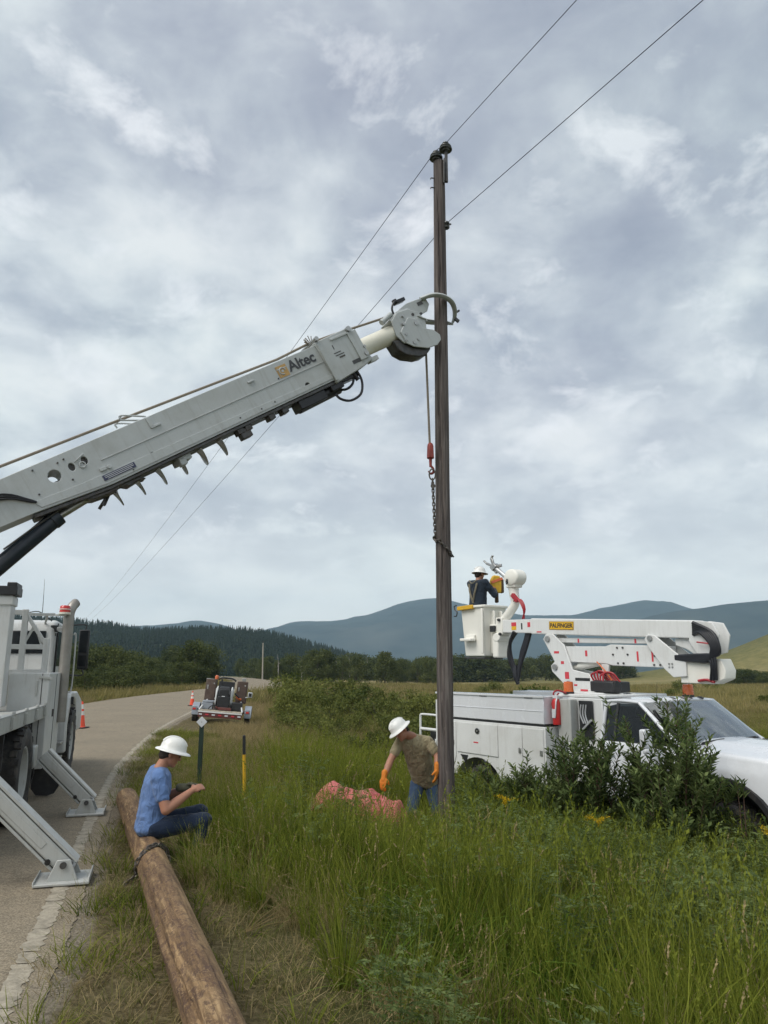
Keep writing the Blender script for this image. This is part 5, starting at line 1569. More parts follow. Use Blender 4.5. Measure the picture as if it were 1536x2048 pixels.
    tong([(5.84, .10, -.14), (5.98, .17, -.20), (6.14, .20, -.27), (6.27, .17, -.34), (6.33, .08, -.41), (6.32, .0, -.46)], [.045, .055, .052, .046, .036, .02], 'tong')
    mb = MB(); mb.bar((6.39, -.06, -.34), (6.50, -.06, -.33), .03, .03); mb.bar((6.38, -.03, -.40), (6.42, -.03, -.47), .03, .05); mb.build('tong_tip', MATS['steel_dark'], gb, .006)
    mb = MB(); mb.tube([(5.38, -.10, -.04), (5.40, -.10, .06), (5.48, -.10, .13), (5.55, -.10, .135)], .016, 8); mb.box((5.60, -.06, .125), (.16, .10, .05)); mb.box((5.53, -.06, .15), (.05, .06, .05)); mb.build('hydraulic_hose', MATS['hose_black'], gb, .006)
    mb = MB(); mb.bar((5.66, -.15, -.20), (5.63, -.15, -.34), .03, .05); mb.tube([(5.70, -.15, -.17), (5.76, -.15, -.23), (5.80, -.15, -.26), (5.80, -.15, -.30)], .012, 6); mb.build('link_bar', BW, gb, .004)
    mb = MB(); mb.cyl((5.16, -.10, -.05), (5.34, -.10, .0), .036, n=14); mb.cyl((5.13, -.10, -.058), (5.17, -.10, -.047), .042, n=14); mb.build('grabber_ram', BW, gb)

    # winch rope over the boom, down to the swivel hook
    rp = [(-1.4, 0, .22), (.07, 0, .15), (1.45, 0, .115), (2.5, 0, .085), (3.5, 0, .055), (4.03, 0, .085), (4.52, 0, .062), (4.95, 0, .03), (5.40, 0, .0), (5.55, 0, -.06), (5.68, 0, -.25), (5.66, 0, -.55), (5.63, 0, -.69)]
    rw = [BM @ Vector(p) for p in rp]
    hook_top = DT_INV @ Vector((0.625, 9.68, 4.70))
    for k in range(1, 9): rw.append(rw[12].lerp(hook_top, k / 8))
    mb = MB(); mb.tube(rw, .016, 8); mb.build('winch_rope', MATS['rope_tan'], t, smooth=60)
    hb = DT_INV @ Vector((0.632, 9.68, 4.70))
    mb = MB(); mb.tube([hb + Vector((0, 0, .02)), hb + Vector((0, 0, -.02)), hb + Vector((.0, 0, -.20))], [.02, .042, .05], 14); mb.box(hb + Vector((0, 0, -.11)), (.06, .10, .16)); bk = mb.build('hook_block', MATS['hook_red'], t, .006)
    mb = MB(); h0 = hb + Vector((0, 0, -.20)); mb.tube([h0, h0 + Vector((0, 0, -.12))], [.022, .018], 10)
    mb.tube([h0 + Vector((0, 0, -.10)), h0 + Vector((.035, 0, -.14)), h0 + Vector((.04, 0, -.19)), h0 + Vector((.0, 0, -.215)), h0 + Vector((-.035, 0, -.18))], [.016, .018, .018, .016, .008], 8); mb.build('hook', MATS['hook_red'], bk)
    return t


build_derrick()


# ------------------------------------------------------------------ poles, wires, log, markers, trailer
def rough_log(name, p0, p1, r0, r1, material, parent, rings, seed, flute=0.035, n=28, crack=None):
    """a pole trunk with shallow flutes and flats; local z runs along it"""
    p0, p1 = Vector(p0), Vector(p1); L_ = (p1 - p0).length
    V = []; F = []
    for i in range(rings + 1):
        t = i / rings; r = r0 + (r1 - r0) * t
        for k in range(n):
            a = 2 * math.pi * k / n
            q = mnoise.noise(Vector((math.cos(a) * 2.2 + seed, math.sin(a) * 2.2, t * L_ * .35))) * flute + mnoise.noise(Vector((math.cos(a) * 6 + seed, math.sin(a) * 6, t * L_ * .9))) * flute * .5
            rr = r * (1 + q)
            if crack and crack[1] < t * L_ < crack[2]:
                ca = crack[0] + 0.25 * math.sin(t * L_ * 1.7)
                dd = abs((a - ca + math.pi) % (2 * math.pi) - math.pi)
                if dd < 0.13: rr -= .022
            V.append((rr * math.cos(a), rr * math.sin(a), t * L_))
    for i in range(rings):
        for k in range(n):
            k2 = (k + 1) % n; F.append((i * n + k, i * n + k2, (i + 1) * n + k2, (i + 1) * n + k))
    F.append(tuple(range(n - 1, -1, -1))); F.append(tuple(rings * n + k for k in range(n)))
    mb = MB(); mb.add(V, F)
    o = mb.build(name, material, parent, smooth=55)
    d = (p1 - p0).normalized(); x = Vector((1, 0, 0)); x = (x - d * x.dot(d)).normalized()
    o.matrix_basis = frame_matrix(p0, x, d) if False else Matrix.Translation(p0) @ Matrix((x, d.cross(x), d)).transposed().to_4x4()
    return o


def chain_path(pts, step, link_l=.05, wire=.0065, width=.034):
    """interlocking links along a path, every other one turned"""
    mb = MB(); P = [Vector(p) for p in pts]
    acc = [0.0]
    for a, b in zip(P, P[1:]): acc.append(acc[-1] + (b - a).length)
    def at(s):
        for i in range(len(P) - 1):
            if s <= acc[i + 1] + 1e-9: return P[i].lerp(P[i + 1], (s - acc[i]) / max(1e-9, acc[i + 1] - acc[i]))
        return P[-1]
    k = 0; s = 0
    while s < acc[-1]:
        c = at(s); d = (at(min(s + .02, acc[-1])) - at(max(0, s - .02)))
        d = d.normalized() if d.length > 1e-6 else Vector((0, 0, 1))
        up = Vector((0, -1, 0.2)) if abs(d.y) < .9 else Vector((1, 0, 0))
        sd_ = d.cross(up).normalized(); up = sd_.cross(d)
        a = sd_ if k % 2 else up
        a = (a + (up if k % 2 else sd_) * .5).normalized()
        ring = []
        for q in range(10):
            th = 2 * math.pi * q / 10
            ring.append(c + d * (math.cos(th) * link_l * .5 + (0.008 if math.cos(th) > 0 else -.008)) + a * math.sin(th) * width * .5)
        ring.append(ring[0]); mb.tube(ring, wire, 5, False)
        s += step; k += 1
    return mb


def bell(mb, c, r, h):
    mb.lathe([(r * .30, 0), (r * .55, .01), (r * .60, h * .16), (r * .98, h * .20), (r, h * .30), (r * .80, h * .42), (r * .90, h * .50), (r * .86, h * .60), (r * .45, h * .70), (r * .42, h * .80), (r * .55, h * .86), (r * .50, h * .97), (.001, h)], 22, c)


def build_pole():
    base = Vector((.772, 9.8, -.95)); top = Vector((.829, 9.8, 9.17))
    e = empty('utility_pole', (base.x, base.y, base.z)); tag(e, 'tall weathered wooden utility pole being held by the boom', 'utility pole')
    o = rough_log('shaft', (0, 0, 0), top - base, .110, .086, MATS['old_pole_wood'], e, 120, 3.0, .05, 32, (4.4, 1.0, 9.6))
    t = top - base
    mb = MB(); bell(mb, t + Vector((-.045, -.03, .01)), .10, .15); i1 = mb.build('insulator', MATS['insulator_glaze'], e); i1['label'] = 'insulator capping the pole top'
    mb = MB(); mb.cyl(t + Vector((-.045, -.03, -.12)), t + Vector((-.045, -.03, .04)), .016, n=8); mb.build('insulator_pin', MATS['steel_dark'], e)
    mb = MB(); bell(mb, t + Vector((.10, -.03, .16)), .10, .15); i2 = mb.build('insulator', MATS['insulator_glaze'], e); i2['label'] = 'insulator raised on the steel side bracket'
    mb = MB(); mb.bar(t + Vector((.105, -.035, -.36)), t + Vector((.105, -.035, .18)), .05, .045); mb.bar(t + Vector((.06, -.06, -.42)), t + Vector((.07, -.06, 0)), .10, .022); mb.build('bracket', MATS['steel_dark'], e, .006)
    mb = MB()
    for z in (-.30, -.46): mb.tube([t + Vector((-.07, -.04, z)), t + Vector((-.125, -.05, z)), t + Vector((-.135, -.05, z - .02))], .009, 6)
    mb.build('bolt', MATS['steel_dark'], e)
    sp = Vector((.148, -.02, 9.05))
    mb = MB(); mb.lathe([(.02, -.05), (.045, -.045), (.05, -.025), (.028, 0), (.05, .025), (.045, .045), (.02, .05)], 16, sp); mb.cyl(sp + Vector((0, 0, -.07)), sp + Vector((0, 0, .07)), .012, n=8); mb.bar(sp + Vector((-.09, 0, -.06)), sp + Vector((.02, 0, -.06)), .03, .012); mb.bar(sp + Vector((-.09, 0, .06)), sp + Vector((.02, 0, .06)), .03, .012); mb.bar(sp, sp + Vector((.07, -.02, .01)), .02, .02)
    mb.build('spool_insulator', MATS['insulator_glaze'], e)
    # wires: straight runs with a little sag
    def wire(pts, lab, r):
        path = []
        for (a, b, sag) in pts:
            a, b = Vector(a), Vector(b); n = 40
            for k in range(n): t_ = k / n; path.append(a.lerp(b, t_) - Vector((0, 0, sag * 4 * t_ * (1 - t_))))
        path.append(Vector(pts[-1][1]))
        mb = MB(); mb.tube(path, r, 6)
        tag(mb.build('power_line', MATS['wire_metal'], smooth=60), lab, 'wire', 'overhead wires on the old pole')
    i2p = Vector((.929, 9.77, 9.475)); i1p = Vector((.775, 9.75, 9.33))
    a1 = i2p + (Vector((2.26, 7.161, 9.33)) - i2p) * 9
    wire([(a1, i2p, .0), (i2p, i1p, .0), (i1p, (-50, 122, 9.2), 1.1)], 'upper overhead wire tied across the insulators on the pole top', .005)
    s2 = base + sp + Vector((.0, -.05, 0))
    a2 = s2 + (Vector((3.143, 6.033, 8.12)) - s2) * 7
    wire([(a2, s2, .0), (s2, (-50.5, 121, 7.9), 1.1)], 'lower overhead wire running past the spool insulator', .005)
    # sling chain: oval ring, hanging chain and the turn round the pole
    def wx(z): return base.x + (top.x - base.x) * (z - base.z) / (top.z - base.z)
    c = MB()
    rc = Vector((.652, 9.66, 4.27))
    c.tube([rc + Vector((math.cos(a) * .042, 0, math.sin(a) * .075)) for a in [2 * math.pi * k / 16 for k in range(17)]], .010, 7, False)
    e2 = c.build('sling_chain', MATS['chain_steel'], smooth=60)
    tag(e2, 'rusty lifting chain hanging from the hook and wrapped round the old pole', 'chain')
    pts = [(.655, 9.66, 4.18), (.668, 9.665, 3.8), (.682, 9.668, 3.42)]
    ch = chain_path(pts, .046, .055, .0075, .036)
    ch.build('hanging_chain', MATS['chain_steel'], e2, smooth=60)
    loop = []
    for k in range(26):
        a = math.pi * (1.08 + 1.95 * k / 25); z = 3.44 - .26 * (0.5 + .5 * math.cos(a)) - (.04 if k < 3 else 0)
        loop.append((wx(z) + .122 * math.cos(a), 9.8 + .122 * math.sin(a), z))
    chain_path(loop, .046, .055, .0085, .04).build('pole_turn', MATS['chain_steel'], e2, smooth=60)
    mb = MB(); mb.bar((.660, 9.66, 4.16), (.664, 9.66, 4.06), .03, .03); mb.torus((.66, 9.66, 4.11), .025, .008, Matrix.Rotation(R(90), 3, 'X')); mb.build('grab_hook', MATS['chain_steel'], e2)


def build_log():
    o = rough_log('replacement_pole', LOG0, LOG1, .126, .128, MATS['new_pole_wood'], None, 110, 8.0, .045, 36, (3.65, 1.2, 3.6))
    tag(o, 'new brown wooden pole lying along the road verge', 'utility pole')
    # chain thrown over the log
    d = (LOG1 - LOG0).normalized(); s = Vector((d.y, -d.x, 0)); up = Vector((0, 0, 1))
    c = LOG0 + d * ((6.75 - LOG0.y) / d.y)
    loop = [c + (s * math.cos(a) + up * math.sin(a)) * .142 + d * (.10 * math.cos(a) + .03 * math.sin(a * 2)) for a in [math.pi * (1.13 - 1.25 * k / 24) for k in range(25)]]
    ch = chain_path(loop, .040, .048, .0068, .032)
    e = ch.build('choker_chain', MATS['chain_steel'], smooth=60)
    tag(e, 'steel chain looped over the new pole behind the seated worker', 'chain')
    tail = [loop[0] + Vector((-.01 * k, -.03 * k, -.012 * k if k < 5 else -.05)) + Vector((math.sin(k * 1.3) * .012, 0, 0)) for k in range(6)]
    chain_path(tail, .040, .048, .0068, .032).build('loose_end', MATS['chain_steel'], e, smooth=60)


def build_markers():
    x, y = -2.72, 11.45; z = hz(x, y)
    e = empty('marker_post', (x, y, z)); tag(e, 'dark green steel post with a white diamond reflector behind the seated worker', 'marker post')
    mb = MB()
    for sx in (-.027, .027): mb.box((sx, .012, .48), (.010, .03, 1.0))
    mb.box((0, 0, .48), (.054, .008, 1.0)); mb.build('post', MATS['post_green'], e, .002)
    mb = MB(); mb.box((.005, -.018, 1.01), (.115, .006, .115), (0, R(45), 0)); rf = mb.build('reflector', MATS['reflector_white'], e, .01)
    mb = MB(); mb.cyl((.005, -.024, 1.01), (.005, -.015, 1.01), .008, n=8); mb.build('bolt', MATS['steel'], rf)
    x, y = -1.81, 10.2; z = hz(x, y)
    e = empty('marker_stake', (x, y, z), (0, R(-2.6), 0)); tag(e, 'thin yellow marker stake with a black upper end in the grass', 'marker post')
    mb = MB(); mb.cyl((0, 0, -.1), (0, 0, .73), .022, n=14); mb.build('tube', MATS['marker_yellow'], e)
    mb = MB(); mb.cyl((0, 0, .73), (0, 0, .965), .020, n=14); mb.lathe([(.020, .965), (.016, .975), (.001, .978)], 14); mb.build('cap_sleeve', MATS['black_plastic'], e)
    # traffic cones
    def cone(x, y, h, lab):
        e = empty('traffic_cone', (x, y, .024), (0, 0, rng.uniform(-.3, .3))); e.scale = (h / .74,) * 3
        tag(e, lab, 'traffic cone', 'traffic cones on the road')
        prof = lambda z: .135 * (1 - z / .74) + .028 * (z / .74)
        mb = MB(); mb.lathe([(prof(.03) + .02, .03), (prof(.05), .05), (prof(.70), .70), (prof(.74), .735), (.02, .74), (.001, .74)], 24); mb.build('cone_body', MATS['cone_orange'], e)
        mb = MB(); mb.box((0, 0, .016), (.38, .38, .032)); mb.build('base', MATS['black_rubber'], e, .02)
        for z0, z1 in ((.36, .47), (.53, .66)):
            mb = MB(); mb.lathe([(prof(z0) + .0025, z0), (prof(z1) + .0025, z1)], 24, close=False); mb.build('reflective_band', MATS['cone_band'], e)
    cone(-8.95, 22.64, .76, 'orange traffic cone with white bands beside the derrick truck')
    cone(-9.30, 37.0, .68, 'orange traffic cone on the road edge left of the trailer')
    # distant poles
    for px, yy, h, lab in ((526, 150, 7.4, 'pale distant utility pole standing beyond the bend of the road'), (673, 230, 6.6, 'smaller pale utility pole far off among the creekside trees')):
        xx = (px - 768) / 1480 * yy * .98; zz = hz(xx, yy)
        mb = MB(); mb.cyl((xx, yy, zz - .3), (xx - .12, yy, zz + h), .17, .11, n=10)
        o = mb.build('distant_pole', MATS['far_pole_wood']); tag(o, lab, 'utility pole')
        mb = MB(); mb.cyl((xx - .12, yy, zz + h), (xx - .12, yy, zz + h + .35), .05, n=8); mb.build('insulator', MATS['insulator_glaze'], o)
    # dead stalks lying by the log
    mb = MB(); b = Vector((-.95, 5.52, hz(-.95, 5.52) + .02))
    for a, l_, el in ((.75, .42, .35), (.5, .45, .18), (1.05, .36, .5), (.3, .42, .10), (.62, .50, .26)):
        d = Vector((math.cos(a) * math.cos(el), math.sin(a) * math.cos(el), math.sin(el)))
        mb.tube([b, b + d * l_ * .5 + Vector((0, 0, .02)), b + d * l_], [.0035, .003, .001], 5)
        for q in range(4): p = b + d * l_ * (.5 + .12 * q); mb.tube([p, p + d * .07 + Vector((rng.uniform(-.03, .03), 0, .03))], [.002, .001], 4)
    tag(mb.build('dry_stalks', MATS['seed_tan']), 'spray of dead pale stalks in the grass beside the new pole', 'dead plant')


def build_netting():
    """heap of pinkish red plastic mesh in the grass"""
    x0, y0 = -.36, 9.62; z0 = hz(x0, y0)
    nx, ny = 120, 60
    V = []; F = []
    for j in range(ny + 1):
        for i in range(nx + 1):
            u = i / nx * 2 - 1; v = j / ny * 2 - 1
            x = u * .64; y = v * .30
            prof = .40 * math.exp(-((u + .50) / .46) ** 2) + .34 * math.exp(-((u - .35) / .55) ** 2) + .10 * math.exp(-((u - .85) / .10) ** 2)
            env = max(0, 1 - abs(v) ** 2.4) * max(0, 1 - abs(u) ** 9)
            f = mnoise.fractal(Vector((x * 6, y * 6, 1.3)), 1.0, 2.0, 4) * .028 + (mnoise.ridged_multi_fractal(Vector((x * 5, y * 5, 4)), 1.0, 2.0, 3, 1.0, 2.0) - 1) * .022
            z = (prof + f) * env ** .38 - .06
            V.append((x + f * .3, y, z))
    w = nx + 1
    for j in range(ny):
        for i in range(nx): F.append((j * w + i, j * w + i + 1, (j + 1) * w + i + 1, (j + 1) * w + i))
    mb = MB(); mb.add(V, F)
    n = NT('net_pink'); co = n.coord()
    f1 = n.noise(co, 9, 5, .6); vv = n.voro(co, 55)
    c = n.ramp(f1, [(.3, (.58, .11, .12)), (.55, (.72, .19, .19)), (.75, (.76, .28, .27))])
    c = n.mix(n.ramp(vv, [(.25, .0), (.6, .35)]), c, (.35, .09, .07))
    n.set(color=c, rough=.6); n.bump(vv, .8, .012)
    o = mb.build('plastic_netting', n.m); o.location = (x0, y0, z0 + .25); o.rotation_euler = (0, 0, R(-8))
    tag(o, 'crumpled heap of pinkish red plastic netting lying in tall grass', 'netting')


def build_trailer():
    x, y = -5.78, 27.2; z = hz(x, y)
    t = empty('reel_trailer', (x, y, z - .11), (0, R(5), R(8))); t.scale = (.90, .90, .90)
    tag(t, 'small dark trailer with a white cable reel parked on the grass verge', 'trailer')
    # local: x right, y forward (away from the viewer); rear deck edge at y=-1
    mb = MB(); mb.box((0, 0, .50), (1.62, 2.6, .10)); mb.box((0, -1.32, .42), (1.62, .06, .16)); mb.build('frame', MATS['trailer_red'], t, .01)
    for k in range(8):
        mb = MB(); mb.box((-.71 + k * .203, -.75, .57), (.192, 1.1, .035)); mb.build('deck_plank', MATS['deck_wood'], t, .004)
    mb = MB(); mb.box((0, -1.36, .535), (1.64, .03, .05)); mb.build('rear_rail', MATS['white_paint'], t, .004)
    for k in range(7):
        mb = MB(); mb.box((-.72 + k * .24, -1.378, .44), (.12, .006, .05)); mb.build('reflective_tape', MATS['decal_red'] if k % 2 else MATS['reflector_white'], t)
    for s in (-1, 1):
        wheel(t, (s * 1.0, -.2, .33), .34, .22, MATS['steel'], False, s, 24)
        pts = [(-.2 + .45 * math.cos(a), .36 + .45 * math.sin(a)) for a in [math.pi * k / 12 for k in range(13)]] + [(-.2 + .41 * math.cos(a), .36 + .41 * math.sin(a)) for a in [math.pi * (1 - k / 12) for k in range(13)]]
        mb = MB(); mb.prism(pts, lambda u, v, w: (w, u, v), s * 1.0 - .13, s * 1.0 + .13); mb.build('fender', MATS['trailer_steel'], t, .006)
        mb = MB(); mb.box((s * 1.0, -1.0, .62), (.20, .12, .17)); mb.box((s * .93, -.7, .6), (.06, .5, .05)); tl = mb.build('tail_lamp', MATS['trailer_steel'], t, .02)
        mb = MB(); mb.box((s * 1.0, -1.063, .60), (.12, .01, .07)); mb.build('lens', MATS['red_lens'], tl, .01)
        mb = MB(); mb.bar((s * .80, -1.2, .60), (s * .66, .1, .92), .05, .05); mb.build('side_rail', MATS['white_paint'], t, .01)
        mb = MB(); mb.box((s * .62, .75, 1.28), (.42, .50, .86)); bx = mb.build('cabinet', MATS['brown_box'], t, .02)
        mb = MB(); mb.box((s * .62, .495, 1.28), (.34, .012, .74)); mb.build('cabinet_door', MATS['brown_box'], bx, .006)
        mb = MB(); mb.box((s * .62 - .12, .485, 1.40), (.05, .02, .16)); mb.box((s * .62 + .12, .485, 1.55), (.05, .02, .06)); mb.build('latch', MATS['steel'], bx, .005)
    # reel between two white flanges, black drive head, engine
    for s in (-1, 1):
        mb = MB(); M_ = Matrix(((0, 0, s), (0, 1, 0), (-s, 0, 0))); mb.lathe([(.10, 0), (.40, .02), (.46, .0), (.47, .03), (.42, .06), (.10, .05)], 32, (s * .26, -.15, 1.02), M_, close=True); rl = mb.build('reel_flange', MATS['white_paint'], t)
        mb = MB()
        for k in range(6): a = k * 1.047; mb.bar((s * .325, -.15 + .12 * math.cos(a), 1.02 + .12 * math.sin(a)), (s * .325, -.15 + .42 * math.cos(a), 1.02 + .42 * math.sin(a)), .04, .02)
        mb.build('spoke', MATS['white_paint'], rl)
    mb = MB(); mb.cyl((-.26, -.15, 1.02), (.26, -.15, 1.02), .30, n=24); mb.build('cable_drum', MATS['steel_dark'], t)
    mb = MB(); mb.box((0.02, -.62, .86), (.46, .30, .50)); mb.box((.02, -.60, 1.24), (.36, .32, .28)); mb.cyl((-.17, -.58, 1.36), (.20, -.58, 1.36), .13, n=16); en = mb.build('drive_engine', MATS['black_plastic'], t, .02)
    mb = MB(); mb.box((.0, -.775, 1.12), (.12, .01, .03)); mb.build('plate', MATS['reflector_white'], en)
    mb = MB(); mb.box((.10, -.80, .66), (.5, .16, .10)); mb.cyl((-.20, -.86, .70), (-.20, -.70, .70), .05, n=12); mb.build('guard', MATS['trailer_red'], en, .01)
    mb = MB(); mb.tube([(-.5, -.9, .60), (-.42, -.95, .72), (-.25, -.9, .78), (-.12, -.8, .70)], .02, 6); mb.tube([(.40, -.2, 1.25), (.5, -.1, 1.15), (.62, .05, 1.05)], .03, 6); mb.build('hose', MATS['hose_black'], en)
    # hood frame and control tower
    mb = MB(); mb.box((0, .55, 1.45), (.62, .25, .42)); mb.tube([(-.36, .5, 1.72), (-.2, .5, 1.80), (.2, .5, 1.79), (.36, .5, 1.70)], .035, 8); mb.bar((-.22, .45, 1.05), (-.20, .45, 1.75), .07, .07); mb.build('mast', MATS['black_plastic'], t, .015)
    mb = MB(); mb.box((-.56, -.35, .88), (.40, .70, .06)); mb.box((-.58, -.4, .72), (.42, .6, .24)); mb.build('tool_tray', MATS['trailer_steel'], t, .01)
    mb = MB(); mb.box((.55, -.35, .76), (.40, .62, .30)); mb.build('battery_box', MATS['black_plastic'], t, .02)
    mb = MB(); mb.lathe([(.07, 0), (.075, .10), (.05, .15), (.001, .16)], 16, (-.45, .75, 1.72)); mb.build('beacon', MATS['orange_lens'], t)
    mb = MB(); mb.box((-.70, .7, 1.715), (.30, .05, .02)); mb.box((.66, .7, 1.78), (.16, .12, .12)); mb.build('work_lamp', MATS['steel'], t, .01)
    mb = MB(); mb.box((.98, .3, 1.22), (.17, .08, .20)); mb.bar((.80, .3, 1.1), (.98, .3, 1.14), .03, .03); ml = mb.build('side_lamp', MATS['reflector_white'], t, .015)
    mb = MB(); mb.box((.98, .255, 1.22), (.12, .01, .14)); mb.build('lens', MATS['black_plastic'], ml)
    mb = MB(); mb.tube([(.46, .1, 1.10), (.52, .0, 1.06), (.66, .0, 1.02)], .045, 8); mb.build('fuel_funnel', MATS['orange_lens'], t)


build_pole()
build_log()
build_markers()
build_netting()
build_trailer()


# ------------------------------------------------------------------ bucket truck in the field
def remap(objs, fn):
    """move the points of finished parts: fn(x, y, z) -> point, in the truck's own space"""
    for o in objs:
        if o.type == 'MESH' and o.matrix_basis == Matrix.Identity(4):
            for v in o.data.vertices: v.co = fn(*v.co)


def build_bucket_truck():
    W, F_, BK, TW = MATS['white_paint'], MATS['fibreglass'], MATS['black_plastic'], MATS['truck_white']
    t = empty('bucket_truck', BT_POS, (0, 0, BT_ANG)); tag(t, 'white pickup based bucket truck with an aerial lift standing in the field', 'truck')
    yz = lambda u, v, w: (w, u, v)

    def pr(pts, x0, x1, name, mat, parent=None, bevel=0.0, **k):
        mb = MB(); mb.prism(pts, yz, x0, x1); return mb.build(name, mat, parent or t, bevel, **k)
    # chassis and wheels
    mb = MB()
    for x in (-.80, -1.62): mb.box((x, 3.4, .62), (.09, 7.0, .20))
    for y in (1.25, 5.95): mb.cyl((-2.2, y, .42), (-.24, y, .42), .07, n=10)
    mb.build('chassis', MATS['steel_dark'], t, .01)
    for x, s in ((-.16, 1), (-2.28, -1)):
        wheel(t, (x, 1.25, .42), .42, .22, MATS['steel'], True, s, 30)
        wheel(t, (x - s * .02 - .10 * s, 5.95, .42), .42, .24, MATS['steel'], False, s, 30)
    done = set(bpy.data.objects)
    # service body: side boxes with compartment doors
    arch = [(1.0 + .54 * math.cos(a), .42 + .54 * math.sin(a)) for a in [math.pi * k / 16 for k in range(17)]]
    for side, x0, x1 in (('near', -.50, 0.0), ('far', -2.44, -1.94)):
        pts = [(0, .60), (.0, 1.585), (2.40, 1.585), (2.40, .60)] + [p for p in arch if p[1] > .59]
        bx = pr(pts, x0, x1, 'service_body', W, None, .008)
        xo = .004 if side == 'near' else -2.444
        dx = .012 if side == 'near' else -.012
        for y0, y1, z0, z1 in ((.05, .50, .66, 1.55), (.53, 1.46, 1.02, 1.55), (1.49, 1.96, .66, 1.55), (1.985, 2.37, .66, 1.55)):
            if y0 == .05: pp = [(y0, z0), (y0, z1), (y1, z1), (y1, .95), (.40, z0)]
            elif y0 == 1.49: pp = [(1.60, z0), (y0, .95), (y0, z1), (y1, z1), (y1, z0)]
            else: pp = [(y0, z0), (y0, z1), (y1, z1), (y1, z0)]
            d = pr(pp, xo - .002, xo + dx, 'compartment_door', W, bx, .006)
        if side == 'near':
            mb = MB(); mb.cyl((.012, 1.02, 1.42), (.024, 1.02, 1.42), .052, n=22); mb.build('round_latch', BK, bx, .004)
            mb = MB(); mb.lathe([(.052, 0), (.054, .006), (.046, .008)], 20, (.018, 1.02, 1.42), Matrix.Rotation(R(90), 3, 'Y'), close=False); mb.cyl((.02, 1.02, 1.42), (.032, 1.02, 1.42), .018, n=12); mb.build('latch_ring', MATS['steel'], bx)
            mb = MB(); mb.box((.0175, .98, 1.22), (.002, .11, .022)); mb.build('warning_decal', MATS['decal_red'], bx)
            for y in (1.92, 2.33, .44): mb = MB(); mb.box((.02, y, 1.18), (.02, .05, .09)); mb.build('latch', MATS['steel'], bx, .008)
            pr([(.60, .98), (.78, .98), (.72, .84)], .003, .010, 'fuel_recess', BK, bx)
        # lid boxes above
        lx0, lx1 = (-.46, -.01) if side == 'near' else (-2.43, -1.98)
        lid = pr([(0.0, 1.625), (0.0, 2.07), (2.38, 2.07), (2.38, 1.625)], lx0, lx1, 'lid_box', TW, None, .012)
        xs_ = lx1 if side == 'near' else lx0
        mb = MB(); mb.box((xs_, 1.19, 1.83), (.014, 2.36, .010)); mb.box((xs_ + (.004 if side == 'near' else -.004), 1.19, 2.06), (.03, 2.42, .035)); mb.build('lid_crease', TW, lid, .003)
        mb = MB()
        for y in (.25, 1.15, 2.1): mb.box((xs_, y, 2.035), (.024, .16, .012))
        mb.build('lid_hinge', BK, lid)
        pr([(0.0, 1.585), (0.0, 1.63), (2.38, 1.63), (2.38, 1.585)], lx0 - (.0 if side == 'near' else .01), lx1 + (.0 if side == 'near' else 0) - .02, 'seal_strip', BK, bx)
    mb = MB(); mb.box((-1.22, 1.2, .80), (1.44, 2.4, .06)); mb.box((-1.22, .03, 1.0), (1.44, .05, .45)); mb.build('bed_floor', W, t, .008)
    mb = MB(); mb.box((-1.22, -.22, .62), (2.2, .40, .10)); mb.box((-1.22, -.40, .52), (2.2, .06, .22)); mb.build('rear_step', BK, t, .015)
    mb = MB(); mb.box((-.10, -.02, 1.2), (.16, .05, 1.45)); mb.box((-.02, -.035, 1.14), (.05, .03, .09)); rp = mb.build('rear_post', W, t, .008)
    mb = MB(); mb.box((-.02, -.055, 1.14), (.06, .02, .10)); mb.build('tail_lamp', BK, rp, .006)
    mb = MB(); mb.tube([(-.10, -.03, 1.62), (-.10, -.50, 1.62), (-.10, -.55, 1.58), (-.10, -.56, 1.50), (-.10, -.56, .70)], .022, 10); mb.tube([(-.10, -.05, 1.34), (-.10, -.54, 1.34)], .03, 8); mb.build('grab_rail', W, t)
    mb = MB(); mb.box((-.62, -.30, 1.12), (.66, .42, .38)); mb.build('tool_crate', BK, t, .02)
    remap([o for o in bpy.data.objects if o not in done], lambda x, y, z: (x, y * 1.225, z))
    done = set(bpy.data.objects)
    # between body and cab: pedestal housing, extinguisher, screen
    mb = MB(); mb.box((-1.25, 2.86, 1.35), (1.7, .66, 1.40)); mb.box((-1.2, 2.72, 2.08), (1.5, .98, .05)); mb.build('pedestal', W, t, .015)
    mb = MB(); mb.box((-.30, 2.60, 1.70), (.16, .26, .66)); mb.build('control_box', MATS['dusty_white'], t, .012)
    mb = MB(); mb.box((-.375, 2.90, 1.72), (.02, .26, .58)); sc_ = mb.build('screen', BK, t, .004)
    mb = MB()
    for k in range(3): mb.tube([(-.36, 2.82 + .05 * k, 1.95), (-.355, 2.80 + .05 * k, 1.80), (-.355, 2.86 + .04 * k, 1.66)], .012, 6)
    mb.bar((-.34, 2.80, 1.52), (-.34, 3.02, 1.72), .03, .03); mb.build('cable', MATS['alu'], sc_)
    e = MB(); e.lathe([(.001, 0), (.062, .005), (.065, .02), (.065, .34), (.045, .40), (.02, .42)], 18, (-.20, 2.47, 1.62)); fx = e.build('fire_extinguisher_bottle', MATS['red_paint'], t)
    e = MB(); e.box((-.20, 2.47, 2.06), (.05, .10, .05)); e.tube([(-.20, 2.50, 2.05), (-.14, 2.52, 1.98), (-.13, 2.50, 1.75)], .012, 6); e.box((-.132, 2.47, 1.80), (.006, .07, .14)); e.build('valve', MATS['reflector_white'], fx, .004)
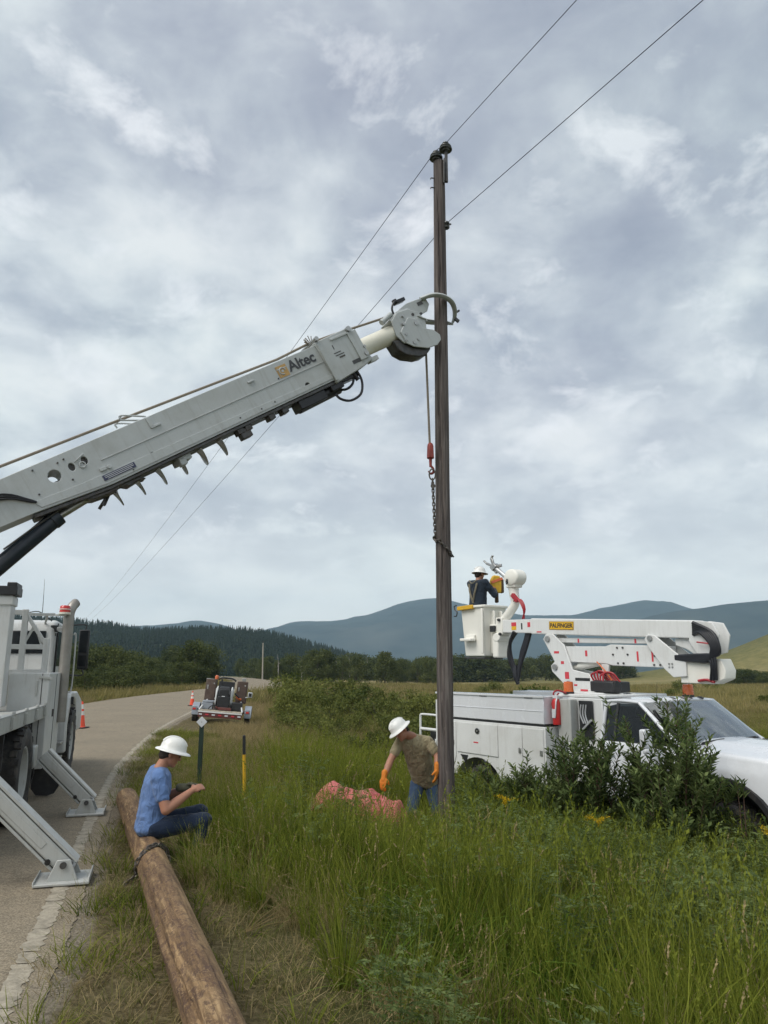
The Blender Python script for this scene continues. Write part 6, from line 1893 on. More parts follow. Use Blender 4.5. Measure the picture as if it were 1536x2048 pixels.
    mb = MB(); mb.tube([(-.3, 2.42, 1.95), (-.2, 2.42, 2.10), (-.25, 2.46, 2.16), (-.4, 2.5, 2.12)], .014, 6); mb.tube([(-.28, 2.44, 1.7), (-.16, 2.42, 1.95), (-.3, 2.44, 2.12)], .012, 6); mb.build('hydraulic_hose', MATS['red_hose'], t)

    def beacon(c, nm):
        mb = MB(); mb.lathe([(.078, 0), (.075, .14), (.068, .165), (.001, .17)], 20, c); b = mb.build('beacon', MATS['orange_lens'], t)
        m2 = MB(); m2.lathe([(.085, -.035), (.085, .0), (.078, .003)], 20, c); m2.build('beacon_base', BK, b)
        b['label'] = nm
    beacon((-.52, 2.45, 2.135), 'orange beacon on the pedestal'); beacon((-1.62, 3.80, 2.105), 'orange beacon on the cab roof')

    remap([o for o in bpy.data.objects if o not in done], lambda x, y, z: (x, 2.94 + (y - 2.40) * 1.09, z))
    # ---------------- cab
    ys = np.r_[np.linspace(3.90, 5.10, 14), np.linspace(5.14, 6.65, 48), np.linspace(6.68, 6.97, 8)]
    V = []; F = []; NS = 8; NT_ = 12
    def sect(y):
        zb = .60
        dy = abs(y - 5.95)
        if dy < .66: zb = max(zb, .42 + math.sqrt(max(0, .66 ** 2 - dy ** 2)))
        zt = 1.455 if y < 5.26 else 1.47 - .06 * ((y - 5.26) / 1.4) - .22 * max(0, (y - 6.70) / .27) ** 2
        fr = max(0, (y - 6.30) / .67)
        inn = .16 * fr ** 2.2
        flare = .055 * math.exp(-((y - 5.95) / .62) ** 4)
        row = []
        for k in range(NS + 1):
            s = k / NS; z = zb + (zt - .06 - zb) * s
            q = (z - .6) / .85
            x = -.185 + .035 * math.sin(math.pi * min(1, max(0, q))) - .02 * q ** 3 + (flare * (1 - q ** 2)) - inn
            if abs(z - 1.22) < .05: x += .006
            row.append((x, y, z))
        xe = row[-1][0]
        for k in range(1, 4):
            a = k / 3 * math.pi / 2
            row.append((xe - .06 * (1 - math.cos(a)), y, zt - .06 + .06 * math.sin(a)))
        for k in range(1, NT_ + 1):
            s = k / NT_; x = (xe - .06) + (-1.22 - (xe - .06)) * s
            dome = .05 * (1 - (1 - s) ** 2) + (.03 / (1 + math.exp(-(s - .45) * 22)) if y > 5.28 else 0)
            row.append((x, y, zt + dome * (1 if y > 5.26 else .2)))
        left = [(-2.44 - x, yy, z) for x, yy, z in row[-2::-1]]
        return row + left
    rows = [sect(y) for y in ys]; m_ = len(rows[0])
    for r_ in rows: V += r_
    ntop0, ntop1 = NS + 3, m_ - (NS + 4)
    for i in range(len(rows) - 1):
        for k in range(m_ - 1):
            if ys[i] < 5.28 and ntop0 <= k < ntop1: continue
            F.append((i * m_ + k, i * m_ + k + 1, (i + 1) * m_ + k + 1, (i + 1) * m_ + k))
    F.append(tuple((len(rows) - 1) * m_ + k for k in range(m_)))
    mb = MB(); mb.add(V, F); cab = mb.build('cab_body', TW, t, smooth=35)
    mb = MB(); mb.box((-1.22, 3.91, 1.03), (1.98, .03, .84)); mb.build('cab_back', TW, cab, .01)
    # black wheel arch flares
    for s in (0, 1):
        fl = MB(); V = []; F = []; n = 26
        for k in range(n + 1):
            a = math.pi * (-.03 + 1.06 * k / n); c_, s_ = math.cos(a), math.sin(a)
            for r_, x in ((.655, -.10), (.655, -.20), (.735, -.142), (.725, -.098)):
                xx = x + .012 if not s else -2.44 - x - .012
                V.append((xx, 5.95 + r_ * c_, max(.35, .42 + r_ * s_)))
        for k in range(n):
            for q in range(4): F.append((4 * k + q, 4 * k + (q + 1) % 4, 4 * k + 4 + (q + 1) % 4, 4 * k + 4 + q))
        fl.add(V, F); fl.build('arch_flare', MATS['black_rubber'], cab, smooth=50)
    mb = MB(); mb.box((-1.22, 5.95, .78), (1.5, 1.2, .5)); mb.build('wheel_well', BK, cab)
    # roof
    V = []; F = []; nx, ny = 20, 12
    for layer in (0, 1):
        for j in range(ny + 1):
            v = j / ny; y = 3.94 + (4.60 - 3.94) * v
            for i in range(nx + 1):
                u = i / nx * 2 - 1
                hw = .90 - .03 * v
                edge = max(0, abs(u) - .86) / .14; fe = max(0, v - .85) / .15; be = max(0, .12 - v) / .12
                z = 2.085 - .035 * u * u - .045 * edge ** 2 - .035 * fe ** 2 - .05 * be ** 2 - (.045 if layer else 0)
                yy = y + (.10 * (1 - u * u)) * v
                V.append((-1.22 + u * hw, yy, z))
    w = nx + 1; L_ = (ny + 1) * w
    for j in range(ny):
        for i in range(nx):
            a = j * w + i
            F.append((a, a + 1, a + w + 1, a + w)); F.append((L_ + a, L_ + a + w, L_ + a + w + 1, L_ + a + 1))
    for i in range(nx): F.append((i, L_ + i, L_ + i + 1, i + 1)); a = ny * w + i; F.append((a, a + 1, L_ + a + 1, L_ + a))
    for j in range(ny): a = j * w; F.append((a, a + w, L_ + a + w, L_ + a)); a = j * w + nx; F.append((a, L_ + a, L_ + a + w, a + w))
    mb = MB(); mb.add(V, F); roof = mb.build('roof', TW, t, smooth=50)
    for i, x in enumerate((-.72, -1.02, -1.22, -1.42, -1.72)):
        mb = MB(); mb.ell((x, 4.55 + .06 * (1 - ((x + 1.22) / .9) ** 2), 2.062), (.045, .07, .026), 10, 6); mb.build('clearance_lamp', MATS['steel_dark'], roof)
    mb = MB(); mb.tube([(-1.0, 4.35, 2.08), (-1.0, 4.38, 2.3)], [.004, .002], 5); mb.build('aerial', BK, roof)
    # pillars
    for s in (0, 1):
        fx = (lambda x: x) if not s else (lambda x: -2.44 - x)
        mb = MB()
        mb.tube([(fx(-.345), 4.55, 2.02), (fx(-.315), 4.80, 1.82), (fx(-.265), 5.12, 1.56), (fx(-.25), 5.27, 1.46)], [.034, .036, .042, .05], 10, True, .8)
        mb.tube([(fx(-.34), 4.56, 2.02), (fx(-.34), 4.25, 2.035), (fx(-.34), 4.0, 2.02), (fx(-.32), 3.95, 1.95), (fx(-.225), 3.92, 1.46)], [.034, .03, .034, .036, .045], 10, True, .8)
        mb.build('pillar', TW, cab, smooth=60)
        mb = MB(); mb.tube([(fx(-.335), 4.18, 2.0), (fx(-.235), 4.14, 1.46)], .026, 8); mb.tube([(fx(-.235), 3.94, 1.462), (fx(-.24), 5.18, 1.462)], .012, 6); mb.build('window_trim', BK, cab)
        mb = MB(); mb.add([(fx(-.222), 3.95, 1.46), (fx(-.232), 5.18, 1.46), (fx(-.33), 4.57, 1.995), (fx(-.333), 4.0, 2.0)], [(0, 1, 2, 3)]); mb.build('side_window', MATS['side_glass'], cab, smooth=0)
    # rear window frame, windscreen
    mb = MB(); mb.box((-1.22, 3.92, 1.72), (1.8, .03, .56)); rw = mb.build('rear_wall', TW, cab, .02)
    mb = MB(); mb.box((-1.22, 3.902, 1.74), (1.2, .01, .34)); mb.box((-1.22, 3.938, 1.74), (1.2, .01, .34)); mb.build('rear_window', MATS['dark_glass'], rw)
    V = []; F = []; nx, ny = 16, 6
    for j in range(ny + 1):
        v = j / ny
        for i in range(nx + 1):
            u = i / nx * 2 - 1; hw = .945 - .085 * v
            V.append((-1.22 + u * hw, 5.28 - .70 * v + .12 * (1 - u * u), 1.475 + .555 * v + .02 * math.sin(v * math.pi)))
    w = nx + 1
    for j in range(ny):
        for i in range(nx): F.append((j * w + i, j * w + i + 1, (j + 1) * w + i + 1, (j + 1) * w + i))
    mb = MB(); mb.add(V, F); mb.build('windscreen', MATS['window_glass'], t, smooth=60)
    V = []; F = []
    for i in range(nx + 1):
        u = i / nx * 2 - 1
        for dy, z in ((-.02, 1.478), (.10, 1.495), (.10, 1.44), (-.02, 1.44)): V.append((-1.22 + u * .96, 5.29 + dy + .12 * (1 - u * u), z + .012 * (1 - u * u)))
    for i in range(nx):
        for q in range(4): F.append((4 * i + q, 4 * i + (q + 1) % 4, 4 * i + 4 + (q + 1) % 4, 4 * i + 4 + q))
    mb = MB(); mb.add(V, F); mb.build('cowl', BK, cab, smooth=40)
    for x0, x1 in ((-.52, -1.12), (-1.28, -1.88)):
        mb = MB(); mb.tube([(x0, 5.41, 1.50), ((x0 + x1) / 2, 5.42, 1.53), (x1, 5.39, 1.525)], .013, 6); mb.bar((x0, 5.425, 1.51), (x1 + .1, 5.415, 1.535), .012, .03); mb.build('wiper', BK, cab)
    # interior
    mb = MB(); mb.box((-1.22, 5.06, 1.34), (1.8, .52, .20)); mb.box((-1.22, 4.55, 1.0), (1.86, 1.2, .1)); mb.build('dashboard', MATS['interior_grey'], t, .03)
    for x in (-.68, -1.72):
        mb = MB(); mb.box((x, 4.28, 1.16), (.52, .50, .18)); mb.box((x, 4.08, 1.45), (.50, .14, .62), (R(8), 0, 0)); mb.box((x, 4.06, 1.84), (.26, .10, .20)); mb.build('seat', MATS['interior_grey'], t, .04)
    mb = MB(); mb.torus((-1.70, 4.74, 1.48), .18, .016, Matrix.Rotation(R(65), 3, 'X'), 24, 6); mb.bar((-1.70, 4.74, 1.48), (-1.70, 4.94, 1.40), .05, .05); mb.build('steering_wheel', BK, t)
    mb = MB(); mb.box((-1.22, 4.68, 1.90), (.30, .05, .10)); mb.box((-1.22, 4.60, 1.97), (.44, .18, .05)); mb.bar((-1.1, 4.68, 1.90), (-1.40, 4.76, 1.74), .03, .06); mb.build('rear_view_mirror', BK, t, .01)
    for x in (-.72, -1.72): mb = MB(); mb.box((x, 4.55, 1.955), (.42, .20, .02), (R(-20), 0, 0)); mb.build('sun_visor', MATS['interior_grey'], t, .006)
    mb = MB(); mb.box((-1.05, 5.20, 1.455), (.34, .14, .012), (0, 0, .2)); mb.build('paper', MATS['teal_paper'], t)
    # door lines, mirror, headlamp, bumper
    mb = MB()
    for y in (4.0, 5.18): mb.box((-.148, y, 1.02), (.012, .012, .80))
    mb.build('door_gap', BK, cab)
    mb = MB(); mb.box((-.135, 4.12, 1.28), (.03, .16, .035)); mb.build('door_handle', TW, cab, .01)
    mb = MB(); mb.box((.10, 4.98, 1.56), (.17, .10, .26)); mb.box((.10, 5.0, 1.40), (.15, .08, .08)); mi = mb.build('mirror', TW, t, .03, seg=3)
    mb = MB(); mb.bar((-.20, 5.0, 1.45), (.05, 5.0, 1.46), .04, .05); mb.build('mirror_arm', BK, mi, .008)
    for x, s in ((-.235, 1), (-2.205, -1)):
        mb = MB(); mb.box((x, 6.79, 1.0), (.10, .26, .42), (0, 0, R(20) * s)); hl = mb.build('headlight', MATS['chrome_worn'], t, .03)
        mb = MB(); mb.box((x + .045 * s, 6.77, .93), (.03, .13, .24), (0, 0, R(20) * s)); mb.build('marker_lens', MATS['orange_lens'], hl, .012)
    mb = MB(); mb.box((-1.22, 7.05, .62), (2.0, .22, .30)); mb.build('bumper', MATS['chrome_worn'], t, .05)
    mb = MB(); mb.box((-1.22, 6.97, 1.0), (1.5, .05, .44)); mb.build('grille', BK, t, .02)

    # ---------------- aerial lift
    cx = -1.20
    done = set(bpy.data.objects)
    tur = [(1.70, 3.10), (1.76, 3.19), (1.90, 3.19), (2.12, 2.99), (2.27, 2.56), (2.58, 2.50), (2.74, 2.22), (3.18, 2.20), (3.18, 2.12), (2.2, 2.12), (2.10, 2.30), (1.86, 2.52), (1.84, 2.62), (1.92, 2.70)]
    for x in (cx + .14, cx - .14):
        pr(tur, x - .018, x + .018, 'turret_plate', W, None, .008)
    mb = MB(); mb.cyl((cx, 2.66, 2.08), (cx, 2.66, 2.20), .40, n=30); mb.box((cx, 2.62, 2.26), (.28, .62, .20)); tb = mb.build('turret', W, t, .01)
    mb = MB()
    for (y, z) in ((1.80, 3.10), (1.93, 2.60), (2.20, 2.32)): mb.cyl((cx + .15, y, z), (cx + .185, y, z), .05, n=16)
    mb.build('pivot_pin', MATS['steel'], tb)
    mb = MB()
    for y, z, w_, h_ in ((1.97, 2.86, .10, .04), (2.08, 2.68, .06, .05), (2.16, 2.46, .08, .12), (2.32, 2.30, .06, .03), (2.48, 2.22, .14, .03)): mb.box((cx + .1595, y, z), (.003, w_, h_))
    mb.build('warning_decal', MATS['decal_red'], tb)
    mb = MB(); mb.box((cx + .1595, 2.46, 2.40), (.004, .28, .05)); mb.build('nameplate', BK, tb)
    mb = MB(); mb.cyl((cx, 2.30, 2.62), (cx, 2.90, 2.74), .07, n=16); mb.cyl((cx, 2.15, 2.58), (cx, 2.35, 2.63), .045, n=14); mb.build('lift_cylinder', F_, t)
    mb = MB(); mb.box((cx + .1, 2.92, 2.30), (.42, .42, .17)); mb.cyl((cx + .2, 2.72, 2.30), (cx + .2, 3.14, 2.30), .10, n=16); vb = mb.build('valve_block', BK, t, .02)
    mb = MB()
    for k in range(5): mb.tube([(cx + .16 + .02 * k, 2.70 + .05 * k, 2.36), (cx + .2, 2.66 + .06 * k, 2.48 + .03 * (k % 3)), (cx + .16, 2.78 + .06 * k, 2.52), (cx + .12, 2.92 + .05 * k, 2.38)], .015, 6)
    mb.build('hydraulic_hose', MATS['red_hose'], vb)
    mb = MB(); mb.tube([(cx + .16, 2.75, 2.70), (cx + .17, 2.9, 2.55), (cx + .15, 3.0, 2.40)], .012, 6); mb.build('orange_hose', MATS['orange_lens'], vb)
    # lower boom
    lower = pr([(2.06, 2.73), (2.06, 2.965), (2.88, 2.955), (2.98, 2.985), (3.95, 2.95), (3.95, 2.62), (3.0, 2.64), (2.88, 2.67), (2.2, 2.69)], cx - .11, cx + .11, 'lower_boom', W, None, .01)
    mb = MB(); mb.box((cx + .112, 3.45, 2.79), (.003, .03, .16)); mb.box((cx + .112, 3.70, 2.79), (.003, .03, .16)); mb.box((cx + .112, 2.52, 2.84), (.003, .04, .10)); mb.build('red_decal', MATS['decal_red'], lower)
    mb = MB()
    for y in (3.12, 3.22, 3.12, 3.28, 3.85, 3.93, 3.85, 3.95):
        pass
    for y, z in ((3.10, 2.93), (3.20, 2.93), (3.02, 2.82), (3.28, 2.82), (3.10, 2.68), (3.20, 2.68), (3.80, 2.92), (3.74, 2.80), (3.82, 2.66), (3.72, 2.66)): mb.cyl((cx + .11, y, z), (cx + .122, y, z), .016, n=8)
    mb.build('bolt_heads', MATS['steel_dark'], lower)
    mb = MB(); mb.prism([(2.78, 2.70), (2.92, 2.66), (2.90, 2.46), (2.80, 2.44)], yz, cx + .06, cx + .10); mb.build('cylinder_lug', W, lower, .006)
    # levelling rod
    mb = MB(); mb.box((cx + .02, 2.72, 3.055), (.10, 1.85, .085), (R(-1.5), 0, 0)); lr = mb.build('levelling_rod', W, t, .012)
    mb = MB(); mb.box((cx + .072, 2.35, 3.06), (.003, .03, .07)); mb.box((cx + .072, 3.40, 3.035), (.003, .03, .07)); mb.build('red_band', MATS['decal_red'], lr)
    # link arm and knuckle
    for x in (cx + .15, cx - .15): pr([(3.62, 3.06), (3.68, 3.14), (3.80, 3.11), (4.10, 2.86), (4.26, 2.74), (4.26, 2.50), (4.05, 2.48), (3.92, 2.60), (3.68, 2.93)], x - .016, x + .016, 'link_arm', W, None, .008)
    mb = MB(); mb.cyl((cx + .16, 3.72, 3.07), (cx + .19, 3.72, 3.07), .04, n=14)
    for y, z in ((4.0, 2.68), (4.05, 2.68), (4.0, 2.63), (4.05, 2.63)): mb.cyl((cx + .16, y, z), (cx + .175, y, z), .014, n=8)
    mb.build('link_pin', MATS['steel'], t)
    kn = pr([(4.14, 2.40), (4.14, 2.73), (4.76, 2.76), (4.82, 2.60), (4.80, 2.48), (4.62, 2.40)], cx - .13, cx + .13, 'knuckle', F_, None, .012)
    for x in (cx + .13, cx - .13): pr([(4.32, 3.02), (4.36, 3.30), (4.50, 3.315), (4.70, 3.28), (4.78, 3.10), (4.72, 2.85), (4.52, 2.80), (4.42, 2.84)], x - .014, x + .014, 'end_plate', W, None, .008)
    pr([(4.05, 3.05), (4.25, 3.08), (4.40, 2.98), (4.48, 2.84), (4.38, 2.80), (4.22, 2.90), (4.06, 2.96)], cx - .07, cx + .07, 'tilt_link', W, None, .012)
    mb = MB()
    for k in range(6):
        o = .035 * (k - 2.5)
        mb.tube([(cx + .17 + o * .3, 4.42 + o * .2, 3.20 + o), (cx + .19, 4.62 + o, 3.14), (cx + .20, 4.74 + o * .6, 2.96), (cx + .19, 4.72 + o * .6, 2.82), (cx + .18, 4.60, 2.77 + o * .5), (cx + .17, 4.35, 2.77 + o * .4), (cx + .15, 4.10, 2.775 + o * .2)], .027, 8)
    for k in range(3): mb.tube([(cx + .19, 4.62 + .05 * k, 2.79), (cx + .19, 4.66 + .03 * k, 2.66), (cx + .17, 4.62 + .04 * k, 2.46)], .020, 7)
    hb = mb.build('hose_bundle', MATS['hose_black'], t, smooth=60)
    mb = MB(); mb.tube([(cx + .20, 4.48, 3.0), (cx + .22, 4.60, 2.985), (cx + .2, 4.68, 2.97)], .012, 6); mb.tube([(cx + .15, 4.42, 2.44), (cx + .16, 4.55, 2.46), (cx + .15, 4.66, 2.43)], .02, 6); mb.build('red_hose', MATS['red_hose'], hb)
    # upper boom with its tip section
    up = pr([(1.42, 3.20), (1.42, 3.495), (4.42, 3.325), (4.45, 3.05)], cx - .13, cx + .13, 'upper_boom', W, None, .02, seg=3)
    tip = pr([(.74, 3.25), (.74, 3.50), (1.46, 3.475), (1.46, 3.215)], cx - .105, cx + .105, 'boom_tip', W, None, .012)
    mb = MB(); mb.box((cx + .1065, 1.02, 3.40), (.003, .11, .075)); mb.box((cx + .1065, 1.36, 3.38), (.003, .06, .09)); mb.build('red_sticker', MATS['decal_red'], tip)
    mb = MB(); mb.box((cx + .1065, 1.02, 3.325), (.003, .11, .07)); mb.build('yellow_sticker', MATS['yellow_paint'], tip)
    mb = MB(); mb.box((cx + .1065, 1.20, 3.34), (.003, .03, .09)); mb.cyl((cx + .105, 1.20, 3.40), (cx + .108, 1.20, 3.40), .018, n=10); mb.build('pictogram', BK, tip)
    mb = MB(); mb.box((cx + .1315, 1.60, 3.235), (.003, .10, .022)); mb.build('red_sticker', MATS['decal_red'], up)
    tilt = math.atan2(-.17, 3.0)
    pl = MB(); pl.box((0, 0, 0), (.006, .60, .150)); plo = pl.build('name_plate', MATS['yellow_paint'], up, .002); plo.matrix_basis = Matrix.Translation((cx + .134, 2.364, 3.27)) @ Matrix.Rotation(tilt, 4, 'X')
    # lettering reads towards local +Y
    tx = link('lettering', text_mesh('PALFINGER', .105, .001, .0035, 1.04), MATS['sign_black'], plo)
    tx.matrix_basis = Matrix.Translation((.0042, 0, -.002)) @ Matrix(((0, 0, 1), (1, 0, 0), (0, 1, 0))).to_4x4()
    mb = MB()
    for z in (-.066, .066): mb.box((.0038, 0, z), (.002, .58, .006))
    for y in (-.29, .29): mb.box((.0038, y, 0), (.002, .006, .13))
    bo = mb.build('border', MATS['sign_black'], plo); keep = {plo, tx, bo}
    # basket mount
    mb = MB(); mb.box((cx, .68, 3.38), (.24, .16, .34)); mb.cyl((cx - .16, .64, 3.16), (cx + .16, .64, 3.16), .085, n=18); mb.box((cx + .10, .55, 3.34), (.10, .14, .16)); mt = mb.build('basket_mount', F_, t, .015)
    mb = MB(); mb.box((cx + .14, .56, 3.33), (.06, .12, .12)); mb.cyl((cx + .12, .70, 3.50), (cx + .16, .70, 3.50), .03, n=10); mb.cyl((cx + .12, .72, 3.22), (cx + .16, .72, 3.22), .03, n=10); mb.build('rotator', BK, mt, .01)
    # basket: tapering tub with lip, corner ribs, step and padded rail
    bx0, bx1, by0, by1 = cx - .34, cx + .27, -.12, .46
    def ring(z, k_, inset=0): return [(bx0 + (1 - k_) * .05 + inset, by0 + (1 - k_) * .05 + inset, z), (bx1 - (1 - k_) * .05 - inset, by0 + (1 - k_) * .05 + inset, z), (bx1 - (1 - k_) * .05 - inset, by1 - (1 - k_) * .05 - inset, z), (bx0 + (1 - k_) * .05 + inset, by1 - (1 - k_) * .05 - inset, z)]
    rings = [ring(2.79, 0), ring(3.80, 1), ring(3.80, 1, .035), ring(2.84, 0, .035)]
    V = sum(rings, []); F = [(3, 2, 1, 0)] + [(4 * j + i, 4 * j + (i + 1) % 4, 4 * j + 4 + (i + 1) % 4, 4 * j + 4 + i) for j in range(3) for i in range(4)] + [(12, 13, 14, 15)]
    mb = MB(); mb.add(V, F); bk = mb.build('basket', F_, t, .03, seg=3)
    mb = MB()
    for a, b in (((bx0 - .01, by0 - .01), (bx1 + .01, by0 - .01)), ((bx1 + .01, by0 - .01), (bx1 + .01, by1 + .01)), ((bx1 + .01, by1 + .01), (bx0 - .01, by1 + .01)), ((bx0 - .01, by1 + .01), (bx0 - .01, by0 - .01))): mb.bar((*a, 3.79), (*b, 3.79), .05, .05)
    mb.build('lip', F_, bk, .012)
    mb = MB(); mb.bar((bx1 + .022, by1 - .03, 2.84), (bx1 + .03, by1 - .02, 3.74), .05, .03); mb.bar((bx1 - .22, by1 + .01, 2.84), (bx1 - .22, by1 + .016, 3.70), .10, .03); mb.bar((bx1 - .42, by1 + .01, 2.84), (bx1 - .42, by1 + .016, 3.70), .10, .03); mb.build('rib', F_, bk, .015)
    mb = MB(); mb.box((bx1 + .06, .10, 3.12), (.14, .28, .055)); mb.box((bx1 + .0, .12, 3.16), (.05, .22, .12)); mb.build('step', F_, bk, .012)
    mb = MB(); mb.bar((bx1 + .05, by0 - .03, 3.77), (bx1 + .045, by1 - .22, 3.785), .055, .085); mb.build('padded_rail', MATS['marker_yellow'], bk, .012)
    mb = MB(); mb.tube([(bx1 + .05, by0 - .06, 3.84), (bx1 + .05, by0 - .12, 3.82), (bx1 + .05, by0 - .10, 3.74), (bx1 + .05, by0 - .05, 3.70), (bx1 + .05, by0 - .07, 3.62), (bx1 + .05, by0 - .13, 3.62)], .012, 6); mb.build('tool_hook', MATS['steel_dark'], bk)
    mb = MB(); mb.box((cx - .02, .60, 2.98), (.34, .14, .44)); mb.build('liner_pocket', F_, bk, .03)
    mb = MB(); mb.box((cx, .18, 2.755), (.5, .5, .04)); mb.build('base_plate', MATS['steel_dark'], bk, .008)
    # jib with its drum head and conductor holder
    mb = MB(); mb.tube([(cx, .72, 3.52), (cx, .86, 3.66), (cx, .98, 3.82), (cx, .96, 4.0), (cx, .95, 4.16)], [.085, .08, .075, .085, .095], 14, True); jb = mb.build('jib_arm', F_, t, smooth=60)
    mb = MB(); M90 = Matrix(((0, 0, 1), (0, 1, 0), (-1, 0, 0))); mb.lathe([(.001, -.15), (.13, -.145), (.165, -.12), (.165, .12), (.13, .145), (.001, .15)], 26, (cx, 1.0, 4.32), M90); mb.box((cx, .97, 4.20), (.22, .20, .16)); jh = mb.build('jib_head', F_, jb, .02)
    mb = MB(); mb.tube([(cx + .17, .94, 4.26), (cx + .18, .95, 4.18)], .012, 6); mb.box((cx + .165, .95, 4.24), (.01, .025, .10)); mb.build('latch_pin', BK, jb)
    mb = MB(); mb.cyl((cx, .92, 4.24), (cx, .54, 4.57), .042, n=14); mb.build('jib_pole', MATS['alu'], jb)
    mb = MB(); c0 = Vector((cx, .52, 4.59)); mb.box(c0, (.12, .13, .10), (R(40), 0, 0)); mb.bar(c0, c0 + Vector((0, -.20, .10)), .04, .05); mb.bar(c0 + Vector((0, -.20, .10)), c0 + Vector((0, -.27, .17)), .04, .03); mb.bar(c0 + Vector((0, -.03, .04)), c0 + Vector((0, -.08, .20)), .04, .05); mb.bar(c0 + Vector((0, -.08, .20)), c0 + Vector((0, -.04, .25)), .04, .03); mb.bar(c0, c0 + Vector((0, .16, .02)), .05, .06); mb.bar(c0 + Vector((0, -.02, -.04)), c0 + Vector((0, .05, -.12)), .05, .06); mb.build('conductor_holder', MATS['steel'], jb, .008)
    mb = MB()
    for k in range(3): mb.tube([(cx + .09, 1.02, 3.95 - .05 * k), (cx + .12, 1.16 + .03 * k, 3.86), (cx + .12, 1.26 + .02 * k, 3.68), (cx + .08, 1.24 - .02 * k, 3.50)], .014, 6)
    mb.bar((cx + .09, 1.0, 3.98), (cx + .11, 1.14, 3.84), .06, .07); mb.build('red_hose', MATS['red_hose'], jb, smooth=60)
    # black control hoses hanging below the tip
    mb = MB()
    for k in range(4):
        o = .026 * (k - 1.5)
        mb.tube([(cx + .05 + o * 2, 1.00 + o, 3.26), (cx + .08 + o, .90 + o * .8, 3.05), (cx + .08, .88 + o * .7, 2.80), (cx + .06, .94 + o * .6, 2.56), (cx + .05, 1.00 + o * .4, 2.42 - .03 * k), (cx + .04, 1.06 + o * .3, 2.60), (cx + .03, 1.14 + o, 2.86), (cx + .02, 1.22 + o, 3.08), (cx, 1.26 + o, 3.24)], .030, 7)
    mb.tube([(cx + .05, .97, 2.62), (cx + .06, .98, 2.42), (cx + .05, 1.02, 2.26)], [.04, .05, .03], 8)
    mb.build('hanging_hoses', MATS['hose_black'], t, smooth=60)
    remap([o for o in bpy.data.objects if o not in done and o not in keep], lambda x, y, z: (x, -.20 + 1.28 * y - .02 * y * y, z - .02 - .02 * y))


build_bucket_truck()


# ------------------------------------------------------------------ people
def blob_mesh(name, parts, voxel=.009, smooth_it=5):
    """one continuous skin grown over tapered limbs: ('c', p0, p1, r0, r1) and ('e', centre, radii, matrix)"""
    mb = MB()
    for q in parts:
        if q[0] == 'c':
            p0, p1, r0, r1 = Vector(q[1]), Vector(q[2]), q[3], q[4]
            d = (p1 - p0); L_ = d.length; d = d.normalized() if L_ > 1e-6 else Vector((0, 0, 1))
            path = []; rad = []
            for k in range(5): a = math.pi / 2 * k / 4; path.append(p0 - d * r0 * math.cos(a)); rad.append(max(.0008, r0 * math.sin(a)))
            for k in range(1, 6): a = math.pi / 2 * k / 5; path.append(p1 + d * r1 * math.sin(a)); rad.append(max(.0008, r1 * math.cos(a)))
            path.insert(5, p0.lerp(p1, .5)); rad.insert(5, (r0 + r1) / 2)
            path.insert(6, p1); rad.insert(6, r1)
            mb.tube(path, rad, 14, True, sm=False)
        elif q[0] == 'l':
            secs, TM_ = q[1], q[2]; n = 24; pts = []; rad = []
            tt = [i / (len(secs) - 1) for i in range(len(secs))]; m_ = 26; V = []; F = []
            def sm_(arr, t):
                i = min(len(arr) - 2, int(t * (len(arr) - 1))); f = t * (len(arr) - 1) - i; f = f * f * (3 - 2 * f)
                return arr[i] * (1 - f) + arr[i + 1] * f
            C_ = [Vector(s_[0]) for s_ in secs]; A_s = [s_[1] for s_ in secs]; B_s = [s_[2] for s_ in secs]
            for i in range(m_ + 1):
                t = i / m_; k_ = min(1, max(0.02, min(t, 1 - t) * 9)) ** .5
                c = sm_(C_, t); a_, b_ = sm_(A_s, t) * k_, sm_(B_s, t) * k_
                for k in range(n):
                    th = 2 * math.pi * k / n; cs, sn = math.cos(th), math.sin(th)
                    e_ = 2.4; rr = (abs(cs) ** e_ + abs(sn) ** e_) ** (-1 / e_)
                    V.append(c + TM_ @ Vector((b_ * cs * rr, a_ * sn * rr, 0)))
            for i in range(m_):
                for k in range(n): k2 = (k + 1) % n; F.append((i * n + k, i * n + k2, (i + 1) * n + k2, (i + 1) * n + k))
            F.append(tuple(range(n - 1, -1, -1))); F.append(tuple(m_ * n + k for k in range(n)))
            mb.add(V, F)
        else:
            mb.ell(q[1], q[2], 16, 11, q[3] if len(q) > 3 else None)
    me = mb.mesh(name, 0)
    o = bpy.data.objects.new(name + '_grow', me); col.objects.link(o)
    rm = o.modifiers.new('skin', 'REMESH'); rm.mode = 'VOXEL'; rm.voxel_size = voxel; rm.use_smooth_shade = True
    sm = o.modifiers.new('soft', 'SMOOTH'); sm.factor = .5; sm.iterations = smooth_it
    dg = bpy.context.evaluated_depsgraph_get(); dg.update()
    out = bpy.data.meshes.new_from_object(o.evaluated_get(dg)); out.name = name
    bpy.data.objects.remove(o); bpy.data.meshes.remove(me)
    out.polygons.foreach_set('use_smooth', [True] * len(out.polygons))
    return out


def basis(fwd, up):
    f = Vector(fwd).normalized(); u = Vector(up); u = (u - f * u.dot(f)).normalized(); l = u.cross(f)
    return Matrix((f, l, u)).transposed()      # local x forward, y left, z up


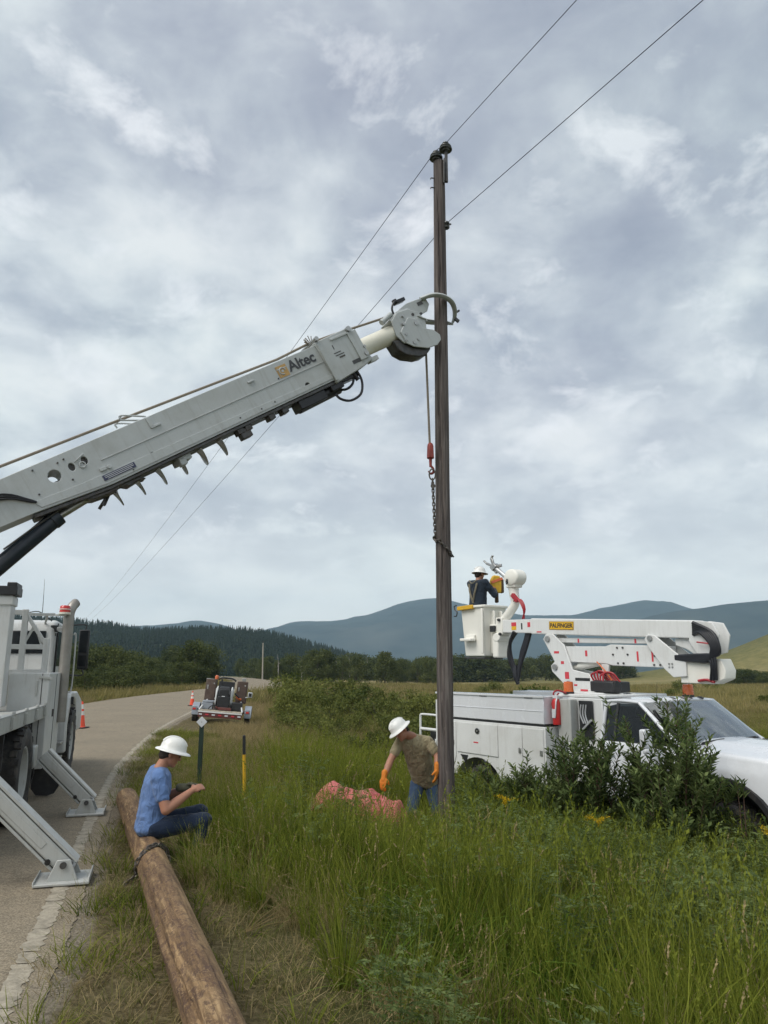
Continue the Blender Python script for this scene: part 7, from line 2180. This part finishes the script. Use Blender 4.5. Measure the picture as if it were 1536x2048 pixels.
def hand_parts(wrist, direction, palm, side, curl=.5, fat=1.0, thumb_in=.4):
    """palm and five fingers; side = unit vector towards the thumb"""
    w = Vector(wrist); d = Vector(direction).normalized(); n = Vector(palm); n = (n - d * n.dot(d)).normalized()
    s = Vector(side); s = (s - d * s.dot(d) - n * s.dot(n)).normalized()
    P = []
    M_ = Matrix((d, s, n)).transposed()
    P.append(('e', w + d * .052, (.052, .042 * fat, .019 * fat), M_))
    P.append(('c', w - d * .01, w + d * .03, .026 * fat, .028 * fat))
    for k, (off, ln) in enumerate(((.030, .072), (.010, .082), (-.011, .076), (-.030, .060))):
        p = w + d * .085 + s * off; a = 0.25 * curl; dd = d
        for j, fr in enumerate((.45, .32, .23)):
            a = curl * (0.5 + .55 * j)
            dd = d * math.cos(a) + n * math.sin(a)
            q = p + dd * ln * fr
            P.append(('c', p, q, (.0105 - .001 * j) * fat, (.0098 - .001 * j) * fat)); p = q
    p = w + d * .025 + s * .034; t1 = p + (d * .55 + s * .65 + n * thumb_in).normalized() * .036; t2 = t1 + (d * .85 + s * .15 + n * (thumb_in + .3)).normalized() * .032
    P.append(('c', p, t1, .014 * fat, .0125 * fat)); P.append(('c', t1, t2, .012 * fat, .009 * fat))
    return P


def hard_hat(parent, c, fwd, up, full=True, s=1.0):
    Mb = basis(fwd, up)
    mb = MB(); n = 32; rows = []
    for t in [0, .14, .28, .42, .56, .70, .82, .92, .985]:
        a = t * math.pi / 2; rr = math.cos(a) ** .8 if a < 1.57 else .02; z = .108 * math.sin(a) ** .95 if a > 0 else 0
        rows.append([(.120 * rr * math.cos(2 * math.pi * k / n), .104 * rr * math.sin(2 * math.pi * k / n), z) for k in range(n)])
    brim = []
    for ext, z in ((1.0, .0), (1.05, -.008), (1.24, -.014), (1.36, -.022), (1.385, -.030), (1.36, -.031), (1.02, -.020)):
        rw = []
        for k in range(n):
            a = 2 * math.pi * k / n; ff = max(0, math.cos(a)) if not full else 1 + .10 * math.cos(a)
            e = 1 + (ext - 1) * ff if not full else 1 + (ext - 1) * ff
            rw.append((.120 * e * math.cos(a), .104 * e * math.sin(a) * (1.02 if full else 1), z))
        brim.append(rw)
    allr = brim[::-1] + rows[1:]
    V = [p for r_ in allr for p in r_]; F = []
    for i in range(len(allr) - 1):
        for k in range(n): k2 = (k + 1) % n; F.append((i * n + k, i * n + k2, (i + 1) * n + k2, (i + 1) * n + k))
    F.append(tuple((len(allr) - 1) * n + k for k in range(n)))
    mb.add([Vector(c) + Mb @ (Vector(p) * s) for p in V], F)
    for y in (-.028, 0, .028):
        pth = [Vector(c) + Mb @ (Vector((.118 * math.cos(a), y, .107 * math.sin(a) ** .8 + .001)) * s) for a in [math.pi * (.12 + .76 * k / 10) for k in range(11)]]
        mb.tube(pth, .006 * s, 6, True, sm=False)
    return mb.build('hard_hat', MATS['hat_white'], parent, smooth=50)


def head_parts(c, fwd, up, s=1.0):
    Mb = basis(fwd, up); c = Vector(c)
    q = lambda x, y, z: c + Mb @ (Vector((x, y, z)) * s)
    r = lambda a, b, d: (a * s, b * s, d * s)
    P = [('e', q(0, 0, .02), r(.098, .076, .100), Mb), ('e', q(.028, 0, -.045), r(.066, .058, .072), Mb), ('e', q(.070, 0, -.092), r(.026, .032, .022), Mb),
         ('c', q(.088, 0, .010), q(.108, 0, -.022), .011 * s, .015 * s), ('e', q(.088, 0, -.058), r(.014, .026, .010), Mb), ('e', q(.082, .030, .022), r(.02, .026, .012), Mb), ('e', q(.082, -.030, .022), r(.02, .026, .012), Mb)]
    for sg in (-1, 1): P.append(('e', q(-.008, .080 * sg, -.008), r(.020, .010, .032), Mb))
    return P, q, Mb


def figure(label, root, J, shirt, trousers, head_f, head_u, sleeve=.45, gloves=None, tors_side=(0, 1, 0), hands=None, shirt_pts=None, hat_full=True, extra=None, belly=1.0, shirt_drop=.0, hat_f=None, hat_u=None):
    e = empty('person', root); tag(e, label, 'person')
    v = {k: Vector(p) for k, p in J.items()}
    S = Vector(tors_side).normalized(); spine = (v['neck'] - v['pelvis']).normalized(); Fw = S.cross(spine).normalized()
    TM = Matrix((Fw, S, spine)).transposed()
    up = lambda a, b, t: a.lerp(b, t)
    # skin: the whole body
    P, q, Mb = head_parts(v['head'], head_f, head_u)
    P.append(('c', v['neck'] - spine * .02, v['head'] - Vector(head_u).normalized() * .07 - Vector(head_f).normalized() * .02, .058, .052))
    P.append(('l', [(up(v['pelvis'], v['neck'], t), a, b) for t, a, b in ((-.12, .11, .08), (.0, .145, .10), (.35, .135, .092), (.62, .145, .10), (.85, .14, .085), (.98, .07, .06))], TM))
    for s_ in 'lr':
        P += [('c', v[s_ + 'sho'], v[s_ + 'elb'], .056, .045), ('c', v[s_ + 'elb'], up(v[s_ + 'elb'], v[s_ + 'wri'], .4), .045, .046), ('c', up(v[s_ + 'elb'], v[s_ + 'wri'], .4), v[s_ + 'wri'], .046, .029),
              ('c', v[s_ + 'hip'], v[s_ + 'kne'], .082, .056), ('c', v[s_ + 'kne'], up(v[s_ + 'kne'], v[s_ + 'ank'], .35), .054, .055), ('c', up(v[s_ + 'kne'], v[s_ + 'ank'], .35), v[s_ + 'ank'], .055, .034), ('c', v[s_ + 'ank'], v[s_ + 'toe'], .036, .03)]
        if hands and s_ in hands: P += hand_parts(v[s_ + 'wri'], *hands[s_])
    body = link('body', blob_mesh('body', P, .0075, 3), MATS['skin'], e)
    # eyes and hair
    mb = MB()
    for sg in (-1, 1): mb.ell(q(.088, .030 * sg, .004), (.008, .012, .008), 8, 6, Mb)
    mb.build('eye', MATS['hair_dark'], e)
    hp = [('e', q(-.022, 0, .026), (.094, .084, .094), Mb), ('e', q(-.058, 0, -.03), (.044, .064, .058), Mb)]
    link('hair', blob_mesh('hair', hp, .010, 2), MATS['hair_dark'], e)
    hard_hat(e, q(.004, 0, .045), hat_f or head_f, hat_u or head_u, hat_full, 1.04)
    # shirt
    SP = []
    SP.append(('l', [(up(v['pelvis'], v['neck'], t) + Fw * .006, a, b * belly) for t, a, b in ((-.20, .176, .132), (-.05, .180, .136), (.25, .176, .134), (.50, .180, .132), (.72, .186, .130), (.90, .165, .108), (1.03, .085, .080))], TM))
    SP.append(('c', v['lsho'] + spine * .012, v['rsho'] + spine * .012, .068, .068))
    for s_ in 'lr':
        m_ = up(v[s_ + 'sho'], v[s_ + 'elb'], sleeve * 1.3 if sleeve < .7 else 1)
        SP += [('c', v[s_ + 'sho'], m_, .073, .066)]
        if sleeve >= .7: SP += [('c', v[s_ + 'elb'], up(v[s_ + 'elb'], v[s_ + 'wri'], .88), .064, .042)]
    if shirt_drop: SP.append(('e', v['pelvis'] - spine * shirt_drop, (.125, .178, .10), TM))
    so = link('shirt', blob_mesh('shirt', SP, .011, 7), MATS[shirt], e)
    tx = bpy.data.textures.new('folds', 'CLOUDS'); tx.noise_scale = .075; tx.noise_depth = 2
    dm = so.modifiers.new('folds', 'DISPLACE'); dm.texture = tx; dm.strength = .024; dm.mid_level = .5; dm.texture_coords = 'LOCAL'
    # trousers and boots
    TP = [('e', v['pelvis'] - spine * .02, (.118, .160, .115), TM)]
    for s_ in 'lr':
        TP += [('c', v[s_ + 'hip'], v[s_ + 'kne'], .098, .074), ('c', v[s_ + 'kne'], up(v[s_ + 'kne'], v[s_ + 'ank'], .92), .073, .062), ('c', up(v['pelvis'], v[s_ + 'hip'], .5), v[s_ + 'hip'], .10, .10)]
    to = link('trousers', blob_mesh('trousers', TP, .012, 4), MATS[trousers], e)
    dm = to.modifiers.new('folds', 'DISPLACE'); dm.texture = tx; dm.strength = .014; dm.mid_level = .5; dm.texture_coords = 'LOCAL'
    for s_ in 'lr':
        a, b = v[s_ + 'ank'], v[s_ + 'toe']
        link('boot', blob_mesh('boot', [('c', a + Vector((0, 0, .10)), a, .056, .052), ('c', a - Vector((0, 0, .02)), b, .050, .042), ('c', a - Vector((0, 0, .04)), b - Vector((0, 0, .015)), .036, .036)], .010, 3), MATS['boot_brown'], e)
    if gloves:
        for s_, mat in gloves.items():
            w, h = v[s_ + 'wri'], hands[s_]
            d = Vector(h[0]).normalized()
            gp = hand_parts(w, h[0], h[1], h[2], h[3], 1.28) + [('c', w - d * .06, w + d * .02, .040, .034)]
            link('glove', blob_mesh('glove', gp, .0065, 2), MATS[mat], e)
    if extra: extra(e, v, q, Mb)
    return e


def build_people():
    # seated worker on the new pole, facing right, hands before him
    rot = Matrix.Rotation(R(20), 3, 'Z')
    T = lambda *p: rot @ Vector(p)
    J = dict(pelvis=T(-.01, 0, .09), neck=T(.05, 0, .60), head=T(.145, 0, .725), lsho=T(.03, .185, .53), rsho=T(.03, -.185, .53), relb=T(.11, -.25, .255), rwri=T(.345, -.13, .395), lelb=T(.12, .24, .28), lwri=T(.31, .06, .40),
             lhip=T(.03, .10, .075), rhip=T(.03, -.10, .075), lkne=T(.47, .17, .15), rkne=T(.47, -.16, .13), lank=T(.42, .17, -.27), rank=T(.40, -.15, -.27), ltoe=T(.56, .19, -.335), rtoe=T(.54, -.16, -.335))
    hands = {'r': (T(.9, .35, .28), T(.1, .6, -.6), T(.1, .5, .8), .85), 'l': (T(.95, -.25, .05), T(0, -.7, -.5), T(.2, -.2, .9), .8)}
    figure('seated worker in blue T-shirt, jeans and white hard hat on the new pole', (-2.17, 7.33, .185), J, 'shirt_blue', 'jeans_dark', T(.90, .10, -.42), T(.42, 0, .90), .46, {'l': 'glove_grey'}, T(0, 1, 0), hands, hat_f=T(.965, 0, -.26), hat_u=T(.26, 0, .965))
    # bending worker beside the netting
    O = Vector((.48, 10.22, hz(.48, 10.22) - .02))
    W_ = lambda x, y, z: Vector((x, y, z + .06)) - O
    J = dict(pelvis=W_(.53, 10.26, .24), neck=W_(.365, 9.94, .80), head=W_(.215, 9.83, .875), rsho=W_(.235, 10.02, .765), lsho=W_(.575, 9.98, .715), relb=W_(.085, 9.93, .50), rwri=W_(.0, 9.80, .305), lelb=W_(.685, 9.90, .545), lwri=W_(.665, 9.78, .40),
             rhip=W_(.44, 10.26, .16), lhip=W_(.62, 10.28, .16), rkne=W_(.36, 10.10, -.14), lkne=W_(.68, 10.14, -.14), rank=W_(.36, 10.24, -.46), lank=W_(.74, 10.30, -.46), rtoe=W_(.32, 10.08, -.50), ltoe=W_(.78, 10.14, -.50))
    hands = {'r': (Vector((-.15, -.25, -.95)), Vector((.4, .9, -.1)), Vector((.7, -.6, 0)), .55), 'l': (Vector((-.1, -.2, -.95)), Vector((-.8, .3, 0)), Vector((-.2, -.95, .1)), .5)}
    figure('bending worker in tan T-shirt and orange gloves reaching down beside the old pole', O, J, 'shirt_tan', 'jeans_blue', Vector((-.62, -.55, -.56)), Vector((-.62, -.12, .78)), .50, {'r': 'glove_orange', 'l': 'glove_orange'}, Vector((.93, .05, -.10)), hands, hat_full=True)
    # worker standing in the basket with his back turned
    O = Vector((1.96, 15.52, 2.02))
    rot2 = Matrix.Rotation(R(42), 3, 'Z')
    T = lambda *p: rot2 @ Vector(p)
    J = dict(pelvis=T(0, 0, .98), neck=T(.03, 0, 1.47), head=T(.075, 0, 1.605), lsho=T(.02, .19, 1.41), rsho=T(.02, -.19, 1.41), relb=T(.18, -.27, 1.17), rwri=T(.36, -.14, 1.30), lelb=T(.22, .24, 1.20), lwri=T(.38, .06, 1.34),
             lhip=T(0, .10, .93), rhip=T(0, -.10, .93), lkne=T(.03, .11, .52), rkne=T(.03, -.11, .52), lank=T(0, .11, .10), rank=T(0, -.11, .10), ltoe=T(.13, .11, .05), rtoe=T(.13, -.11, .05))
    hands = {'r': (T(.6, .5, .5), T(0, .9, -.2), T(.2, .2, .9), .9), 'l': (T(.8, -.4, .4), T(0, -.9, -.2), T(.2, 0, .9), .9)}

    def harness(e, v, q, Mb):
        mb = MB()
        for sg in (-1, 1): mb.tube([T(-.125, .10 * sg, 1.40), T(-.148, .07 * sg, 1.25), T(-.150, .03 * sg, 1.12), T(-.135, .0, 1.0)], .012, 6, True, 1.6)
        mb.tube([T(-.10, .12, 1.47), T(-.13, .02, 1.40), T(-.125, -.10, 1.46)], .012, 6)
        mb.build('harness', MATS['harness_web'], e)
    fig = figure('worker in dark clothing and white hard hat standing in the truck basket, back turned', O, J, 'shirt_navy', 'jeans_dark', T(.95, -.1, -.1), T(.05, 0, 1), 1.0, None, T(0, 1, 0), hands, True, True, harness)
    fig.scale = (1.08, 1.08, 1.03)
    # yellow tool bag he holds up
    c = O + T(.50, -.10, 1.47)
    e = empty('tool_bag', c, (0, 0, R(-80))); e.scale = (1.15, 1.15, 1.15); tag(e, 'yellow and brown tool bag held up by the worker in the basket', 'bag')
    mb = MB(); mb.prism([(-.10, -.17), (.09, -.17), (.115, .05), (.06, .15), (-.06, .16), (-.12, .06)], lambda u, v_, w: (w, u, v_), -.05, .05); mb.build('pouch', MATS['bag_yellow'], e, .025, seg=3)
    mb = MB(); mb.bar((.055, -.11, .02), (.055, .11, .10), .012, .05); mb.build('strap', MATS['orange_lens'], e, .004)
    mb = MB(); mb.box((.0, .105, -.04), (.11, .06, .26)); mb.box((0, .0, -.24), (.09, .06, .22)); mb.build('side_pocket', MATS['boot_brown'], e, .02)


build_people()
